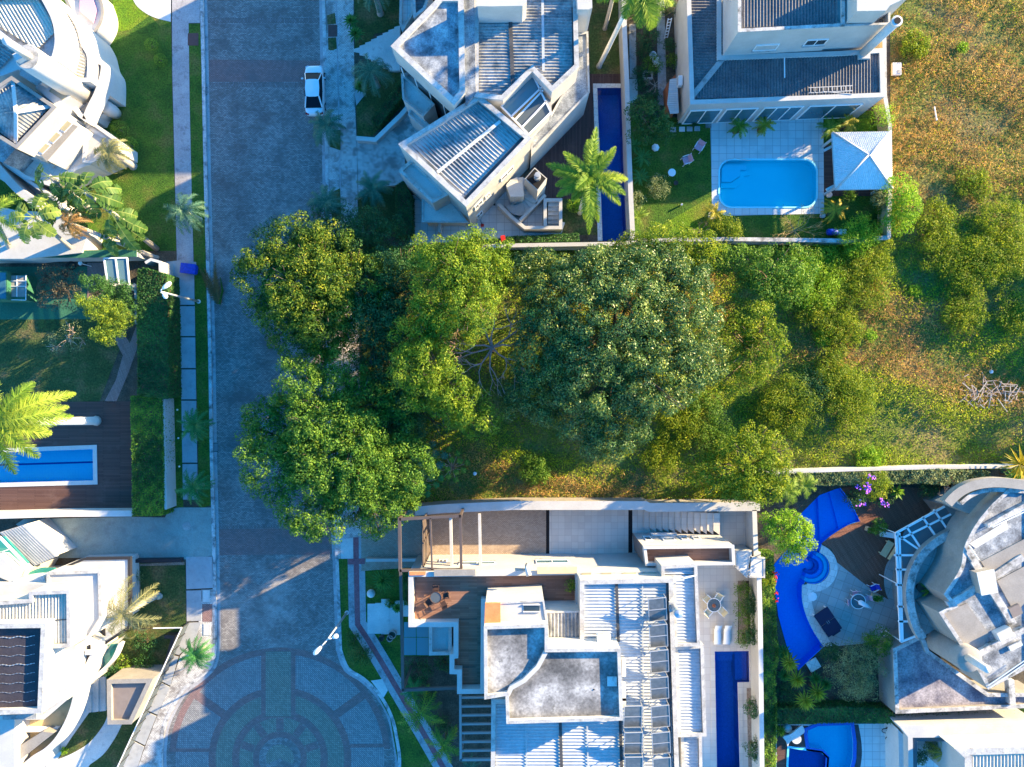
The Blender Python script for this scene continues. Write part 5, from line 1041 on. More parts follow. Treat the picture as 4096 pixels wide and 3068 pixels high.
# balcony with curved front
bal = [(465, 905), (555, 855), (600, 880)]+curve([(600, 960), (560, 1040), (500, 1130), (494, 1200), (470, 1300), (430, 1400), (370, 1500), (300, 1570), (220, 1620), (140, 1690)], 4)+[(90, 1790), (-120, 1790), (-120, 1330), (260, 1325), (430, 1180)]
block(HF, 'i', bal, 5.2, z0=3.6, ph=.9, pw=.5, roof='ochre_wall', cope='stucco_clean', roofname='balcony_floor')
MB().prism(wp('i', [(285, 915), (470, 905), (462, 1150), (420, 1240), (260, 1325), (260, 1200)], 6.6), 0, 6.6).build('wall', 'stucco', HF)
MB().prism(wp('i', [(-120, 1340), (90, 1340), (90, 1790), (-120, 1790)], 6.2), 0, 6.2).build('wall', 'stucco', HF)
MB().prism(wp('i', [(100, 1440), (330, 1437), (325, 1460), (100, 1462)], 5.4), 4.35, 4.8).build('railing', 'white_paint', HF)
MB().prism(wp('i', [(70, 1560), (260, 1440), (330, 1450), (90, 1640)], 5.6), 4.4, 5.5).build('wall', 'beige_stucco', HF)
g_ = curve([(740, 895), (700, 985), (630, 1060), (560, 1105), (505, 1130)], 5); MB().prism(ribbon(wp('i', g_, 3.0), .22), 2.2, 3.0).build('balcony_rim', 'concrete_light', HF)
MB().prism(wp('i', g_+[(520, 1090), (600, 960), (640, 905)], 2.6), 2.2, 2.4).build('glass_canopy', 'glass_green', HF)
MB().prism(wp('i', [(100, 1500), (500, 1000), (650, 920), (480, 1180), (350, 1400), (140, 1620)], 3.4), 0, 3.4).build('wall', 'stucco', HF)
MB().prism(wp('i', [(522, 938), (580, 938), (580, 962), (522, 965)], 5.6), 5.2, 5.5).build('sun_shade', 'stucco_clean', HF)
# angled wing top-left of house F
MB().prism(wp('i', [(0, 205), (150, 155), (352, 350), (215, 408)], 3.6), 3.3, 3.6).build('tiled_canopy', 'fibre_white', HF)
for i in range(9): strip(HF, 'canopy_joint', 'i', (10+i*16, 200-i*5), (222+i*15, 402-i*6), 3.62, .03, 'concrete', .02)
MB().prism(wp('i', [(0, 200), (160, 150), (345, 345), (215, 402)], 3.2), 0, 3.2).build('wall', 'stucco', HF)
MB().prism(wp('i', [(-60, 235), (12, 232), (160, 395), (125, 440), (-60, 320)], 4.6), 4.1, 4.3).build('glass_floor', 'glass_green', HF)
for a, b in (((0, 225), (165, 395)), ((0, 240), (160, 408)), ((-60, 330), (120, 440)), ((125, 440), (170, 398)), ((125, 410), (130, 470)), ((160, 400), (160, 460)), ((15, 320), (75, 300))): strip(HF, 'railing', 'i', a, b, 4.8, .07, 'white_paint', .07)
MB().prism(wp('i', [(-120, 330), (0, 345), (120, 450), (80, 515), (-120, 430)], 5.4), 0, 5.4).build('wall', 'stucco', HF)
MB().prism(wp('i', curve([(80, 500), (140, 480), (220, 470), (275, 475)], 4)+[(280, 520), (80, 530)], 5.6), 4.6, 5.6).build('wall', 'stucco_clean', HF)
MB().prism(wp('i', curve([(160, 460), (240, 425), (330, 425)], 4)+[(350, 440), (290, 470), (180, 470)], 3.8), 3.5, 3.7).build('glass_canopy', 'glass_green', HF)
MB().prism(wp('i', [(-120, 530), (290, 520), (440, 510), (530, 520), (500, 760), (430, 900), (-120, 640)], 6.4), 0, 6.4).build('wall', 'stucco', HF)
# kiosk and dark fence
KS = thing('gate_kiosk', 'small flat roofed kiosk with brown grey parapet by the slanted fence', 'kiosk', (*w2('i', (780, 1250), 0), 0))
block(KS, 'i', [(664, 1116), (946, 1110), (815, 1390), (668, 1392)], 3.3, ph=.35, pw=.34, wall='beige_stucco', roof='brown_wall', cope='beige_stucco')
DF = thing('dark_fence', 'long dark glass panelled fence with a white cap beside the slanted pavement', 'fence', (*w2('i', (1120, 800), 0), 0))
fa, fb = w3('i', (1128, 792), 1.8), w3('i', (700, 1720), 1.8)
MB().bar(fa, fb, .08, .08).build('top_rail', 'white_paint', DF)
for i in range(13): p_ = fa.lerp(fb, i/12); MB().box((p_.x, p_.y, .88), (.07, .07, 1.76)).build('post', 'black_metal', DF)
for i in range(12): a = fa.lerp(fb, (i+.08)/12); b = fa.lerp(fb, (i+.92)/12); MB().bar((a.x, a.y, .95), (b.x, b.y, .95), .03, 1.5).build('panel', 'glass_grey', DF)
MB().bar(w3('i', (950, 795), 1.7), fa, .08, .08).build('top_rail', 'white_paint', DF)
wallthing('dark_wall', 'low dark wall along the top of the square lawn by the feathery leaning palm', 'wall', 'i', [(812, 380), (1120, 376)], .7, .3, material='black_metal')
wallthing('planter_wall', 'dark angular planter wall right of the shady garden by the kiosk', 'wall', 'i', [(1020, 850), (1075, 850), (1010, 1070), (900, 1095), (740, 1110)], .9, .3, material='black_metal')
for i in range(5): MB().prism(wp('i', [(475+i*38, 1090), (513+i*38, 1090), (513+i*38, 1300), (475+i*38, 1305)], 0), 0, .9-i*.16).build('stair_tread', 'concrete_light', HF)

# ---------- HOUSE A: top left, curved white ----------
HA = bthing('curvy_villa', 'sunlit white villa with wavy parapets and a tall round chimney, top left', 'a', (300, 400))
fan = [(-160, -60), (290, -60)]+curve([(290, -60), (340, 30), (378, 110), (400, 200), (402, 300), (378, 400)], 4)[1:]+[(290, 440), (60, 300), (-160, 130)]
block(HA, 'a', fan, 8.0, ph=.5, pw=.5, wall='stucco_clean', cope='stucco_clean', roof='concrete')
d_ = Vector(w2('a', (190, 340), 8))-Vector(w2('a', (20, 60), 8))
corrugated(wp('a', [(-100, 40), (60, -20), (240, -20), (330, 120), (352, 215), (255, 310), (200, 300), (20, 190), (-60, 130)], 7.8), 7.68, (d_.x, d_.y), .27, .055, 'fibre_beige', HA, 'roof')
corrugated(wp('a', [(-100, 200), (-20, 210), (112, 335), (0, 455), (-100, 500)], 7.0), 7.0, (1, -.6), .27, .055, 'fibre_grey', HA, 'roof')
MB().prism(wp('a', [(-160, 130), (60, 300), (140, 350), (330, 480), (270, 560), (120, 460), (20, 500), (-160, 520)], 6.8), 0, 6.8).build('wall', 'stucco_clean', HA)
MB().prism(wp('a', [(128, 440), (180, 440), (290, 520), (235, 565), (120, 490)], 7.0), 6.8, 6.83).build('roof_terrace', 'concrete', HA)
s2 = curve([(390, 55), (440, 80), (500, 165), (530, 260), (540, 330), (565, 390), (548, 525)], 4)+curve([(490, 500), (418, 425), (436, 320), (432, 200), (400, 100)], 4)
block(HA, 'a', curve([(330, -60), (400, 30), (470, 80), (530, 180), (560, 290), (600, 370), (600, 540)], 4)+[(470, 540), (370, 430), (405, 300), (400, 190), (340, 30), (285, -60)], 5.6, ph=.3, pw=.3, wall='stucco_clean', cope='stucco_clean', roof='stucco_clean')
corrugated(wp('a', s2, 5.6), 5.48, (1, -.35), .27, .05, 'fibre_beige', HA, 'roof')
te = [(400, -60), (650, -60)]+curve([(650, -60), (684, 40), (682, 120), (650, 190), (608, 245)], 4)[1:]+[(655, 330), (660, 400), (560, 400), (540, 300), (470, 80)]
block(HA, 'a', te, 2.4, z0=0, ph=.3, pw=.22, wall='stucco_clean', cope='beige_stucco', roof='stucco_clean')
MB().prism(wp('a', [(520, -40), (600, -40), (632, 60), (608, 142), (518, 65)], 2.5), 2.12, 2.3).build('skylight', 'fabric_pink', HA)
MB().prism(wp('a', [(565, 225), (608, 250), (690, 408), (655, 415), (600, 350)], 2.6), 2.1, 2.5).build('skylight', 'window_glass_tan', HA)
bn = curve([(555, 380), (640, 395), (692, 415), (690, 500), (650, 620), (600, 720), (566, 805)], 5)+[(520, 770), (480, 720), (350, 700), (235, 580), (290, 520), (400, 480), (555, 560)]
block(HA, 'a', bn, 4.6, z0=3.1, ph=.55, pw=.35, wall='stucco_clean', cope='stucco_clean', roof='beige_stucco', roofname='balcony_floor')
MB().prism(inset(wp('a', bn, 4.6), 1.3)[:0] or wp('a', [(300, 560), (560, 500), (600, 600), (540, 740), (400, 760)], 4.0), 0, 3.09).build('wall', 'stucco_clean', HA)
p_ = w3('a', (530, 612), 4.2); CY = MB().lathe([(1.02, 0), (1.02, 7.0), (.9, 7.1), (.1, 7.1)], (p_.x, p_.y, 3.9), 36).build('chimney', 'stucco_clean', HA, True)
MB().lathe([(.93, 0), (.93, .04), (.1, .04)], (p_.x, p_.y, 11.0), 30).build('chimney_top', 'concrete', CY); MB().tube([(p_.x+.15, p_.y, 11.0), (p_.x+.15, p_.y, 13.6)], .31, 18).build('flue', 'stucco_clean', CY, True)
MB().box((p_.x-.35, p_.y-.15, 11.3), (.7, .6, .5), .5).build('flue_box', 'stucco_clean', CY)
# hip roof box
hb = [(75, 505), (372, 708), (108, 985), (-60, 880), (-160, 780), (-160, 660)]
block(HA, 'a', hb, 7.4, ph=.7, pw=.24, wall='stucco_clean', cope='beige_stucco', roof='dark_void')
hz = 6.95; apx = w3('a', (108, 745), hz+1.3)
for q0, q1 in (((-120, 668), (85, 525)), ((85, 525), (335, 705)), ((335, 705), (105, 950)), ((105, 950), (-120, 800)), ((-120, 800), (-120, 668))):
    A = w3('a', q0, hz); B = w3('a', q1, hz); n_ = int((B-A).length/.07); d = (B-A).normalized(); Hh = (apx-A)-d*((apx-A).dot(d)); tA = (apx-A).dot(d)/(B-A).length; tm = MB(); prev = None
    for k_ in range(n_+1):
        t_ = k_/n_; lim = max(0, min(1, t_/max(1e-3, tA) if tA > 0 else 1, (1-t_)/max(1e-3, 1-tA) if tA < 1 else 1)); o_ = .05*math.cos(2*math.pi*k_/4)
        b0 = A.lerp(B, t_)+Vector((0, 0, o_)); b1 = b0+Hh*lim; ids = (len(tm.v), len(tm.v)+1); tm.v += [tuple(b0), tuple(b1)]
        if prev: tm.f.append((prev[0], ids[0], ids[1], prev[1]))
        prev = ids
    tm.build('roof', 'fibre_grey', HA)
for q in ((335, 705), (105, 950), (85, 525)): MB().bar(w3('a', q, hz+.05), apx+Vector((0, 0, .06)), .32, .08).build('ridge_cap', 'concrete_light', HA)
MB().prism(wp('a', [(235, 575), (300, 515), (470, 640), (415, 680), (390, 720)], 6.0), 0, 6.0).build('wall', 'stucco_clean', HA)
MB().prism(wp('a', [(325, 605), (360, 568), (450, 632), (415, 665)], 6.0), 6.0, 6.04).build('roof_window', 'window_glass_tan', HA)
# window face
MB().prism(wp('a', [(345, 735), (372, 708), (530, 835), (335, 1075), (280, 1040), (108, 985)], 5.2), 0, 5.2).build('wall', 'stucco_clean', HA)
for q in ([(228, 988), (272, 935), (330, 965), (280, 1015)], [(297, 915), (348, 860), (402, 893), (350, 945)], [(372, 840), (424, 785), (476, 818), (425, 872)]):
    f_ = MB().prism(inset(wp('a', q, 5.3), -.07), 5.2, 5.26).build('window', 'white_paint', HA); MB().prism(wp('a', q, 5.3), 5.26, 5.29).build('pane', 'window_glass_tan', f_)
MB().prism(wp('a', [(490, 825), (525, 845), (320, 1075), (285, 1035)], 5.0), 4.0, 5.25).build('ledge', 'beige_stucco', HA)
# lower tiled terrace
lt = [(20, 1075), (110, 1000), (290, 1060), (335, 1085), (530, 870), (590, 835), (760, 935), (600, 1090), (560, 1100), (460, 1150), (330, 1230), (160, 1180)]
block(HA, 'a', lt, 3.2, ph=.4, pw=.28, wall='stucco_clean', cope='stucco_clean', roof='tile_cream', roofname='terrace_floor')
block(HA, 'a', [(560, 840), (600, 800), (780, 930), (780, 1000), (600, 1080), (545, 1075)], 3.4, ph=.3, pw=.2, wall='stucco_clean', roof='stucco', cope='stucco_clean')
MB().prism(wp('a', [(-160, 950), (20, 1075), (330, 1260), (250, 1370), (-160, 1100)], 2.6), 0, 1.2).build('wall', 'stucco', HA)
MB().prism(ribbon(wp('a', curve([(-60, 1060), (40, 1180), (140, 1280), (260, 1360)], 4), 3.4), .7), 0, 3.3).build('wall', 'stucco', HA); MB().prism(ribbon(wp('a', [(20, 1080), (160, 1180), (380, 1330), (420, 1400)], 3.0), .3), 0, 3.0).build('wall', 'stucco', HA)
MB().prism(wp('a', [(-160, 880), (-40, 880), (100, 990), (20, 1080), (-160, 980)], 5.4), 0, 5.4).build('wall', 'stained_slab', HA)
MB().prism(wp('a', [(-160, 1330), (120, 1400), (420, 1420), (600, 1560), (560, 1680), (200, 1720), (-160, 1720)], 2.0), 0, 2.4).build('wall', 'stucco', HA)
for q, r_, h_ in (((690, 700), .62, 2.0), ((660, 742), .5, 1.4)): p_ = w3('a', q, h_); MB().lathe([(r_*.8, 0), (r_, .8), (r_*.95, h_-.2), (r_*.7, h_), (.05, h_)], (p_.x, p_.y, 0), 28).build('column', 'stucco_clean', HA, True)
# ---- garden glass lean-to & playhouse (left garden) ----
t = thing('glass_lean_to', 'small glass roofed lean-to with pale frame beside the green topped wall', 'canopy', (*w2('e', (780, 140), 0), 0))
for q in ([(695, 60), (762, 57), (782, 215), (715, 220)], [(772, 57), (840, 55), (855, 222), (792, 225)]): MB().prism(wp('e', q, 2.5), 2.45, 2.48).build('pane', 'glass_blue', t)
for a, b in (((690, 55), (712, 225)), ((766, 55), (788, 228)), ((842, 52), (858, 230)), ((690, 55), (842, 52)), ((712, 225), (858, 230))): MB().bar(w3('e', a, 2.5), w3('e', b, 2.5), .12, .12).build('bar', 'white_paint', t)
for q in ((712, 225), (858, 230), (690, 55)): p_ = w3('e', q, 2.5); MB().box((p_.x, p_.y, 1.22), (.1, .1, 2.4)).build('post', 'white_paint', t)
MB().prism(wp('e', [(798, 235), (895, 235), (900, 250), (800, 250)], 2.3), 0, 2.3).build('wall', 'stucco', t)
t = thing('playhouse', 'green and cream garden playhouse with gridded windows at the left edge', 'playhouse', (*w2('e', (60, 240), 0), 0))
MB().prism(wp('e', [(-100, 142), (45, 142), (48, 330), (-100, 330)], 2.0), 0, 2.0).build('wall', 'turf', t); MB().prism(wp('e', [(60, 165), (175, 165), (175, 335), (60, 335)], 1.4), 0, 1.4).build('porch', 'turf', t)
MB().prism(wp('e', [(64, 170), (168, 170), (168, 310), (64, 310)], 1.42), 1.42, 1.45).build('window', 'beige_stucco', t)
for a, b in (((64, 240), (168, 240)), ((112, 170), (112, 310)), ((45, 330), (172, 332)), ((172, 165), (172, 332)), ((64, 205), (168, 205))): MB().bar(w3('e', a, 1.5), w3('e', b, 1.5), .05, .05).build('glazing_bar', 'white_paint', t)
MB().prism(wp('e', [(-100, 150), (38, 150), (40, 322), (-100, 322)], 2.02), 2.0, 2.04).build('roof', 'window_glass_blue', t)
# ================= TREES =================
def bl(*L):
    """(X, Y, z, rx_px, ry_px, rz_m) in native px -> world blobs"""
    out = []
    for X, Y, z, rx, ry, rz in L:
        a = w2('n', (X, Y), z+rz*.5); s = KM*(H-z)/H; out.append((a[0], a[1], z, rx*s, ry*s, rz))
    return out
def tr(name, label, b, blobs, lm, **kw): p_ = w2('n', b, 0); return tree(name, label, (p_[0], p_[1], 0), bl(*blobs), lm, **kw)
R_ = random.Random(3)
def spread(cx, cy, R1, R2, z, rpx, rz, n, zvar=.8, seed=0):
    rr = random.Random(seed); L = [(cx, cy, z+.3, R1*.55, R2*.55, rz)]
    for i in range(n):
        a = 6.283*i/n+rr.uniform(-.25, .25); k = rr.uniform(.52, .82); L.append((cx+R1*k*math.cos(a), cy+R2*k*math.sin(a), z-abs(rr.gauss(0, zvar))-.3, rpx*rr.uniform(.8, 1.2), rpx*rr.uniform(.8, 1.2), rz*rr.uniform(.7, 1)))
    for i in range(n//2):
        a = 6.283*i/(n//2)+.4; k = .35; L.append((cx+R1*k*math.cos(a), cy+R2*k*math.sin(a), z+rr.uniform(-.2, .5), rpx*.9, rpx*.9, rz))
    return L
tr('shade_tree', 'loose yellow green tree over the street, just above the open gap with pavers', (1340, 1200), spread(1240, 1170, 285, 290, 6.2, 105, 1.5, 12, seed=1), 'leaf_street', trunk_r=.3, sub_r=(.3, .62), cover=1.7, leaves_per_m2=50, leaf=(.13, .24), up=-.1, group='spreading street trees')
tr('shade_tree', 'darker round tree over the street beside the brick driveway, below the gap', (1420, 1760), spread(1325, 1800, 345, 355, 6.4, 120, 1.6, 14, seed=2)+[(1585, 2030, 3.4, 85, 60, 1.4), (1500, 2085, 3.8, 90, 55, 1.4), (1620, 1960, 3.6, 70, 60, 1.4)], 'leaf_mid', trunk_r=.3, sub_r=(.3, .66), cover=1.7, leaves_per_m2=50, leaf=(.13, .25), up=-.1, group='spreading street trees')
tr('shade_tree', 'very dark green tree between the loose yellow green tree and the elongated bright tree', (1510, 1200), spread(1530, 1200, 210, 300, 5.4, 115, 1.4, 12, seed=3), 'leaf_dark', trunk_r=.25, sub_r=(.3, .6), cover=1.3, leaves_per_m2=40, leaf=(.12, .22))
tr('shade_tree', 'dark shaded tree hanging over the right pavement below the feathery palms', (1390, 1000), spread(1330, 970, 300, 110, 4.2, 85, 1.2, 9, seed=4), 'leaf_dark', trunk_r=.2, sub_r=(.3, .55), cover=1.3, leaves_per_m2=40, leaf=(.12, .22))
tr('shade_tree', 'dark low tree between the two big street trees and the tree with open rosettes', (1590, 1640), spread(1590, 1590, 170, 280, 4.4, 105, 1.3, 12, seed=5), 'leaf_dark', trunk_r=.2, sub_r=(.3, .6), cover=1.2, leaves_per_m2=40, leaf=(.12, .22))
tr('bushy_tree', 'bright green tree with an elongated crown left of the bare branches', (1860, 1300), [(1820, 1060, 9.0, 130, 110, 1.6), (1760, 1160, 8.3, 120, 130, 1.5), (1900, 1080, 8.6, 110, 100, 1.5), (1880, 1220, 9.2, 110, 110, 1.6), (1800, 1250, 8.6, 120, 100, 1.5), (1720, 1010, 7.6, 90, 80, 1.3), (1950, 1000, 7.6, 100, 70, 1.3), (1870, 975, 8.0, 90, 60, 1.2), (1790, 1330, 8.0, 100, 90, 1.5), (1960, 1100, 7.6, 80, 110, 1.3), (1700, 1280, 7.6, 80, 80, 1.3)], 'leaf_bright2', trunk_r=.28, sub_r=(.35, .7), cover=1.6, leaves_per_m2=52, leaf=(.12, .22))
tr('bushy_tree', 'lime green tree forming a diagonal crown from the bare branches down to the clearing', (1790, 1500), [(1650, 1360, 7.8, 90, 100, 1.5), (1720, 1430, 8.2, 100, 100, 1.5), (1640, 1480, 8.0, 85, 90, 1.4), (1760, 1520, 8.0, 85, 80, 1.4), (1700, 1560, 7.0, 90, 80, 1.4), (1820, 1590, 7.6, 80, 70, 1.3), (1880, 1620, 7.0, 90, 80, 1.3), (1920, 1690, 6.4, 85, 60, 1.2), (1800, 1650, 6.2, 80, 60, 1.2)], 'leaf_bright2', trunk_r=.24, sub_r=(.35, .65), cover=1.6, leaves_per_m2=52, leaf=(.12, .22))
fic = [(x, y, z*1.0-.6, a, b, c*1.15) for x, y, z, a, b, c in [(2480, 1300, 8.6, 240, 240, 2.2), (2260, 1250, 7.6, 170, 180, 2.0), (2380, 1480, 8.0, 190, 190, 2.0), (2620, 1480, 7.8, 190, 170, 2.0), (2720, 1280, 7.8, 170, 190, 2.0), (2560, 1110, 7.8, 190, 140, 1.9), (2380, 1100, 7.4, 150, 120, 1.8), (2180, 1400, 6.6, 140, 150, 1.8), (2180, 1560, 5.6, 150, 120, 1.7), (2300, 1640, 6.0, 140, 110, 1.7), (2460, 1690, 5.8, 140, 110, 1.6), (2430, 1770, 5.0, 100, 70, 1.4), (2700, 1100, 7.0, 130, 110, 1.8), (2800, 1430, 6.6, 110, 110, 1.7), (2520, 1580, 6.4, 130, 100, 1.6), (2140, 1120, 5.8, 110, 110, 1.5), (2090, 1600, 4.4, 90, 70, 1.3)]]
tr('ficus_tree', 'huge dome shaped tree with dense rosettes of grey green leaves, in the middle', (2470, 1400), fic, 'leaf_ficus', trunk_r=.55, sub_r=(.40, .82), cover=1.9, leaves_per_m2=64, leaf=(.11, .24), flat=1.0)
tr('bushy_tree', 'yellow green tree crowns behind the stone topped wall, above the huge dome tree', (2640, 990), [(2560, 1000, 5.6, 120, 70, 1.4), (2680, 960, 6.0, 120, 70, 1.4), (2790, 1000, 5.6, 110, 80, 1.4), (2450, 1020, 4.8, 100, 50, 1.2), (2720, 1040, 5.6, 100, 60, 1.3)], 'leaf_yellowgreen', trunk_r=.22, sub_r=(.35, .6), cover=1.6, leaves_per_m2=50, leaf=(.12, .22))
tr('bushy_tree', 'mid green tree standing right of the huge dome tree near the wall corner', (3090, 1130), [(3080, 1080, 4.8, 110, 100, 1.5), (3180, 1070, 4.6, 95, 90, 1.4), (3030, 1180, 4.4, 100, 90, 1.3), (3150, 1160, 4.2, 100, 70, 1.2), (2960, 1050, 4.2, 90, 80, 1.2)], 'leaf_mid', trunk_r=.2, sub_r=(.32, .6), cover=1.6, leaves_per_m2=50, leaf=(.12, .22))
tr('bushy_tree', 'light green tree with a ragged edge at the lower right of the huge dome tree', (3030, 1400), [(3020, 1280, 5.0, 100, 90, 1.4), (3060, 1370, 5.2, 90, 90, 1.4), (3010, 1450, 4.8, 100, 80, 1.3), (2950, 1520, 4.0, 90, 60, 1.2), (2940, 1340, 4.8, 80, 80, 1.3)], 'leaf_yellowgreen', trunk_r=.2, sub_r=(.32, .6), cover=1.6, leaves_per_m2=50, leaf=(.12, .22))
tr('bushy_tree', 'leafy yellow green tree above the wall corner of the modern house', (2980, 1890), [(2990, 1860, 4.6, 130, 120, 1.5), (3080, 1830, 4.4, 90, 90, 1.4), (2900, 1900, 4.0, 120, 90, 1.3), (3010, 1950, 4.0, 140, 70, 1.3), (2810, 1870, 3.0, 80, 60, 1.0), (3090, 1920, 4.0, 80, 80, 1.2), (3020, 1760, 3.6, 90, 60, 1.2)], 'leaf_yellowgreen', trunk_r=.2, sub_r=(.32, .6), cover=1.5, leaves_per_m2=46, leaf=(.13, .24))
tr('bushy_tree', 'low green tree hugging the corner of the pale wall beside the white tiled pavilion', (3610, 800), [(3610, 760, 3.0, 60, 60, 1.2), (3640, 820, 2.8, 50, 60, 1.1), (3600, 880, 2.2, 60, 50, 1.0)], 'leaf_bright', trunk_r=.14, sub_r=(.28, .5), cover=1.7, leaves_per_m2=60, leaf=(.11, .2))
tr('citrus_tree', 'rounded bright green tree overhanging the curved royal blue pool', (3120, 2140), [(3160, 2130, 4.6, 80, 75, 1.3), (3210, 2160, 4.4, 55, 60, 1.2), (3120, 2100, 4.2, 60, 55, 1.1), (3170, 2210, 4.0, 55, 50, 1.0)], 'leaf_bright', trunk_r=.16, sub_r=(.28, .5), cover=1.7, leaves_per_m2=62, leaf=(.12, .22))
tr('garden_tree', 'dark leafy tree above the pink garden chairs beside the white wall', (2600, 480), [(2600, 480, 3.8, 75, 70, 1.3), (2560, 440, 3.6, 50, 50, 1.1), (2650, 500, 3.4, 50, 60, 1.1), (2570, 530, 3.2, 55, 50, 1.0)], 'leaf_hedge', trunk_r=.14, sub_r=(.28, .5), cover=1.5, leaves_per_m2=50, leaf=(.12, .22))
tr('maroon_tree', 'dark maroon leaved tree on the artificial turf', (225, 1160), [(220, 1150, 2.6, 70, 75, 1.2), (190, 1190, 2.4, 45, 45, 1.0), (270, 1190, 2.3, 45, 45, 1.0), (190, 1100, 2.4, 50, 40, 1.0), (280, 1110, 2.4, 45, 45, 1.0)], 'leaf_maroon', trunk_r=.12, sub_r=(.2, .42), cover=1.2, leaves_per_m2=45, leaf=(.09, .17))
tr('olive_tree', 'sparse grey green tree on the dry lawn below the artificial turf', (270, 1350), [(265, 1345, 2.2, 70, 50, .9), (220, 1370, 2.0, 45, 40, .8), (310, 1370, 2.0, 50, 40, .8), (290, 1310, 2.0, 45, 35, .8)], 'leaf_olive', barkm='bark_pale', trunk_r=.1, sub_r=(.2, .4), cover=.8, leaves_per_m2=26, leaf=(.08, .15))
# cypress / juniper pair
def cypress(label, base, tips, lm, seed):
    b = w3('n', base, 0); t = thing('juniper_tree', label, 'tree', (b.x, b.y, 0), 'leaning junipers in the left garden'); blobs = []
    for (X, Y, z, r_) in tips: a = w2('n', (X, Y), z); blobs.append((a[0], a[1], z, r_*KM, r_*KM*.8, .8))
    C, Nn, Sz, T = crown_pts(blobs, (.22, .42), 1.7, 110, (.08, .16)); leafobj('crown', C, Nn, Sz, lm, t, T)
    MB().tube([b, b+Vector((-.2, 0, 1.5)), Vector(blobs[-1][:3])], [.15, .12, .05], 8).build('trunk', 'bark', t); return t
cypress('dark green feathery juniper leaning left, just below the glass lean-to', (480, 1190), [(490, 1200, 2.0, 55), (440, 1160, 3.2, 50), (390, 1135, 4.4, 32), (410, 1170, 3.8, 38), (470, 1150, 3.0, 50), (355, 1125, 4.9, 20), (500, 1240, 2.2, 50)], 'leaf_hedge', 1)
cypress('sunlit yellow green juniper leaning left above the wooden garden path', (480, 1300), [(470, 1300, 3.0, 50), (440, 1260, 4.2, 48), (400, 1225, 5.2, 40), (355, 1210, 6.2, 26), (375, 1258, 5.6, 28), (440, 1320, 4.2, 45), (400, 1335, 5.0, 28), (435, 1360, 4.4, 22), (330, 1198, 6.6, 16), (465, 1240, 4.0, 45), (495, 1270, 2.8, 45)], 'leaf_cypress', 2)
# bare branching trees
def baretree(name, label, base, z, rpx, barkm, n=9, seed=0, r0=.12, flat_=.5, cat='tree', depth=3, group=None):
    rr = random.Random(seed); b = w3('n', base, 0); t = thing(name, label, cat, (b.x, b.y, 0), group); m = MB(); top = Vector((b.x, b.y, z*.5)); R = rpx*KM
    MB().tube([b, top], [r0*1.3, r0], 8).build('trunk', barkm, t)
    def go(p, d, L_, r, lv):
        e = p+d*L_; mid_ = (p+e)/2+Vector((rr.uniform(-1, 1), rr.uniform(-1, 1), rr.uniform(0, 1)))*L_*.1; m.tube([p, mid_, e], [r, r*.8, r*.6], 5)
        if lv == 0: return
        for k in range(rr.choice((2, 3))):
            nd = (d+Vector((rr.uniform(-1, 1), rr.uniform(-1, 1), rr.uniform(-.2, .6)))*.75).normalized(); go(e, nd, L_*rr.uniform(.6, .85), r*.55, lv-1)
    for i in range(n):
        a = 6.28*i/n+rr.uniform(-.3, .3); d = Vector((math.cos(a), math.sin(a), flat_+rr.uniform(-.2, .3))).normalized(); go(top, d, R*.42, r0*.6, depth)
    m.build('branches', barkm, t); return t
baretree('bare_tree', 'leafless tree with reddish branches beside the huge dome tree', (1975, 1400), 9.0, 185, 'bark_red', 9, 5, .17, .45)
baretree('dead_shrub', 'dry leafless shrub with tan twigs against the stone topped wall', (3165, 930), 1.6, 105, 'straw', 12, 6, .05, .4, 'shrub')
baretree('dead_shrub', 'small reddish brown leafless shrub left of the creeper in the pool garden', (2790, 930), 1.5, 45, 'bark_red', 7, 7, .04, .5, 'shrub')
baretree('dead_shrub', 'pale leafless branches over the roof edge of the round house', (3740, 1995), 3.2, 80, 'bark_pale', 8, 8, .06, .2, 'shrub')
baretree('dead_shrub', 'grey twiggy bush between the flower bed and the white wall, above the leafy garden tree', (2610, 360), 2.0, 45, 'bark_pale', 8, 9, .04, .4, 'shrub')

# papaya like star leaf plants
def starplant(label, c, pts, z0_, lm='leaf_palm_blue', group='star leafed plants in the clearing'):
    b = w3('n', c, 0); t = thing('star_leaf_plant', label, 'plant', (b.x, b.y, 0), group); A, B, C, D, T = [], [], [], [], []; sm = MB()
    for (X, Y, z, r_) in pts:
        p_ = np.array(w3('n', (X, Y), z)); rr = r_*KM
        for i in range(9):
            a = 6.283*i/9+NR.uniform(-.15, .15); d = np.array([math.cos(a), math.sin(a), -.12]); s_ = np.array([-math.sin(a), math.cos(a), 0]); A.append(p_); B.append(p_+d*rr*.55+s_*rr*.2); C.append(p_+d*rr); D.append(p_+d*rr*.55-s_*rr*.2); T.append(NR.uniform(.1, .8))
        sm.tube([b, (b+Vector(p_))/2+Vector((0, 0, .3)), Vector(p_)], [.05, .03, .015], 5)
    quadobj('leaves', *[np.array(q) for q in (A, B, C, D)], lm, t, np.array(T)); sm.build('stems', 'bark_pale', t); return t
starplant('taller plant with round star shaped leaves beside the darker street tree', (1700, 1850), [(1700+38*math.cos(i*2.4)*math.sqrt(i/3), 1840+38*math.sin(i*2.4)*math.sqrt(i/3), 3.2-.1*i, 19) for i in range(1, 15)], 3)
starplant('paler low plant with small star shaped leaves nearest the clearing', (1810, 1870), [(1805+32*math.cos(i*2.4)*math.sqrt(i/3), 1865+30*math.sin(i*2.4)*math.sqrt(i/3), 2.2-.06*i, 15) for i in range(1, 16)], 2, 'leaf_palm')
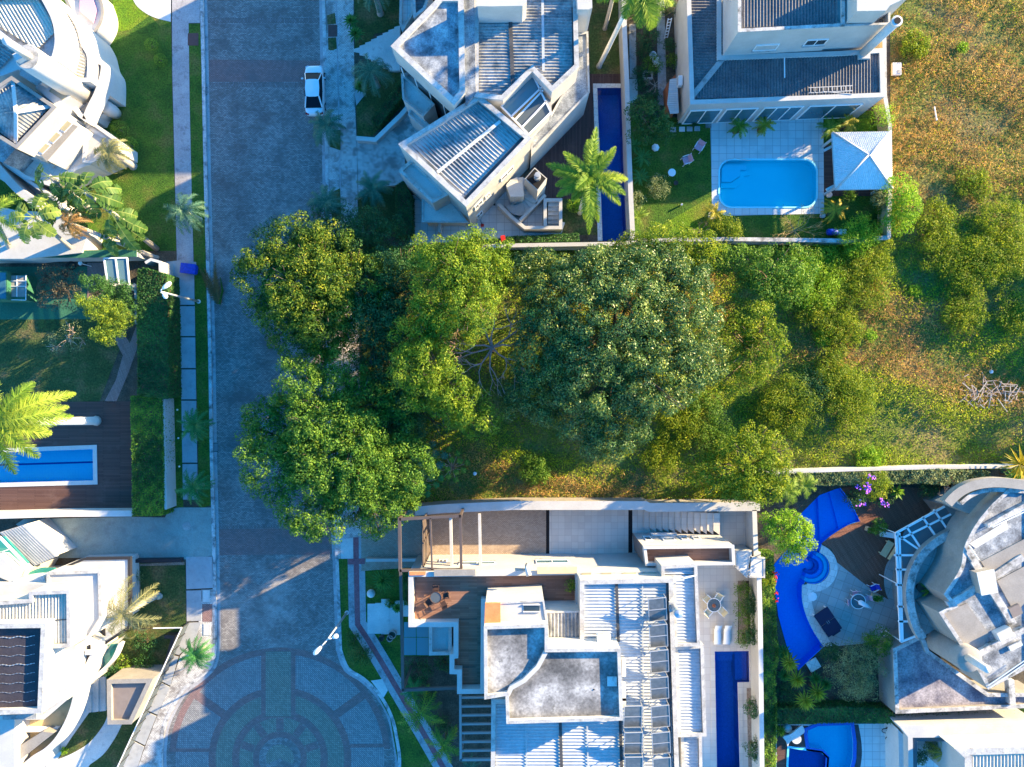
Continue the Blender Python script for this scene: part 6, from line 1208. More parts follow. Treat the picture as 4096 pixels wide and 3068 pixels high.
starplant('dark plant with star shaped leaves just above the brick driveway wall', (1690, 1930), [(1690+36*math.cos(i*2.4)*math.sqrt(i/3), 1925+28*math.sin(i*2.4)*math.sqrt(i/3), 2.4-.05*i, 16) for i in range(1, 14)], 2, 'leaf_palm_dark')

# ================= PALMS =================
def pt_(c, z): return tuple(w3('n', c, z))
def npalm(name, label, top, z, rpx, lm, trunkm='trunk', tr_=.2, off=(0, 0), group=None, **kw):
    tp = w3('n', top, z); b = (tp.x+off[0], tp.y+off[1], 0); kw.setdefault('L_', rpx*KM*1.25); kw.setdefault('w', .36); return palm(name, label, b, tuple(tp), lm, trunkm, tr_, group, **kw)
G1 = 'feathery blue green palms along the street'
for i, (lab, c, z, r_) in enumerate((('feathery blue green palm arching over the grass below the garden steps', nat('b', (800, 470)), 3.4, 115), ('feathery blue green palm at the rear of the parked white car', nat('b', (500, 830)), 2.8, 88), ('feathery blue green palm on the lawn below the brick drive of the angular house', nat('b', (810, 1250)), 2.8, 80), ('dark feathery palm half under the dark street tree beside the right kerb', nat('b', (500, 1340)), 3.0, 85), ('feathery green palm standing over the left pavement beside the long lawn', nat('a', (1215, 1400)), 3.4, 105), )):
    npalm('feathery_palm', lab, c, z, r_, 'leaf_palm_blue', tr_=.17, group=G1, nf=22, w=.42, droop=.75, rise=.75, seed=i, leaflets=30, tone0=.42, off=(.05, .05))
for i, (lab, c, z, r_) in enumerate((('small dark palm over the slab path above the storm drain', nat('e', (1288, 1160)), 2.0, 68), ('small dark palm over the slab path nearest the wide driveway', nat('e', (1283, 1575)), 2.0, 74), ('small dark palm on the pale pavers where the kerb bends', nat('i', (1215, 962)), 1.9, 66))):
    npalm('small_palm', lab, c, z, r_, 'leaf_palm_dark', tr_=.14, group='small dark palms on the left pavement', nf=26, w=.36, droop=.75, rise=.8, seed=20+i, leaflets=24)
npalm('feathery_palm', 'grey green feathery palm leaning over the tiled terrace of the sunlit villa', nat('a', (715, 1005)), 4.2, 98, 'leaf_palm_pale', tr_=.3, nf=20, w=.42, seed=31, droop=.8, leaflets=30, tone0=.3)
def pal2(name, label, basep, top, z, rpx, lm, trunkm='trunk', tr_=.2, group=None, **kw):
    return palm(name, label, tuple(w3('n', basep, 0)), tuple(w3('n', top, z)), lm, trunkm, tr_, group, L_=rpx*KM*1.2, **kw)
pal2('feathery_palm', 'pale yellow feathery palm leaning over the black framed canopy beside the square lawn', nat('i', (975, 590)), nat('i', (760, 710)), 5.6, 150, 'leaf_palm_pale', tr_=.28, nf=13, w=.62, seed=33, droop=.42, rise=.5, leaflets=34, tone0=.5)
# big queen palm over the lap pool: heavy plumes
pl_ = [(1.50, .55, 1.05), (1.65, .3, .8), (3.0, .3, 1.0), (3.35, .1, .75), (-1.60, .3, 1.25), (-1.45, .1, 1.0), (-.35, .3, .85), (-.05, .1, .9), (-.62, .2, .9), (2.5, .4, .75), (.7, .5, .8), (-2.6, .2, .8), (-2.2, -.1, .6), (4.0, .7, .5), (1.1, .2, .6), (2.85, -.1, .9), (-1.75, -.1, .95), (1.35, 0, .9)]
palm('queen_palm', 'tall plumed bright green palm over the lap pool of the angular house', pt_((2320, 850), 0), pt_((2360, 705), 9.0), 'leaf_palm', 'trunk_white', .2, nf=len(pl_), dirs=pl_, L_=4.0, w=.72, rep=3, droop=.22, leaflets=62, seed=40, lw=.035, vee=1.3, tone0=.55)
pl2 = [(-1.2, .1, 1), (-.9, -.1, 1.1), (-1.6, .1, .9), (.2, .2, 1), (1.2, .3, 1), (2.4, .3, 1), (3.4, .2, 1), (-.5, .2, .9), (4.1, .3, .8)]
palm('queen_palm', 'tall palm with white speckled trunk at the top edge, plume over the white wall', pt_((2396, 266), 0), pt_((2560, -75), 13.4), 'leaf_palm', 'trunk_white', .2, nf=9, dirs=pl2, L_=3.7, w=.95, rep=3, droop=.3, leaflets=56, seed=41, vee=.9, tone0=.5)
MBt = pal2('queen_palm', 'second pale trunked palm at the top edge left of the speckled one', nat('c', (695, 190)), (2470, -90), 9.0, 110, 'leaf_palm', 'trunk', .17, nf=12, w=.5, seed=42, leaflets=30)
pl3 = [(.55, .15, 1.35), (.95, .2, .9), (.12, .2, 1.15), (-.05, -.1, 1.2), (-.75, .1, .9), (-1.3, .2, 1), (1.7, .3, 1), (2.6, .3, 1), (3.6, .3, 1), (4.3, .3, 1), (-.35, .0, .85), (.75, -.1, .9)]
palm('royal_palm', 'tall royal palm at the left edge, white trunk rising from the brown deck', pt_((386, 1683), 0), pt_((-20, 1690), 12.6), 'leaf_palm', 'trunk_white', .34, nf=12, dirs=pl3, L_=4.6, w=1.0, rep=3, droop=.2, leaflets=62, seed=43, vee=.8, tone0=.6)
palm('royal_palm', 'drooping palm crown at the left edge above the blue shaded yard', pt_((60, 1040), 0), pt_((-30, 860), 7.5), 'leaf_palm', 'trunk', .2, nf=12, L_=3.2, w=.6, droop=.5, leaflets=40, seed=44, tone0=.55)
palm('feathery_palm', 'cut off palm at the top edge beside the garden steps', pt_(nat('b', (865, 90)), 0), pt_(nat('b', (815, -70)), 4.5), 'leaf_palm_blue', 'trunk', .26, nf=14, L_=2.6, w=.42, seed=45)
# yuccas / agaves / cycads: stiff spiky rosettes
def rosette(name, label, c, z, rpx, lm, n=46, group=None, wd=.07, flat_=.35, cat='plant', basez=0, rise_=1.2):
    tp = w3('n', c, z); t = thing(name, label, cat, (tp.x, tp.y, basez), group); A, B, C, D, T = [], [], [], [], []; p0 = np.array(tp); R = rpx*KM
    for i in range(n):
        a = i*2.39996; e = rise_*(1-(i/n))**1.2*1.25-.15*(i/n); L_ = R*NR.uniform(.85, 1.1); d = np.array([math.cos(a)*math.cos(e), math.sin(a)*math.cos(e), math.sin(e)]); s_ = np.array([-math.sin(a), math.cos(a), 0]); m_ = p0+d*L_*.55; tip = p0+d*L_-np.array([0, 0, L_*flat_*.3])
        for sg in (-1, 1): A.append(p0); B.append(m_+s_*wd*sg+np.array([0, 0, .05])); C.append(tip); D.append(m_-np.array([0, 0, .0])); T.append(np.clip(.5+NR.normal(0, .2)+.15*sg, 0, 1))
    quadobj('leaves', *[np.array(q) for q in (A, B, C, D)], lm, t, np.array(T)); MB().tube([(tp.x, tp.y, basez-.02), tuple(tp)], [.11, .09], 7).build('stem', 'bark', t); return t
AG = 'spiky rosette plants by the curved pool'
for i, (x, y, z, r_, l) in enumerate(((240, 1005, 1.7, 46, 'largest pale spiky rosette nearest the tip of the curved blue pool'), (290, 1110, 1.6, 44, 'pale spiky rosette in the middle of the cluster by the curved pool'), (415, 1190, 1.7, 46, 'pale spiky rosette on the right side of the cluster near the grey bush'), (340, 1240, 1.8, 48, 'lowest pale spiky rosette of the cluster above the long hedge'), (405, 1105, 1.0, 30, 'small dark spiky rosette right of the middle pale one'), (470, 1140, .9, 30, 'dark spiky rosette touching the big grey green bush'), (212, 1085, 1.0, 32, 'dark spiky rosette against the creeper wall, left of the cluster'), (205, 940, 1.1, 36, 'dark spiky rosette at the top of the cluster beside the royal blue water'))):
    rosette('agave', l, nat('l', (x, y)), z, r_, 'leaf_palm' if i < 4 else 'leaf_palm_dark', group=AG, n=54)
rosette('yucca', 'dark yucca over the right pavement above the garden steps, upper of two', nat('b', (668, 145)), 1.6, 36, 'leaf_palm_dark', group='dark yuccas by the steps'); rosette('yucca', 'dark yucca touching the garden steps, lower of two', nat('b', (700, 228)), 1.5, 38, 'leaf_palm_dark', group='dark yuccas by the steps')
rosette('yucca', 'dark spiky plant beside the blue green palm on the small round bed', nat('b', (735, 575)), .9, 32, 'leaf_palm_dark'); rosette('cycad', 'dark cycad in the middle of the small lawn beside the concrete ball', nat('j', (828, 495)), .9, 52, 'leaf_palm_dark', n=70)
rosette('cycad', 'small dark spiky plant between the white entrance slabs and the steel pergola', nat('j', (915, 668)), .8, 24, 'leaf_palm_dark', n=40)
rosette('agave', 'large yellow green fan plant in the corner between hedge and wild plot', nat('h', (1790, 1420)), 2.6, 78, 'leaf_palm_yellow', n=60, wd=.1); rosette('agave', 'small dark fan leafed plant below the large yellow green fan plant', nat('h', (1740, 1500)), 1.6, 50, 'leaf_palm_dark', n=50)
rosette('bromeliad', 'broad leafed green rosette in the dark bed above the round house', nat('h', (975, 1600)), 1.2, 36, 'leaf_mid', n=16, wd=.16)
rosette('spider_plant', 'yellowish spiky plant beside the white wavy sculpture at the bottom', nat('l', (185, 1430)), .8, 30, 'leaf_palm', n=36)
for i, (x, y, r_, l) in enumerate(((945, 1045, 36, 'fan leafed palm plant left of the pink chairs, topmost of three by the wall'), (930, 1172, 34, 'fan leafed palm plant middle of three by the white wall'), (915, 1435, 40, 'bright fan leafed palm plant lowest of three by the white wall'), (885, 965, 28, 'small feathery plant leaning over the white wall beside the leafy tree'))):
    npalm('fan_plant', l, nat('c', (x, y)), .9, r_, 'leaf_palm_dark' if i != 2 else 'leaf_palm', 'bark', .06, group='fan plants by the white wall', nf=14, w=.2, seed=60+i, leaflets=14, cat='plant')
YP = 'yellow potted palms round the turquoise pool'
for i, (r, x, y, s_, lm, l) in enumerate((('c', 1425, 1410, 42, 'leaf_palm_yellow', 'yellow palm in a pot at the lower left corner of the turquoise pool patio'), ('d', 560, 1390, 52, 'leaf_palm_yellow', 'golden yellow palm in a white pot below the pavilion'), ('d', 100, 828, 42, 'leaf_palm_yellow', 'olive yellow palm in the tiled patio under the middle windows'), ('d', 530, 845, 50, 'leaf_palm', 'green palm with yellow fronds in a dark pot beside the pavilion top corner'), ('d', 655, 812, 38, 'leaf_palm_yellow', 'small orange yellow palm above the pavilion roof'), ('c', 1588, 835, 42, 'leaf_palm', 'dark green palm at the left end of the window front'))):
    p_ = nat(r, (x, y)); o = npalm('potted_palm', l, p_, 1.5, s_, lm, 'bark', .07, group=YP, nf=15, w=.28, seed=70+i, leaflets=16, cat='plant'); MB().lathe([(.24, 0), (.34, .45), (.36, .5), (.3, .5), (.28, .42), (.02, .42)], (o.location.x, o.location.y, 0), 16).build('pot', ('stucco_clean', 'pot_dark', 'terracotta')[i % 3], o, True)
npalm('fan_palm', 'bright fan palm over the red lined pavement near the bottom', nat('j', (1060, 1320)), 2.4, 90, 'leaf_palm', 'bark', .12, nf=12, w=.6, seed=80, droop=.5, leaflets=14, lw=.06, off=(.6, .3)); npalm('fan_palm', 'bright fan palm below the louvre pergola left side', nat('j', (1205, 1520)), 2.2, 72, 'leaf_palm', 'bark', .1, nf=10, w=.5, seed=81, droop=.5, leaflets=14, lw=.06)
npalm('fan_palm', 'dark fan palm under the steel pergola corner', nat('j', (1010, 1180)), 1.4, 52, 'leaf_palm_dark', 'bark', .08, nf=14, w=.4, seed=82, leaflets=14, lw=.05); npalm('fan_palm', 'pale fan palm at the bottom edge below the louvre pergola', nat('j', (1370, 1660)), 1.6, 45, 'leaf_palm_blue', 'bark', .08, nf=12, w=.35, seed=83, leaflets=14)
npalm('fan_palm', 'yellow fan palm in the glazed courtyard at the bottom right', nat('l', (1205, 1560)), 2.2, 55, 'leaf_palm_yellow', 'bark', .08, nf=12, w=.35, seed=84, leaflets=16); npalm('fan_palm', 'fan palm beside the royal blue pool top, left of the citrus green tree', nat('h', (250, 1600)), 2.6, 70, 'leaf_palm', 'bark', .1, nf=14, w=.5, seed=85, leaflets=18)
npalm('fan_palm', 'second fan palm beside the royal blue pool top, under the creeper', nat('h', (360, 1560)), 2.2, 55, 'leaf_palm', 'bark', .1, nf=12, w=.45, seed=86, leaflets=18)
# banana / traveller palms with broad torn leaves
def banana(label, basep, top, z, leaves, lm, seed, trunkm='bark', wd=.75, tone=.5):
    b = w3('n', basep, 0); tp = w3('n', top, z); t = thing('traveller_palm', label, 'palm', (b.x, b.y, 0), 'broad leafed palms above the green topped wall'); rs = np.random.RandomState(seed); A, B, C, D, T = [], [], [], [], []
    for (a, e, L_) in leaves:
        p = np.array(tp); n = 26; ds = L_/n; st = 7; tw = rs.normal(0, .3)
        for j in range(n):
            d = np.array([math.cos(a)*math.cos(e), math.sin(a)*math.cos(e), math.sin(e)]); q = p+d*ds; e -= .055+.03*(j/n); a += tw*.02
            side = np.cross(d, [0, 0, 1.]); side /= np.linalg.norm(side); up = np.cross(side, d)
            if j >= st:
                s = (j-st)/(n-st); ww = wd*math.sin(math.pi*min(1, .10+.9*s))**.55
                for sg in (-1, 1):
                    if rs.rand() < .10: continue
                    k = rs.uniform(.82, 1.05); dr = rs.uniform(-.05, .35); o = side*sg*ww*k*.92+d*ww*.25-up*ww*dr*.6
                    A.append(p); B.append(q); C.append(q+o); D.append(p+o*rs.uniform(.94, 1.0)); T.append(tone+rs.normal(0, .12)+.1*sg)
            A.append(p-side*.035); B.append(p+side*.035); C.append(q+side*.03); D.append(q-side*.03); T.append(.95)
            p = q
    quadobj('leaves', *[np.array(q) for q in (A, B, C, D)], lm, t, np.array(T))
    MB().tube([b, (b+tp)/2, tp], [.28, .2, .17], 10).build('trunk', trunkm, t, True); return t
rl = lambda n, L_, s, e0=.55: [(6.283*i/n+random.Random(s+i).uniform(-.25, .25), e0+random.Random(s*3+i).uniform(-.35, .3), L_*random.Random(s*7+i).uniform(.8, 1.15)) for i in range(n)]
banana('broad leafed palm with sunlit leaves, highest in the clump, over the tiled terrace', nat('a', (900, 1530)), nat('a', (560, 1270)), 8.0, [(3.0, .2, 4.2), (2.6, .35, 3.6), (3.3, .1, 3.6), (.2, .2, 3.2), (-.2, .1, 3.4), (-.5, .1, 3.0), (1.4, .5, 2.2), (.6, .4, 2.6), (-1.2, .2, 2.2), (-2.2, .2, 2.4), (3.6, 0, 3.0)], 'leaf_banana', 1, 'trunk', .62, .35)
banana('broad leafed palm reaching right toward the street, leaf tips over the wall end', nat('a', (1040, 1650)), nat('a', (730, 1400)), 6.6, [(-.8, .1, 4.0), (-.6, .2, 3.6), (-1.0, .0, 3.4), (2.6, .4, 2.4), (1.3, .4, 2.2), (0, .2, 2.4), (-1.7, .2, 2.6), (3.4, .3, 2.6), (-.95, .3, 4.6)], 'leaf_banana', 2, 'trunk', .58, .45)
banana('broad leafed palm with white glowing leaves at the far left, above the turf wall', nat('a', (560, 1720)), nat('a', (230, 1440)), 7.6, rl(10, 2.6, 5), 'leaf_lime', 3, 'trunk', .62, .35)
banana('broad leafed palm low in the clump beside the withered crown', nat('a', (660, 1640)), nat('a', (420, 1400)), 6.2, rl(9, 2.6, 8), 'leaf_banana', 4, 'trunk', .55, .3)
banana('broad leafed palm at the lower end of the clump, over the turf wall corner', nat('a', (960, 1700)), nat('a', (770, 1560)), 5.0, rl(8, 2.4, 12), 'leaf_banana', 5, 'trunk', .5, .4)
banana('broad leafed palm leaning over the tiled terrace edge, upper left of the clump', nat('a', (640, 1420)), nat('a', (330, 1170)), 8.2, [(3.1, .2, 2.6), (2.5, .3, 2.4), (-.4, .2, 3.4), (.1, .1, 2.6), (3.7, .1, 2.6), (-1.3, .1, 2.0), (-.1, .3, 3.0)], 'leaf_banana', 6, 'trunk', .55, .25)
npalm('dead_palm', 'withered grey brown palm crown hanging in the middle of the broad leafed palms', nat('a', (460, 1480)), 7.4, 90, 'leaf_dry', 'trunk', .2, off=(3.6, -1.6), nf=20, w=.3, droop=1.0, seed=90, leaflets=26, tone0=.15)
# fallen frond
t = thing('fallen_frond', 'big dried palm frond lying across the left kerb', 'frond', tuple(w3('e', (1450, 360), .1)))
p0 = w3('e', (1455, 360), .15); A, B, C, D, T = fronds(tuple(p0), nf=5, dirs=[(1.85, .05, 1), (2.05, .08, .95), (2.2, .1, .8), (1.7, .1, .75), (1.95, .02, .9)], L_=4.2, w=.5, droop=.02, leaflets=48, seed=91, tone0=.3); A[:, 2] = np.abs(A[:, 2])+.05; B[:, 2] = np.abs(B[:, 2])+.05; C[:, 2] = np.abs(C[:, 2])+.03; D[:, 2] = np.abs(D[:, 2])+.03
quadobj('leaflets', A, B, C, D, 'leaf_dry', t, T*.55); MB().tube([p0, w3('e', (1475, 270), .2), w3('e', (1460, 180), .15)], [.11, .10, .03], 7).build('stalk', 'leaf_palm', t)

# ================= HEDGES, SHRUBS =================
boxhedge('clipped_hedge', 'tall dark hedge between the left garden and the slab path', 'e', [(905, 130), (960, 118), (1100, 160), (1112, 560), (1116, 975), (1060, 985), (908, 960), (908, 500)], 2.6, group='hedges on the left')
boxhedge('clipped_hedge', 'clipped green hedge between brown pool deck and thin white wall', 'e', [(862, 968), (1070, 985), (1080, 1400), (1078, 1760), (875, 1765), (868, 1300)], 2.3, leafm='leaf_mid', group='hedges on the left')
boxhedge('creeper_hedge', 'long creeper covered wall between the modern house patio and the curved pool', 'l', [(70, 330), (150, 330), (155, 560), (170, 800), (180, 950), (155, 1150), (170, 1290), (160, 1720), (90, 1720), (82, 900)], 1.7, leafm='leaf_mid', bump=.3)
boxhedge('long_hedge', 'long dark hedge strip above the sky blue pool and bicycles', 'l', [(165, 1300), (600, 1285), (860, 1300), (905, 1345), (1800, 1335), (1800, 1378), (900, 1385), (165, 1390)], 1.5, bump=.2)
boxhedge('border_hedge', 'rust tinged hedge under the thin pale wall of the wild plot', 'h', [(120, 1480), (500, 1478), (830, 1470), (1250, 1450), (1590, 1468), (1600, 1510), (1300, 1560), (1150, 1545), (850, 1555), (500, 1560), (120, 1545)], 1.9, leafm='leaf_olive', bump=.3)
boxhedge('border_hedge', 'low green hedge just above the white wall below the lap pool', 'c', [(10, 1568), (520, 1545), (528, 1596), (10, 1606)], 1.2)
boxhedge('border_hedge', 'dark hedge left of the low sloped drive wall, above the angular house entry', 'b', [(1005, 500), (1008, 640), (850, 835), (800, 790), (930, 620)], 1.2, leafm='leaf_dark')
boxhedge('border_hedge', 'dark square hedge below the brick drive, left of the low white boxes', 'b', [(965, 1230), (1010, 1195), (1075, 1300), (1078, 1560), (960, 1560)], 1.3, leafm='leaf_dark')
boxhedge('border_hedge', 'narrow dark hedge between the steel frame and the wooden terrace', 'j', [(950, 448), (983, 448), (983, 655), (955, 655)], .9)
BL = 'small clipped balls beside the sunlit villa'
for (x, y, r_, l, g_) in ((1005, 300, .62, 'round shrub on the lawn nearest the top, left of its smaller twin', 0), (1065, 398, .6, 'round shrub alone near the left pavement', 0), (795, 860, .85, 'large round shrub beside the round column of the villa', 0), (862, 960, .72, 'round shrub behind the grey green palm crown', 0), (685, 22, .5, 'bright round shrub in the bark bed, topmost of three', 1), (708, 115, .45, 'bright round shrub in the bark bed, middle of three', 1), (682, 193, .5, 'bright round shrub in the bark bed, lowest of three', 1)):
    ballshrub(l, 'a', (x, y), r_, 'leaf_bright' if g_ else 'leaf_mid', BL if g_ else 'round shrubs on the long lawn')
flat('bark_bed', 'a', curve([(640, -40), (735, 20), (742, 100), (730, 200), (680, 285)], 4)+[(615, 260), (600, 100), (600, -40)], .03, 'bark_mulch')
shrub('olive_bush', 'big round grey green bush between terrace and long hedge', 'l', (660, 1060), 1.9, 2.6, 'leaf_olive', 1.6, dens=55, leaf=(.07, .14), lobes=8)
shrub('dark_bush', 'dark bush with bright top below the paved terrace, left of the striped towel', 'l', (790, 880), 1.8, 1.4, 'leaf_mid', 1.3); shrub('dark_bush', 'dark glossy shrub at the tip of the curved pool coping', 'l', (500, 940), 1.2, 1.0, 'leaf_dark', 1.0)
shrub('dark_bush', 'dark low shrub beneath the spiky rosettes by the creeper wall', 'l', (225, 1190), .7, 1.2, 'leaf_dark', .7)
def flowers(t, r, pts, z, m, s=.10):
    for p in pts:
        C = np.array([w3(r, p, z) for _ in range(9)])+NR.normal(size=(9, 3))*[.11, .11, .08]; q = NR.normal(size=(9, 3))*.5+[0, 0, 1]
        a = leafobj('flower_cluster', C, q, np.full(9, s*1.8), 'leaf_bright', t, aspect=.9); a.data.materials[0] = M[m]
t = shrub('flowering_shrub', 'shrub with purple flowers above the brown round deck', 'h', (830, 1560), 2.4, 1.35, 'leaf_yellowgreen', 1.5); flowers(t, 'h', [(765, 1570), (790, 1555), (820, 1508), (790, 1590), (775, 1600), (715, 1580), (790, 1497), (870, 1650), (905, 1690), (880, 1680), (760, 1685), (725, 1690)], 3.9, 'flower_purple')
t = shrub('flowering_shrub', 'creeper with red tipped flowers beside the royal blue pool edge', 'l', (115, 500), 1.6, .7, 'leaf_yellowgreen', 1.0); flowers(t, 'l', [(160, 455), (165, 480), (155, 510), (160, 570), (160, 625)], 1.9, 'flower_red')
shrub('garden_bush', 'round dull green bush near the white garden table', 'c', (1048, 1240), 1.0, 1.15, 'leaf_olive', .9); shrub('garden_bush', 'leafy bush with pale flowers at the wall, right of the small reddish dead shrub', 'c', (1500, 1520), 1.4, 1.5, 'leaf_yellowgreen', 1.1, lobes=6)
shrub('garden_bush', 'green climbing bush over the corner wall beside the blue barrel', 'd', (720, 1560), 1.8, 1.9, 'leaf_bright', 1.2, lobes=7); shrub('garden_bush', 'grey green bush between pavilion and corner wall', 'd', (865, 1310), 1.4, 1.1, 'leaf_olive', 1.0)
shrub('garden_bush', 'low leafy bush just under the pavilion edge', 'd', (665, 1300), .8, .8, 'leaf_mid', .6); shrub('garden_bush', 'climber with red berries over the pale ochre wall above the pavilion', 'd', (880, 770), 2.0, 1.3, 'leaf_bright', 1.0, dens=30)
shrub('garden_bush', 'greyish bush at the foot of the white wall below the fan plants', 'c', (905, 1330), .9, .9, 'leaf_olive', .8); shrub('garden_bush', 'bright small palm like bush under the plumed palm near the hedge', 'c', (500, 1360), 1.0, .8, 'leaf_bright', .8)
for i, (x, y, s_, l) in enumerate(((985, 30, 1.6, 'leafy plants at the top edge between the white walls'), (880, 60, 1.0, 'small leafy plant under the palm plume at the top edge'), (980, 250, 1.2, 'dark leafy bush in the narrow garden above the white pots'), (1010, 430, 1.0, 'green bush in the narrow garden near the square planter'), (1120, 60, .8, 'green plant beside the leaning ladder'), (1120, 300, .7, 'dark plant against the tall white house below the ladder'), (1140, 400, .7, 'bright plant at the white house wall in the narrow garden'), (940, 560, .8, 'dark shrub beside the grey garden path at its middle'), (1010, 650, .9, 'dark shrub at the lower end of the grey garden path'), (950, 350, .8, 'dark green bush left of the grey garden path'), (1290, 818, .35, 'little flowering plant by the window front step'), (1188, 815, .3, 'little red flowering plant by the house corner'), (925, 480, .7, 'low dark bush beside the stone bench by the white wall'))):
    shrub('garden_bush', l, 'c', (x, y), .8*s_, s_, 'leaf_mid' if i in (0, 1, 6, 3) else 'leaf_dark', .8*s_, dens=50)
for (x, y, s_, lm, l) in ((1040, 1060, 1.5, 'leaf_dark', 'dark bush inside the steel frame below the blue glass canopy'), (1200, 1010, .9, 'leaf_dark', 'dark bush tucked beside the wooden terrace corner'), (870, 640, .5, 'leaf_mid', 'small green bush beside the white entrance slabs'), (640, 870, .9, 'leaf_hedge', 'low green shrub on the verge beside the lamp with two heads'), (690, 960, 1.1, 'leaf_hedge', 'low green shrub at the bend of the right kerb'), (1180, 1400, 1.2, 'leaf_dark', 'dark bush between the two bright fan palms'), (1100, 1230, .9, 'leaf_dark', 'dark bush above the upper bright fan palm')):
    shrub('verge_shrub', l, 'j', (x, y), .5*s_, s_, lm, .5*s_, dens=55)
for (x, y, s_, lm, l) in ((690, 1050, 1.0, 'leaf_dark', 'dark bush beside the green glass balcony of the curved house'), (770, 1010, .9, 'leaf_palm', 'bright broad leafed plant in the shady garden above the kiosk'), (900, 880, 1.2, 'leaf_dark', 'dark ground shrub in the shady garden near the fence corner'), (900, 1000, 1.0, 'leaf_hedge', 'dark low shrub beside the angular planter wall'), (840, 480, .7, 'leaf_olive', 'grey speckled bush against the black framed canopy'), (400, 1555, .4, 'leaf_bright', 'tiny bright plant on the crescent lawn at the bottom')):
    shrub('garden_bush', l, 'i', (x, y), .5*s_, s_, lm, .5*s_, dens=50)
for (x, y, s_, l) in ((1510, 560, .9, 'creeping shrub in the gravel bed beside the two white loungers, upper'), (1530, 700, 1.4, 'drooping shrub in the gravel bed beside the round patio table'), (1525, 850, 1.0, 'drooping shrub in the gravel bed below the round patio table')):
    shrub('bed_shrub', l, 'k', (x, y), .9, s_, 'leaf_mid', .7, dens=50)
for (x, y, s_, l) in ((20, 640, 1.1, 'creeping shrub on the right patio wall opposite the curved pool'), (30, 830, 1.1, 'creeping shrub on the right patio wall near the narrow navy pool'), (20, 1290, 1.0, 'creeping shrub over the lower gravel bed, upper of two'), (30, 1540, 1.1, 'creeping shrub over the lower gravel bed, lower of two')):
    shrub('bed_shrub', l, 'l', (x, y), 1.2, s_, 'leaf_dark', 1.0, dens=55)
for (x, y, s_, lm, l) in ((30, 1640, 1.4, 'leaf_bright', 'leafy bush at the wall corner left of the fan palms'), (1180, 1560, 1.3, 'leaf_dark', 'dark shrub in the bed between rust tinged hedge and round house'), (880, 1640, 1.0, 'leaf_dark', 'dark shrub right of the purple flowers'), (690, 1640, 1.2, 'leaf_dark', 'dark shrub above the royal blue pool, left of the purple flowers'), (1450, 1560, 1.0, 'leaf_dark', 'dark shrub behind the round house arch')):
    shrub('garden_bush', l, 'h', (x, y), .8, s_, lm, .8, dens=45)
shrub('garden_bush', 'feathery green shrub in the glazed courtyard, left of the yellow fan palm', 'l', (1130, 1530), 1.2, 1.0, 'leaf_olive', 1.0); shrub('garden_bush', 'dark bamboo like bush at the courtyard edge of the bottom right house', 'l', (1050, 1590), .9, .8, 'leaf_dark', .9)
shrub('balcony_plant', 'bushy green potted plant on the wooden terrace of the modern house', 'k', (440, 530), 5.9, .62, 'leaf_palm', .5)
shrub('garden_bush', 'leafy bush between the round deck chairs and the glass pergola', 'l', (800, 170), 1.4, .8, 'leaf_mid', .9)
# wild plot bushes
wild = [(3240, 1110, 130, 'leaf_bright'), (3360, 1080, 100, 'leaf_yellowgreen'), (3300, 1240, 110, 'leaf_yellowgreen'), (3460, 1130, 110, 'leaf_yellowgreen'), (3380, 1330, 70, 'leaf_yellowgreen'), (3340, 1480, 90, 'leaf_yellowgreen'), (3480, 1340, 26, 'leaf_bright'), (3660, 1165, 26, 'leaf_bright'), (3920, 1060, 120, 'leaf_yellowgreen'), (4040, 1020, 110, 'leaf_yellowgreen'), (3760, 1010, 90, 'leaf_yellowgreen'), (3850, 190, 22, 'leaf_bright'), (3660, 180, 55, 'leaf_yellowgreen'), (4060, 1250, 90, 'leaf_yellowgreen'), (3860, 1240, 90, 'leaf_yellowgreen'), (3290, 1350, 40, 'leaf_bright'), (3160, 1620, 120, 'leaf_yellowgreen'), (3390, 1600, 110, 'leaf_yellowgreen'), (3240, 1560, 90, 'leaf_dark'), (3560, 870, 60, 'leaf_yellowgreen'), (3740, 880, 80, 'leaf_yellowgreen'), (4000, 880, 90, 'leaf_yellowgreen'), (3900, 740, 70, 'leaf_yellowgreen'), (3480, 1000, 90, 'leaf_yellowgreen'), (2720, 1700, 90, 'leaf_yellowgreen'), (2820, 1640, 80, 'leaf_mid'), (2640, 1840, 70, 'leaf_yellowgreen'), (2140, 1880, 60, 'leaf_mid'), (3480, 1840, 50, 'leaf_bright'), (2860, 1740, 80, 'leaf_mid'), (2060, 1060, 70, 'leaf_yellowgreen')]
where = ['beside the mid green tree by the wall corner', 'above the pale dry patch, left part', 'below the mid green tree, on sunny ground', 'right of the wall corner, edge of dry grass', 'left of the orange dry patch', 'in the lower middle of the wild plot', 'tiny and bright beside the orange dry patch', 'tiny and bright in the grey grass, alone', 'large near the right edge, left of its twin', 'large at the right edge', 'dull green right of the wall corner', 'tiny bright one in the brown grass, near the top', 'dull green in the brown grass, right of the white chimney pipe', 'at the right edge below the two large ones', 'below the large pair, left side', 'small and bright right of the light green ragged tree', 'low and wide right of the huge dome tree foot', 'low in the shade below the small bright tuft', 'dark one right of the light green ragged tree', 'against the ochre wall below the pavilion', 'right of the low green tree by the pavilion', 'near the right edge, above the large pair', 'dull one in the middle of the brown grass', 'just outside the garden wall corner', 'below right of the huge dome tree, nearest its trunk side', 'right of the huge dome tree, on the slope', 'in the orange clearing above the cream wall', 'in the clearing left of the huge dome tree tip', 'yellow green low on the grass above the thin pale wall', 'between the huge dome tree and the leafy tree by the wall corner', 'pale and upright between the bright elongated tree and the dome tree']
kinds = {'leaf_bright': 'bright green bush', 'leaf_yellowgreen': 'yellow green bush', 'leaf_mid': 'green bush', 'leaf_dark': 'dark green bush'}
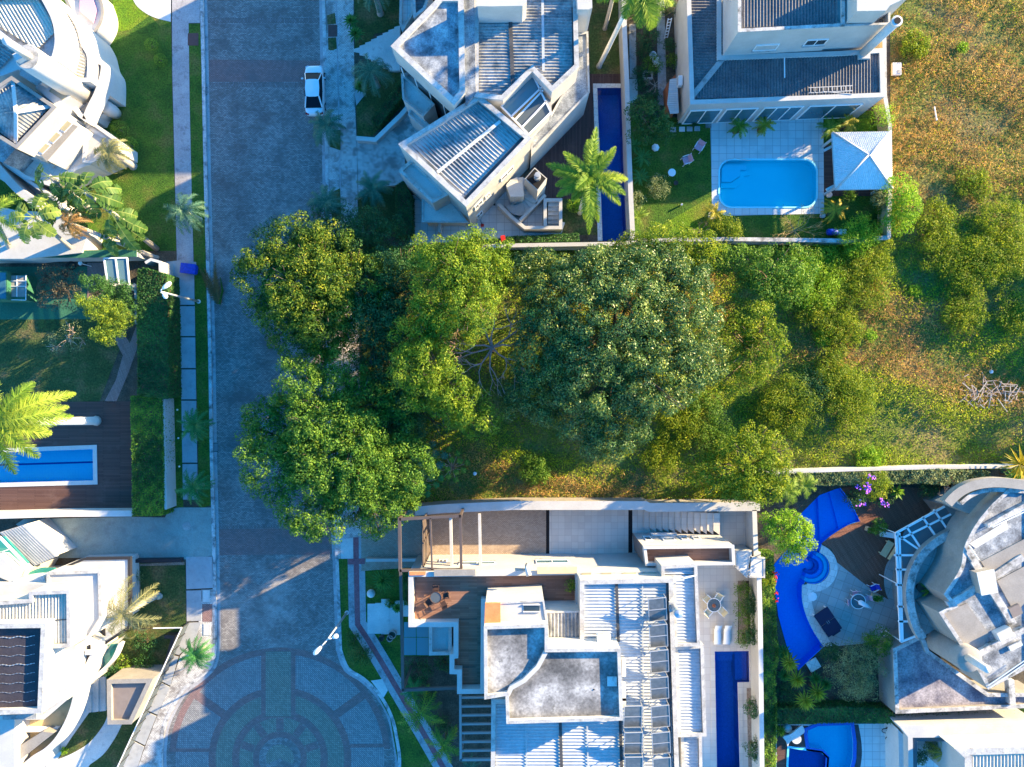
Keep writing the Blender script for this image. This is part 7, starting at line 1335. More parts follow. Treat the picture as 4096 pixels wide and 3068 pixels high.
for (x, y, r_, lm), wh in zip(wild, where):
    s_ = r_*KM*1.06; shrub('wild_bush', (kinds[lm]+' '+wh), 'n', (x, y), .22*s_+.2, s_, lm, .30*s_, group='bushes on the wild plot', dens=52 if r_ > 60 else 80, leaf=(.08, .18), lobes=9)
# wild ground cover: one mass of blades, tinted by where dry or green plants grow
def field():
    n = 520000; P = NR.uniform((w2('n', (1450, 0))[0], w2('n', (0, 2040))[1]), (w2('n', (4500, 0))[0], w2('n', (0, -500))[1]), (n, 2)); P = P[inpoly(P, wp('n', WILD))]
    X = P[:, 0]/KM+2048; Y = 1534-P[:, 1]/KM; n = len(P)
    l1 = lumps(P, 3.0); l2 = lumps(P+37, .9); l3 = lumps(P*1.0-91, 7.0)
    dry = .25+.45*l1+.35*l3
    def blob(cx, cy, rx, ry): return np.exp(-(((X-cx)/rx)**2+((Y-cy)/ry)**2))
    dry += 1.1*blob(3900, 150, 420, 420)+.8*blob(3600, 450, 220, 260)+.7*blob(4000, 520, 260, 200)+.9*blob(3580, 1360, 120, 90)+.8*blob(3480, 1180, 60, 110)+.6*blob(3850, 1290, 150, 40)+.8*blob(2200, 1970, 350, 60)+.5*blob(1900, 1900, 160, 120)+.5*blob(2560, 1900, 140, 60)+.5*blob(3850, 1500, 260, 130)-.9*blob(3250, 1650, 350, 170)-.7*blob(3400, 1000, 300, 120)-.8*blob(3300, 1820, 400, 60)-.5*blob(3950, 1050, 250, 180)-.6*blob(2080, 1820, 100, 60)+.7*blob(3980, 1560, 170, 60)-.4*blob(2760, 1850, 160, 140)+.4*blob(3750, 700, 300, 160)
    dry = np.clip(dry+.12*l2+NR.normal(0, .12, n), 0, 1)
    dens = np.clip(.75+.5*l2+.25*l1, .15, 1)*(1-.75*blob(3950, 1730, 320, 60))*(1-.6*blob(3980, 470, 60, 60))*(1-.6*blob(4020, 620, 70, 50)); keep = NR.rand(n) < dens; P = P[keep]; dry = dry[keep]; l2 = l2[keep]; n = len(P)
    isdry = NR.rand(n) < np.clip((dry-.42)*1.9, 0, .9); hgt = np.clip(.28+.30*l2, .05, 1.0)
    for nm, sel, lm, asp, sz in (('dry_grass', isdry, 'leaf_dry', .13, (.16, .42)), ('green_ground_cover', ~isdry, 'leaf_grass_wild', .42, (.10, .24))):
        q = P[sel]; m = len(q); z = hgt[sel]*NR.uniform(.2, 1, m)+.05; C = np.column_stack([q, z]); N_ = NR.normal(size=(m, 3))*.85+[.35, .18, .8]
        T = np.clip(.42+.28*l2[sel]+.25*(dry[sel]-.4)+NR.normal(0, .17, m), 0, 1); o = leafobj(nm, C, N_, NR.uniform(*sz, m), lm, None, T, asp)
        settag(o, 'dry tan and russet grass over the wild plot' if nm[0] == 'd' else 'green creeping weeds over the wild plot', 'grass', kind='stuff')
field()
# lawn blades would be too fine to see; a few weeds in the beds
t = thing('palm_debris', 'heap of pale dead palm stalks scattered on the wild plot near the right edge', 'debris', tuple(w3('n', (3980, 1570), 0)))
rr = random.Random(5)
for i in range(75):
    x = rr.gauss(3960, 75); y = rr.gauss(1570, 24)-.08*(x-3960); a = rr.uniform(0, 3.14); L_ = rr.uniform(.4, 1.5); p_ = w3('n', (x, y), rr.uniform(.12, .4)); d = Vector((math.cos(a), math.sin(a), rr.uniform(-.15, .15)))*L_/2; MB().bar(p_-d, p_+d, .07, .04).build('stalk', 'bark_pale' if i % 3 else 'trunk', t)
# ================= CAR =================
def car():
    c = Vector((*w2('n', (1256, 359), .7), -.11)); t = thing('parked_car', 'white parked sedan beside the right kerb of the paved street', 'car', tuple(c), None, math.radians(-1.5))
    t.rotation_euler = (0, 0, 0)
    # stations along y (front = +y): y, half width low, half width belt, z bottom, z belt(hood)
    L_ = 4.75
    st = [(2.37, .55, .52, .30, .52), (2.30, .74, .70, .22, .66), (2.05, .86, .80, .2, .78), (1.55, .90, .84, .2, .86), (.95, .91, .85, .2, .94), (.0, .92, .86, .2, .98), (-.9, .92, .86, .2, 1.0), (-1.6, .91, .84, .22, 1.02), (-2.05, .88, .80, .26, 1.0), (-2.30, .78, .70, .34, .92), (-2.38, .62, .56, .42, .72)]
    vs = []; fs = []; n = 10
    for (y, wl_, wb, zb, zt) in st:
        row = [(-wl_*.9, zb), (-wl_, zb+.18), (-wl_, (zb+zt)/2), (-wb, zt-.08), (-wb*.88, zt), (wb*.88, zt), (wb, zt-.08), (wl_, (zb+zt)/2), (wl_, zb+.18), (wl_*.9, zb)]
        vs += [(c.x+x, c.y+y, c.z+z+(.035 if abs(x) < .8 and z == zt else 0)) for x, z in row]
    for i in range(len(st)-1):
        for j in range(n): fs.append((i*n+j, i*n+(j+1) % n, (i+1)*n+(j+1) % n, (i+1)*n+j))
    fs += [tuple(range(n))[::-1], tuple(range((len(st)-1)*n, len(st)*n))]
    b = MB().add(vs, fs).build('body', 'car_paint', t, True); md = b.modifiers.new('s', 'SUBSURF'); md.levels = 1; md.render_levels = 2
    # greenhouse: glass block with roof panel
    lo = [(-.80, 1.52, .93), (.80, 1.52, .93), (.84, -.2, 1.0), (.80, -1.78, 1.06), (-.80, -1.78, 1.06), (-.84, -.2, 1.0)]
    up = [(-.60, .66, 1.40), (.60, .66, 1.40), (.64, -.1, 1.45), (.58, -.84, 1.42), (-.58, -.84, 1.42), (-.64, -.1, 1.45)]
    MB().add([(c.x+x, c.y+y, c.z+z) for x, y, z in lo+up], [(i, (i+1) % 6, 6+(i+1) % 6, 6+i)[::-1] for i in range(6)]+[tuple(range(6, 12))[::-1]]).build('window', 'car_glass', t)
    rf = [(-.61, .68, 1.41), (-.3, .74, 1.425), (.3, .74, 1.425), (.61, .68, 1.41), (.66, -.1, 1.46), (.60, -.82, 1.44), (.3, -.88, 1.43), (-.3, -.88, 1.43), (-.60, -.82, 1.44), (-.66, -.1, 1.46)]
    m = MB(); k = len(rf); m.add([(c.x+x, c.y+y, c.z+z) for x, y, z in rf]+[(c.x+x, c.y+y, c.z+z-.05) for x, y, z in rf]+[(c.x, c.y-.3, c.z+1.50)], [(i, (i+1) % k, 2*k) for i in range(k)]+[(i, k+i, k+(i+1) % k, (i+1) % k) for i in range(k)]); m.build('roof_panel', 'car_paint', t)
    for s in (-1, 1):
        MB().tube([(c.x+s*.78, c.y+1.50, c.z+.95), (c.x+s*.60, c.y+.66, c.z+1.42)], .045, 6).build('pillar', 'car_paint', t); MB().tube([(c.x+s*.78, c.y-1.74, c.z+1.03), (c.x+s*.6, c.y-.84, c.z+1.43)], .07, 6).build('pillar', 'car_paint', t); MB().tube([(c.x+s*.845, c.y-.25, c.z+1.0), (c.x+s*.64, c.y-.28, c.z+1.44)], .03, 6).build('pillar', 'rubber', t)
        MB().box((c.x+s*1.02, c.y+1.0, c.z+.98), (.22, .13, .15), s*-.2).build('wing_mirror', 'car_paint', t, bevel=.03)
        MB().box((c.x+s*.62, c.y+2.16, c.z+.66), (.32, .26, .12), s*-.45).build('headlight', 'clear_light', t, bevel=.03); MB().box((c.x+s*.64, c.y-2.22, c.z+.86), (.34, .2, .14), s*.3).build('tail_light', 'red_light', t, bevel=.03)
        for y in (1.42, -1.42):
            w_ = MB(); 
            for k_, (r0_, r1_) in enumerate(((.33, .33),)):
                pts = [(c.x+s*.72, c.y+y, c.z+.33), (c.x+s*.94, c.y+y, c.z+.33)]; w_.tube(pts, .33, 20)
            tw = w_.build('wheel', 'rubber', t, True); MB().tube([(c.x+s*.93, c.y+y, c.z+.33), (c.x+s*.955, c.y+y, c.z+.33)], .21, 14).build('rim', 'steel', tw)
    MB().tube([(c.x, c.y-.95, c.z+1.46), (c.x-.03, c.y-1.08, c.z+1.56)], .02, 5).build('antenna', 'rubber', t)
    MB().box((c.x-.1, c.y+1.50, c.z+.97), (1.1, .03, .02)).build('wiper', 'rubber', t)
    t.rotation_euler = (0, 0, math.radians(1.2)); return t
car()
# ================= STREET LAMPS =================
def lamp(label, base, top, z, heads):
    b = w3('n', base, 0); t = thing('street_lamp', label, 'street lamp', (b.x, b.y, 0), 'white two headed street lamps'); tp = w3('n', top, z)
    pz = Vector((b.x, b.y, z)); MB().tube([b, b+Vector((0, 0, z*.5)), pz], [.11, .09, .07], 10).build('pole', 'galvanised', t, True); MB().lathe([(.2, 0), (.2, .1), (.12, .14)], (b.x, b.y, 0), 12).build('base', 'concrete_light', t)
    for (hx, hy, hz, ln) in heads:
        e = w3('n', (hx, hy), hz); d = (e-pz); dn = Vector((d.x, d.y, 0)).normalized(); MB().tube([pz-Vector((0, 0, .15)), pz+(e-pz)*.5+Vector((0, 0, .15)), e], .045, 8).build('arm', 'white_paint', t, True)
        hm = MB(); q = []; fs = []; k = 12; prof = [(0, .07, .04), (.12, .11, .08), (.35, .16, .12), (.7, .18, .12), (.95, .13, .09), (1.05, .04, .04)]; s_ = Vector((-dn.y, dn.x, 0))
        for (u, ww, hh) in prof:
            for j in range(k): a = 6.283*j/k; q.append(e+dn*(u*ln)+s_*ww*math.cos(a)*1.15+Vector((0, 0, hh*math.sin(a))))
        for i in range(len(prof)-1):
            for j in range(k): fs.append((i*k+j, i*k+(j+1) % k, (i+1)*k+(j+1) % k, (i+1)*k+j))
        fs += [tuple(range(k))[::-1], tuple(range(5*k, 6*k))]; h = hm.add(q, fs).build('lamp_head', 'white_plastic', t, True); MB().box((e+dn*.5*ln-Vector((0, 0, .14))), (.5*ln, .26, .04), math.atan2(dn.y, dn.x)).build('lens', 'clear_light', h)
    return t
lamp('white street lamp with two heads over the slab path on the left', nat('e', (1318, 342)), nat('e', (1095, 288)), 7.2, ((650, 1155, 7.5, .85), (652, 1174, 7.1, .5)))
lamp('white street lamp with two spread heads at the turning circle', nat('j', (602, 698)), nat('j', (500, 850)), 7.0, ((1285, 2586, 7.4, .9), (1330, 2551, 7.2, .5)))
# ================= FURNITURE =================
def outdoor_chair(name, fabric, frame, arms=True, fold=False):
    t = thing(name, 'x', 'chair', (0, 0, 0)); m = MB(); m.box((0, 0, .43), (.46, .44, .05)); m.build('seat', fabric, t, bevel=.01); m = MB(); m.box((0, -.27, .68), (.46, .05, .48), rot=Matrix.Rotation(.28, 3, 'X')); m.build('backrest', fabric, t, bevel=.01)
    for x in (-.23, .23):
        for y in (-.2, .22): MB().bar((x, y*1.1, 0), (x, y, .42), .04).build('leg', frame, t)
        MB().bar((x, -.2, .4), (x, -.36, .94), .035).build('back_post', frame, t)
        if arms: MB().bar((x*1.1, -.26, .64), (x*1.1, .2, .62), .05, .03).build('armrest', frame, t)
    return t
def place(o, r, p, rz, label, group=None, z=0.03):
    q = w3(r, p, z+.4); o.location = (q.x, q.y, z); o.rotation_euler = (0, 0, rz); o['label'] = label
    if group: o['group'] = group
    return o
c0 = outdoor_chair('garden_chair', 'fabric_pink', 'white_plastic'); c0.scale = (1.45, 1.35, 1.2)
place(c0, 'c', (1316, 978), 2.6, 'pink striped folding chair nearer the tiled patio', 'pink folding chairs on the lawn')
place(copytree(c0), 'c', (1232, 1065), 1.9, 'pink striped folding chair nearer the round white table', 'pink folding chairs on the lawn')
c1 = outdoor_chair('garden_chair', 'fabric_blue', 'white_plastic'); place(c1, 'l', (762, 542), 2.0, 'blue and white striped chair on the edge of the round deck'); c1.scale = (1.2, 1.2, 1.1)
def roundtable(label, r, p, rad, z0, top, leg, h=.73, ring=None, cat='table', solid=True):
    q = w3(r, p, z0+h); t = thing('round_table', label, cat, (q.x, q.y, z0)); MB().lathe([(rad, h-.03), (rad, h), (.02, h)], (q.x, q.y, z0), 28).build('tabletop', top, t)
    if ring:
        m = MB(); pts = circ((q.x, q.y), rad, 28); m.tube([(x, y, z0+h) for x, y in pts+pts[:1]], .035, 6, False); m.build('rim', ring, t)
    for i in range(4): a = .78+i*1.57; MB().bar((q.x+rad*.75*math.cos(a), q.y+rad*.75*math.sin(a), z0), (q.x+rad*.45*math.cos(a), q.y+rad*.45*math.sin(a), z0+h-.03), .04).build('leg', leg, t)
    return t
roundtable('round white plastic table on the shady lawn', 'c', (1140, 1143), .36, .02, 'white_plastic', 'white_plastic', .6)
roundtable('round glass topped rattan table on the wooden terrace', 'j', (1152, 605), .48, 5.22, 'glass_grey', 'rattan', .74, 'rattan')
rc = outdoor_chair('rattan_chair', 'rattan', 'rattan'); g = 'rattan chairs round the terrace table'
for i, (x, y, a, l) in enumerate(((1153, 550, 3.14, 'dark rattan chair above the terrace table'), (1212, 592, 1.7, 'dark rattan chair right of the terrace table'), (1200, 648, .5, 'dark rattan chair at the lower right of the terrace table'), (1108, 637, -.9, 'dark rattan chair at the lower left of the terrace table'))):
    o = rc if i == 0 else copytree(rc); place(o, 'j', (x, y), a, l, g, 5.22); q = w3('j', (x, y), 5.8); o.location = (q.x, q.y, 5.22)
    m = MB(); m.tube([(q.x+.33*math.cos(k*.35+a+3.9), q.y+.33*math.sin(k*.35+a+3.9), 5.22+.72) for k in range(10)], .035, 6)
roundtable('round glass patio table with a small pot, between four cream chairs', 'k', (1328, 652), .62, .05, 'glass_grey', 'white_paint', .74, 'white_paint')
t = thing('table_pot', 'small brown pot on the round glass patio table', 'pot', tuple(w3('k', (1328, 656), .8))); q = w3('k', (1328, 656), .8); MB().lathe([(.06, 0), (.1, .12), (.11, .2), (.08, .2), (.02, .15)], (q.x, q.y, .79), 14).build('pot', 'terracotta', t, True); MB().lathe([(.17, 0), (.17, .02), (.02, .02)], (q.x, q.y, .785), 16).build('saucer', 'terracotta', t)
cc = outdoor_chair('patio_chair', 'fabric_cream', 'white_paint'); cc.scale = (1.25, 1.25, 1.1)
for i, (x, y, a, l) in enumerate(((1283, 612, math.radians(225), 'cream armchair at the upper left of the glass patio table'), (1352, 600, math.radians(150), 'cream armchair at the upper right of the glass patio table'), (1372, 682, math.radians(45), 'cream armchair at the lower right of the glass patio table'), (1290, 688, math.radians(-45), 'cream armchair at the lower left of the glass patio table'))):
    place(cc if i == 0 else copytree(cc), 'k', (x, y), a, l, 'cream armchairs round the glass patio table', .05)
def lounger():
    t = thing('sun_lounger', 'x', 'sun lounger', (0, 0, 0)); pr = [(-.95, .22), (-.5, .30), (0, .30), (.35, .28), (.6, .45), (.98, .72)]; m = MB(); vs = []; fs = []
    pr = curve(pr, 4)
    for y, z in pr: vs += [(-.32, -y, z), (.32, -y, z), (.32, -y, z-.05), (-.32, -y, z-.05)]
    for i in range(len(pr)-1):
        for j in range(4): fs.append((i*4+j, i*4+(j+1) % 4, (i+1)*4+(j+1) % 4, (i+1)*4+j))
    m.add(vs, fs+[(0, 1, 2, 3), tuple(range(len(vs)-4, len(vs)))[::-1]]).build('shell', 'white_plastic', t, True)
    for x in (-.28, .28):
        for y in (-.45, .7): MB().bar((x, y, 0), (x, y, .27), .05).build('leg', 'white_plastic', t)
    return t
lo_ = lounger(); place(lo_, 'k', (1352, 838), math.pi, 'white wavy sun lounger on the left, facing the narrow navy pool', 'white loungers on the cream patio', .05); place(copytree(lo_), 'k', (1412, 838), math.pi-.03, 'white wavy sun lounger on the right, nearest the gravel bed', 'white loungers on the cream patio', .05)
t = thing('wooden_bench', 'pale wooden bench standing askew between round deck and glass pergola', 'bench', tuple(w3('l', (850, 300), 0))); q = w3('l', (850, 303), .45)
for k_ in range(4): MB().box((q.x+(k_-1.5)*.17*math.cos(-.55), q.y+(k_-1.5)*.17*math.sin(-.55), .46), (.14, 1.55, .05), -.55+0).build('slat', 'yellow_wood', t)
for s in (-1, 1): MB().box((q.x+s*.62*math.sin(.55), q.y+s*.62*math.cos(.55), .22), (.6, .1, .44), -.55).build('leg', 'yellow_wood', t)
MB().box((q.x+.42, q.y-.26, .72), (.07, 1.55, .42), -.55).build('backrest', 'yellow_wood', t)
# covered game table
t = thing('covered_table', 'dark blue covered game table on the stone terrace by the curved pool', 'table', tuple(w3('l', (485, 760), 0))); q = w3('l', (485, 758), .8); R = Matrix.Rotation(.6, 3, 'Z')
m = MB(); 
for s in (-1, 1): MB().box((q.x-s*.62*math.sin(.6), q.y+s*.62*math.cos(.6), .74), (1.55, 1.2, .10), .6).build('leaf', 'fabric_dark', t, bevel=.03)
for sx in (-1, 1):
    for sy in (-1, 1): v = R @ Vector((sx*.65, sy*1.05, 0)); MB().box((q.x+v.x, q.y+v.y, .35), (.1, .1, .7), .6).build('leg', 'white_paint', t)
for s in (-1, 1): v = R @ Vector((s*.09, 0, 0)); MB().box((q.x+v.x, q.y+v.y, .81), (.03, .3, .03), .6).build('handle', 'galvanised', t)
v = R @ Vector((.1, -1.3, 0)); MB().box((q.x+v.x, q.y+v.y, .5), (.9, .25, .4), .6).build('drawer', 'fabric_dark', t, bevel=.03)
roundtable('round white rimmed glass table with a folded parasol, on the stone terrace', 'l', (672, 630), .68, .04, 'glass_grey', 'white_paint', .74, 'white_paint')
pc = outdoor_chair('terrace_chair', 'fabric_pink', 'white_paint', False)
for i, (x, y, a, l) in enumerate(((652, 580, math.pi, 'pale pink chair above the terrace table with the parasol'), (618, 632, -1.57, 'pale pink chair left of the terrace table with the parasol'), (722, 610, 1.9, 'pale pink chair right of the terrace table with the parasol'))): place(pc if i == 0 else copytree(pc), 'l', (x, y), a, l, 'pale pink chairs on the stone terrace', .04)
t = thing('folded_parasol', 'folded white parasol lying across the round glass terrace table', 'parasol', tuple(w3('l', (710, 650), .8))); a = w3('l', (672, 628), 1.0); b = w3('l', (752, 672), .82)
MB().tube([a, a.lerp(b, .15), a.lerp(b, .6), b], [.05, .24, .2, .05], 8).build('canopy', 'fabric_white', t, True); MB().tube([a+(a-b)*.3, a], .025, 6).build('pole', 'white_paint', t)
def simple(name, label, cat, r, p, z, fn, group=None):
    q = w3(r, p, z); t = thing(name, label, cat, (q.x, q.y, q.z), group); fn(t, q); return t
simple('stone_seat', 'pale stone slab at the lower tip of the curved pool', 'slab', 'l', (392, 1022), .3, lambda t, q: (MB().box((q.x, q.y, .35), (1.1, 1.0, .12), .55).build('top', 'stone_coping', t, bevel=.02), MB().box((q.x, q.y, .15), (.7, .7, .3), .55).build('base', 'stucco', t)))
def barrel(t, q): MB().tube([(q.x-.5, q.y, .45), (q.x-.4, q.y, .45), (q.x+.4, q.y, .45), (q.x+.5, q.y, .45)], [.2, .3, .3, .2], 16).build('drum', 'blue_plastic', t, True); MB().box((q.x+.9, q.y, .35), (.8, .5, .5)).build('pump', 'white_plastic', t, bevel=.05)
simple('water_tank', 'blue plastic drum with a white pump beside the stone topped wall', 'tank', 'd', (540, 1540), .3, barrel)
def ballf(t, q): MB().lathe([(.02, -.39)]+[(.39*math.cos(a/10), .39*math.sin(a/10)) for a in range(-14, 15)]+[(.02, .39)], (q.x, q.y, .4), 24).build('ball', 'concrete_light', t, True); MB().lathe([(.2, 0), (.2, .05)], (q.x, q.y, .01), 14).build('foot', 'concrete', t)
simple('concrete_ball', 'big grey concrete ball on the lawn beside the cycad', 'ball', 'j', (751, 580), .4, ballf)
for i, (x, y, rr_, mt, l) in enumerate(((885, 832, .38, 'concrete', 'tall grey concrete urn below the white entrance slabs'), (818, 855, .26, 'pot_dark', 'dark low pot left of the tall concrete urn'), (870, 855, .3, 'concrete', 'squat grey bowl in front of the tall concrete urn'))):
    simple('garden_urn', l, 'urn', 'j', (x, y), .5, lambda t, q: (MB().lathe([(rr_*.6, 0), (rr_, .35), (rr_*.95, .8), (rr_*.85, .8), (rr_*.8, .4), (.02, .35)], (q.x, q.y, .02), 18).build('bowl', mt, t, True), MB().lathe([(rr_*.8, 0), (.02, .01)], (q.x, q.y, .62), 18).build('soil', 'soil', t)), 'pots by the white entrance slabs')
for i, (x0, x1, y0, y1) in enumerate(((728, 776, 645, 830), (777, 814, 640, 830), (815, 868, 615, 832), (870, 940, 648, 835), (900, 985, 625, 720))):
    settag(MB().prism(wp('j', [(x0, y0), (x1, y0), (x1, y1), (x0, y1)], .1), 0, .06+.05*i).build('entrance_slab', 'concrete_light'), ('white entrance slab touching the red lined pavement', 'white entrance slab second from the red lined pavement', 'white entrance slab in the middle, the longest one', 'white entrance slab beside the tall concrete urn', 'white entrance slab under the steel frame')[i], 'slab', 'white entrance slabs')
def pot(t, q, rr_=.22, m_='pot_dark'): MB().lathe([(rr_*.7, 0), (rr_, .35), (rr_*.9, .36), (rr_*.85, .3), (.02, .3)], (q.x, q.y, .02), 16).build('bowl', m_, t, True)
simple('flower_pot', 'dark pot on the lawn right of the dull green bush', 'pot', 'c', (1166, 1212), .3, pot)
simple('flower_pot', 'tiny white pot lower down the lawn near the sunny grass', 'pot', 'c', (1203, 1357), .2, lambda t, q: pot(t, q, .1, 'white_plastic')); simple('flower_pot', 'red rimmed white pot beside the golden palm', 'pot', 'd', (478, 1430), .2, lambda t, q: pot(t, q, .26, 'stucco_clean'))
simple('flower_pot', 'white dish shaped pot by the lower pavilion bracket', 'pot', 'd', (522, 1293), .2, lambda t, q: pot(t, q, .28, 'stucco_clean'))
def bagf(m_, s): return lambda t, q: (MB().lathe([(s*.6, 0), (s, s*.35), (s*.8, s*.8), (s*.25, s*1.05), (s*.3, s*1.3)], (q.x, q.y, .03), 7).build('sack', m_, t), MB().tube([(q.x, q.y, s*1.1), (q.x+s*.2, q.y, s*1.3)], .04, 5).build('knot', m_, t))
simple('white_bag', 'white crumpled bag under the leafy garden tree', 'bag', 'c', (1032, 975), .3, bagf('fabric_white', .38)); simple('white_bag', 'white scrap of cloth lying on the grass of the wild plot, right side', 'cloth', 'h', (1603, 806), .2, bagf('fabric_white', .2)); simple('litter_bag', 'small pale bag of litter in the clearing by the star leafed plants', 'bag', 'f', (1490, 1483), .2, bagf('fabric_white', .2))
def cover(t, q):
    m = MB(); m.box((q.x, q.y, .35), (1.35, .85, .55), -.12); m.build('bin', 'blue_plastic', t, bevel=.08); MB().box((q.x-.05, q.y+.02, .66), (1.45, .95, .10), -.12).build('lid', 'blue_plastic', t, bevel=.03)
simple('blue_bin', 'blue covered bin on the left pavement beside the fallen frond', 'bin', 'e', (1258, 127), .4, cover)
simple('concrete_block', 'white concrete slab lying in the brown grass right of the white house', 'slab', 'd', (962, 465), .1, lambda t, q: (MB().box((q.x, q.y, .30), (.85, 1.15, .3)).build('block', 'concrete_light', t, bevel=.03), MB().box((q.x+.2, q.y-.3, .47), (.3, .3, .05)).build('chip', 'concrete', t)))
simple('white_stick', 'thin white pipe lying in the dry grass', 'pipe', 'd', (1222, 755), .3, lambda t, q: (MB().tube([(q.x-.12, q.y+.6, .5), (q.x+.12, q.y-.6, .45)], .06, 8).build('pipe', 'white_plastic', t), MB().tube([(q.x+.1, q.y-.5, .45), (q.x+.13, q.y-.65, .45)], .08, 8).build('collar', 'white_plastic', t)))
simple('red_cloth', 'red cloth on the hedge beside the white wall, below the angular house', 'cloth', 'c', (20, 1578), 1.3, lambda t, q: (MB().box((q.x, q.y, 1.3), (.42, .5, .06), .2).build('cloth', 'plastic_red', t, bevel=.02), MB().box((q.x+.05, q.y-.3, 1.15), (.38, .05, .3), .2).build('fold', 'plastic_red', t)))
t = thing('garden_ladder', 'white ladder leaning on the tall white house in the narrow garden', 'ladder', tuple(w3('c', (1090, 250), 0)))
for (p_, z1_, q_, z2_) in (((1090, 255), .1, (1115, 122), 2.4), ((1110, 250), .1, (1138, 120), 2.4)): MB().bar(w3('c', p_, z1_), w3('c', q_, z2_), .07, .05).build('rail', 'white_paint', t)
for i in range(7): k = .05+i*.15; MB().bar(w3('c', (1090, 255), .1).lerp(w3('c', (1115, 122), 2.4), k), w3('c', (1110, 250), .1).lerp(w3('c', (1138, 120), 2.4), k), .05).build('rung', 'white_paint', t)
t = thing('square_planter', 'square white concrete ring planter in the narrow garden', 'planter', tuple(w3('c', (980, 500), 0))); MB().ring(wp('c', [(948, 470), (1012, 470), (1012, 522), (948, 522)], .3), wp('c', [(957, 479), (1003, 479), (1003, 513), (957, 513)], .3), 0, .35).build('rim', 'stucco', t); MB().sheet(wp('c', [(957, 479), (1003, 479), (1003, 513), (957, 513)], .2), .2).build('soil', 'soil', t)
roundtable('small round metal table in the narrow garden beside the white pots', 'c', (1014, 362), .3, .03, 'galvanised', 'white_paint', .7, 'white_paint')
simple('garden_stand', 'white wooden stand with pots beside the grey garden path', 'stand', 'c', (1030, 400), .5, lambda t, q: (MB().box((q.x, q.y, .5), (.55, .6, .06)).build('top', 'white_paint', t), MB().box((q.x+.1, q.y-.35, .3), (.6, .1, .55)).build('side', 'white_paint', t), MB().box((q.x-.1, q.y+.1, .62), (.18, .18, .18)).build('pot', 'terracotta', t)))
# pool rail and returns
t = thing('pool_rail', 'curved steel handrail at the top edge of the turquoise pool', 'handrail', tuple(w3('c', (1550, 1060), 0)))
MB().tube([w3('c', (1502, 1072), .1), w3('c', (1508, 1056), .5), w3('c', (1560, 1048), .55), w3('c', (1640, 1062), .3), w3('c', (1660, 1064), .05)], .03, 6).build('rail', 'steel', t); MB().tube([w3('c', (1560, 1048), .02), w3('c', (1560, 1048), .55)], .03, 6).build('post', 'steel', t)
# bicycles
def bicycle():
    t = thing('bicycle', 'x', 'bicycle', (0, 0, 0), 'bicycles parked on the pale paving')
    for y in (-.52, .52):
        m = MB(); m.tube([(0, y+.33*math.cos(a*.3142), .34+.33*math.sin(a*.3142)) for a in range(21)], .035, 6, False); w_ = m.build('wheel', 'rubber', t); s = MB()
        for k in range(8): s = s.tube([(0, y, .34), (0, y+.31*math.cos(k*.785), .34+.31*math.sin(k*.785))], .006, 4)
        s.build('spokes', 'steel', w_)
    m = MB(); 
    for a, b in (((0, -.52, .34), (0, -.1, .3)), ((0, -.1, .3), (0, -.2, .82)), ((0, -.2, .75), (0, .32, .82)), ((0, -.1, .3), (0, .35, .75)), ((0, -.52, .34), (0, -.2, .72)), ((0, .52, .34), (0, .32, .88))): m.tube([a, b], .022, 6)
    m.build('frame', 'black_metal', t); MB().box((0, -.22, .88), (.15, .26, .06)).build('saddle', 'rubber', t, bevel=.02); MB().tube([(-.28, .25, .98), (0, .32, .95), (.28, .25, .98)], .02, 6).build('handlebar', 'steel', t); return t
b0 = bicycle()
for i, (x, y, rz, tl, l) in enumerate(((868, 1462, 1.2, 1.0, 'dark bicycle leaning low, topmost of the parked group'), (885, 1515, 1.0, .9, 'dark bicycle in the middle of the parked group'), (920, 1570, .2, .8, 'bicycle with pale frame at the lower end of the parked group'), (900, 1420, 1.7, .7, 'dark bicycle half hidden nearest the long hedge'))):
    o = b0 if i == 0 else copytree(b0); q = w3('l', (x, y), .3); o.location = (q.x, q.y, .04+.10*math.sin(tl)); o.rotation_euler = (0, tl, rz); o['label'] = l
# wavy sculpture and stools by lower pool
def sculpt(t, q):
    P = curve([(205, 1470), (225, 1500), (235, 1530), (250, 1500), (300, 1470), (338, 1440), (325, 1400), (300, 1415), (250, 1455)], 4, True); MB().prism(wp('l', P, .9), .75, .9).build('top', 'concrete_light', t); MB().lathe([(.5, 0), (.25, .4), (.45, .74)], (q.x, q.y, 0), 16).build('pedestal', 'concrete_light', t)
simple('wavy_table', 'pale wavy stone table at the bottom beside the dark blue spa', 'table', 'l', (270, 1460), 0, sculpt)
simple('round_stool', 'round pale stool above the wavy stone table', 'stool', 'l', (234, 1417), .4, lambda t, q: (MB().lathe([(.36, .4), (.38, .47), (.02, .5)], (q.x, q.y, 0), 20).build('seat', 'concrete_light', t, True), MB().lathe([(.3, 0), (.2, .2), (.28, .4)], (q.x, q.y, 0), 20).build('foot', 'concrete_light', t)))
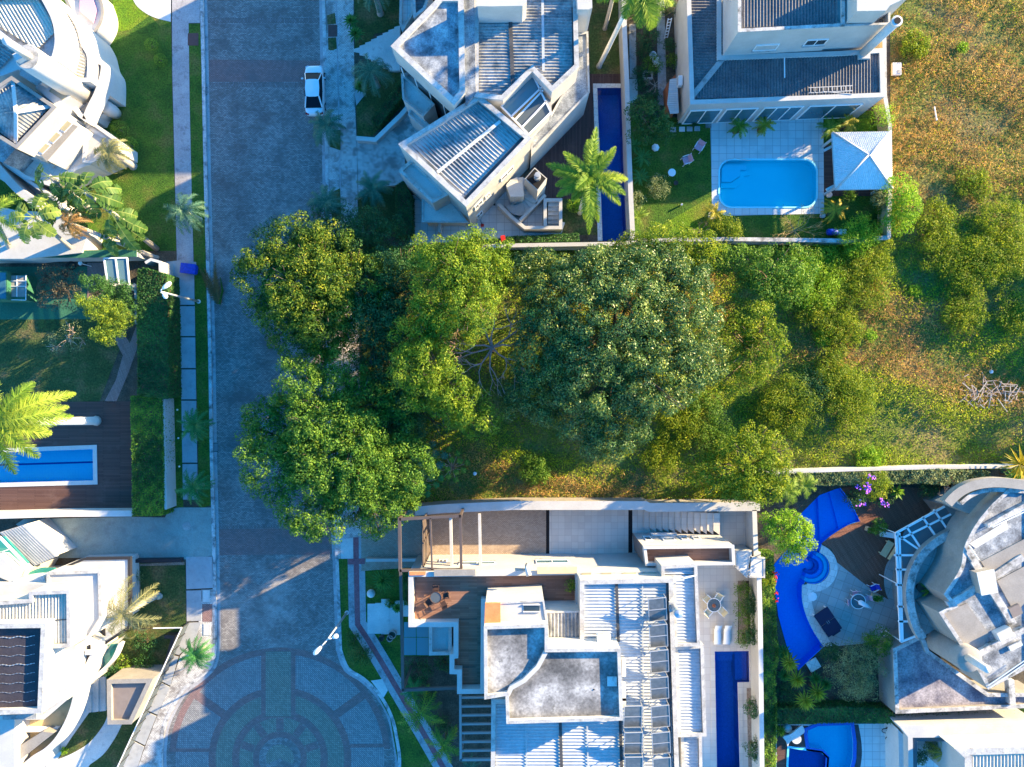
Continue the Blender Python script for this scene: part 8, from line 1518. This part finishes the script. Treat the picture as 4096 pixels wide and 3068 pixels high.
# towel, lounge under pergola, terrace set of the round house
simple('striped_towel', 'pink striped towel over a low lounger beside the dark bush', 'towel', 'l', (838, 835), .5, lambda t, q: (MB().box((q.x, q.y, .5), (.38, 1.5, .05), .62).build('cloth', 'cloth_stripe', t, bevel=.01), [MB().box((q.x+(.62-i*.21)*-math.sin(.62)*1.0, q.y+(.62-i*.21)*math.cos(.62), .53), (.38, .08, .012), .62).build('stripe', 'fabric_white', t) for i in range(7)]))
wd = outdoor_chair('wooden_chair', 'rattan', 'rattan')
place(wd, 'l', (1212, 365), .5, 'dark wooden folding chair on the curved terrace, upper one', 'dark folding chairs on the curved terrace', 2.95); place(copytree(wd), 'l', (1195, 425), -.6, 'dark wooden folding chair on the curved terrace, lower one', 'dark folding chairs on the curved terrace', 2.95)
for o_, p_ in ((wd, (1212, 365)), ): q = w3('l', p_, 3.4); o_.location = (q.x, q.y, 2.95)
simple('terrace_planter', 'potted plant with arching green leaves on the curved terrace', 'plant', 'l', (1080, 550), 3.2, lambda t, q: (MB().lathe([(.3, 0), (.42, .4), (.36, .4), (.02, .35)], (q.x-.3, q.y+.1, 2.93), 16).build('pot', 'pot_dark', t, True), quadobj('leaves', *fronds((q.x+.3, q.y, 3.5), nf=10, L_=1.0, w=.2, leaflets=12, seed=5)[:4], 'leaf_palm', t)))
simple('white_cabinet', 'small white cabinet with dark screen against the curved terrace wall', 'cabinet', 'l', (1238, 325), 3.4, lambda t, q: (MB().box((q.x, q.y, 3.35), (.8, .6, .8), -.15).build('case', 'white_plastic', t, bevel=.02), MB().box((q.x-.02, q.y-.31, 3.4), (.6, .03, .5), -.15).build('screen', 'car_glass', t)))
def wl_(t, q):
    MB().box((q.x, q.y, .4), (.6, 1.4, .08), .5).build('seat', 'white_plastic', t, bevel=.02); MB().box((q.x, q.y, .2), (.5, 1.2, .3), .5).build('base', 'galvanised', t)
simple('folded_chair', 'stacked white folding chairs under the glass roof, upper pile', 'chair', 'l', (965, 415), .5, wl_); simple('folded_chair', 'stacked white folding chairs under the glass roof, lower pile', 'chair', 'l', (965, 470), .5, wl_)
simple('lounge_chair', 'white lounge chair beside the flower pots at the deck edge', 'chair', 'l', (850, 215), .4, lambda t, q: (MB().box((q.x, q.y, .38), (1.3, .5, .06), -.15).build('seat', 'fabric_white', t, bevel=.01), MB().box((q.x+.7, q.y-.1, .6), (.1, .5, .5), -.15).build('backrest', 'fabric_white', t), MB().box((q.x, q.y, .18), (1.1, .42, .3), -.15).build('base', 'galvanised', t)))
for i, (x, y, l) in enumerate(((785, 605, 'yellow planter box with flowers at the deck tip below the blue chair'), (750, 185, 'yellow planter box beside the dark leafy plants on the deck'))):
    simple('yellow_planter', l, 'planter', 'l', (x, y), .4, lambda t, q: (MB().box((q.x, q.y, .28), (.8, .45, .5), -.3).build('box', 'yellow_wood', t, bevel=.02), leafobj('plant', np.array((q.x, q.y, .75))+NR.uniform(-.42, .42, size=(260, 3))*[1, .6, .4], NR.normal(size=(260, 3))+[0, 0, 1], NR.uniform(.12, .2, 260), 'leaf_mid', t)), 'yellow planter boxes on the deck')
simple('white_mat', 'white cloud shaped mat on the terrace edge near the spa', 'mat', 'l', (388, 600), .1, lambda t, q: (MB().lathe([(.42, 0), (.44, .04), (.02, .06)], (q.x, q.y, .05), 9).build('mat', 'fabric_white', t), MB().lathe([(.25, 0), (.02, .04)], (q.x, q.y+.2, .11), 9).build('lobe', 'fabric_white', t)))
# boulders in the garden F, garden hose, wall lamp
t = thing('coiled_hose', 'coiled dark hose hanging at the bed under the green topped wall', 'hose', tuple(w3('e', (475, 105), .1)))
q = w3('e', (475, 105), .1)
for k in range(3): MB().tube([(q.x+(.36+.07*k)*math.cos(a*.35), q.y+(.30+.05*k)*math.sin(a*.35), .1+.05*k) for a in range(19)], .025, 5, False).build('coil', 'rubber', t)
t = thing('garden_lamp', 'small white garden spotlight on a post under the green topped wall', 'lamp', tuple(w3('e', (562, 95), 0))); a = w3('e', (560, 55), 2.0); b = w3('e', (565, 97), 1.0); MB().tube([(b.x, b.y, 0), (b.x, b.y, 1.7)], .04, 8).build('post', 'white_paint', t); MB().lathe([(.05, 0), (.2, .1), (.16, .2), (.02, .22)], (b.x, b.y, 1.65), 14).build('lamp_head', 'white_plastic', t, True)
t = thing('broken_trunk', 'stump of a cut trunk with a pale saw cut on the square lawn', 'stump', tuple(w3('i', (985, 600), 0)))
q = w3('i', (985, 600), .2); MB().tube([(q.x, q.y, 0), (q.x, q.y, .35)], [.3, .24], 12).build('stump', 'trunk', t); MB().lathe([(.2, 0), (.02, .01)], (q.x, q.y, .355), 12).build('cut_face', 'yellow_wood', t)
for i in range(6):
    x = 1150+i*10; y = 495+i*188
    p_ = w3('e', (1155+i*6.5, 495+i*188), .1); o = MB().lathe([(.07, 0), (.09, .1), (.03, .14)], (p_.x, p_.y, 0), 10).build('path_light', 'white_plastic'); settag(o, '%s small white path light in the left grass verge' % ('first, uppermost', 'second', 'third', 'fourth', 'fifth', 'sixth, lowest')[i], 'light', 'path lights in the left grass verge')
simple('broom', 'red broom leaning in the entry beside the low canopy of the angular house', 'broom', 'b', (1540, 1490), .3, lambda t, q: (MB().tube([(q.x, q.y, .1), (q.x-.3, q.y+.5, 1.3)], .02, 6).build('stick', 'black_metal', t), MB().box((q.x, q.y, .12), (.28, .25, .16)).build('brush', 'plastic_red', t)))
# unseen house and trees added beyond the frame to shade lawns, field and street
NH = thing('unseen_shade_house', 'unseen flat roofed house added beyond the top edge to shade lawn and street', 'house', (-4, 52, 0))
block(NH, 'n', [(-14, 36.8), (9, 36.8), (9, 44), (-14, 44)], 10.5, ph=.4, roof='concrete', world=True)
rr = random.Random(9)
for i, (x, y, hh) in enumerate(((60, 14, 4.5), (63, 1, 6), (61, -9, 7), (72, 16, 9))):
    b = [(x+rr.uniform(-1, 1), y+rr.uniform(-1, 1), hh*.7, 3.0, 3.0, 2.0), (x+2, y+1.6, hh*.6, 2.2, 2.2, 1.6), (x-1.6, y-2, hh*.62, 2.2, 2.4, 1.6)]
    tree('unseen_shade_tree', 'tree %s' % ('added unseen beyond the right edge to shade the wild plot'), (x, y, 0), b, 'leaf_mid', group='unseen trees added beyond the right edge', sub_r=(.5, .9), cover=1.3, leaves_per_m2=14, leaf=(.3, .5))
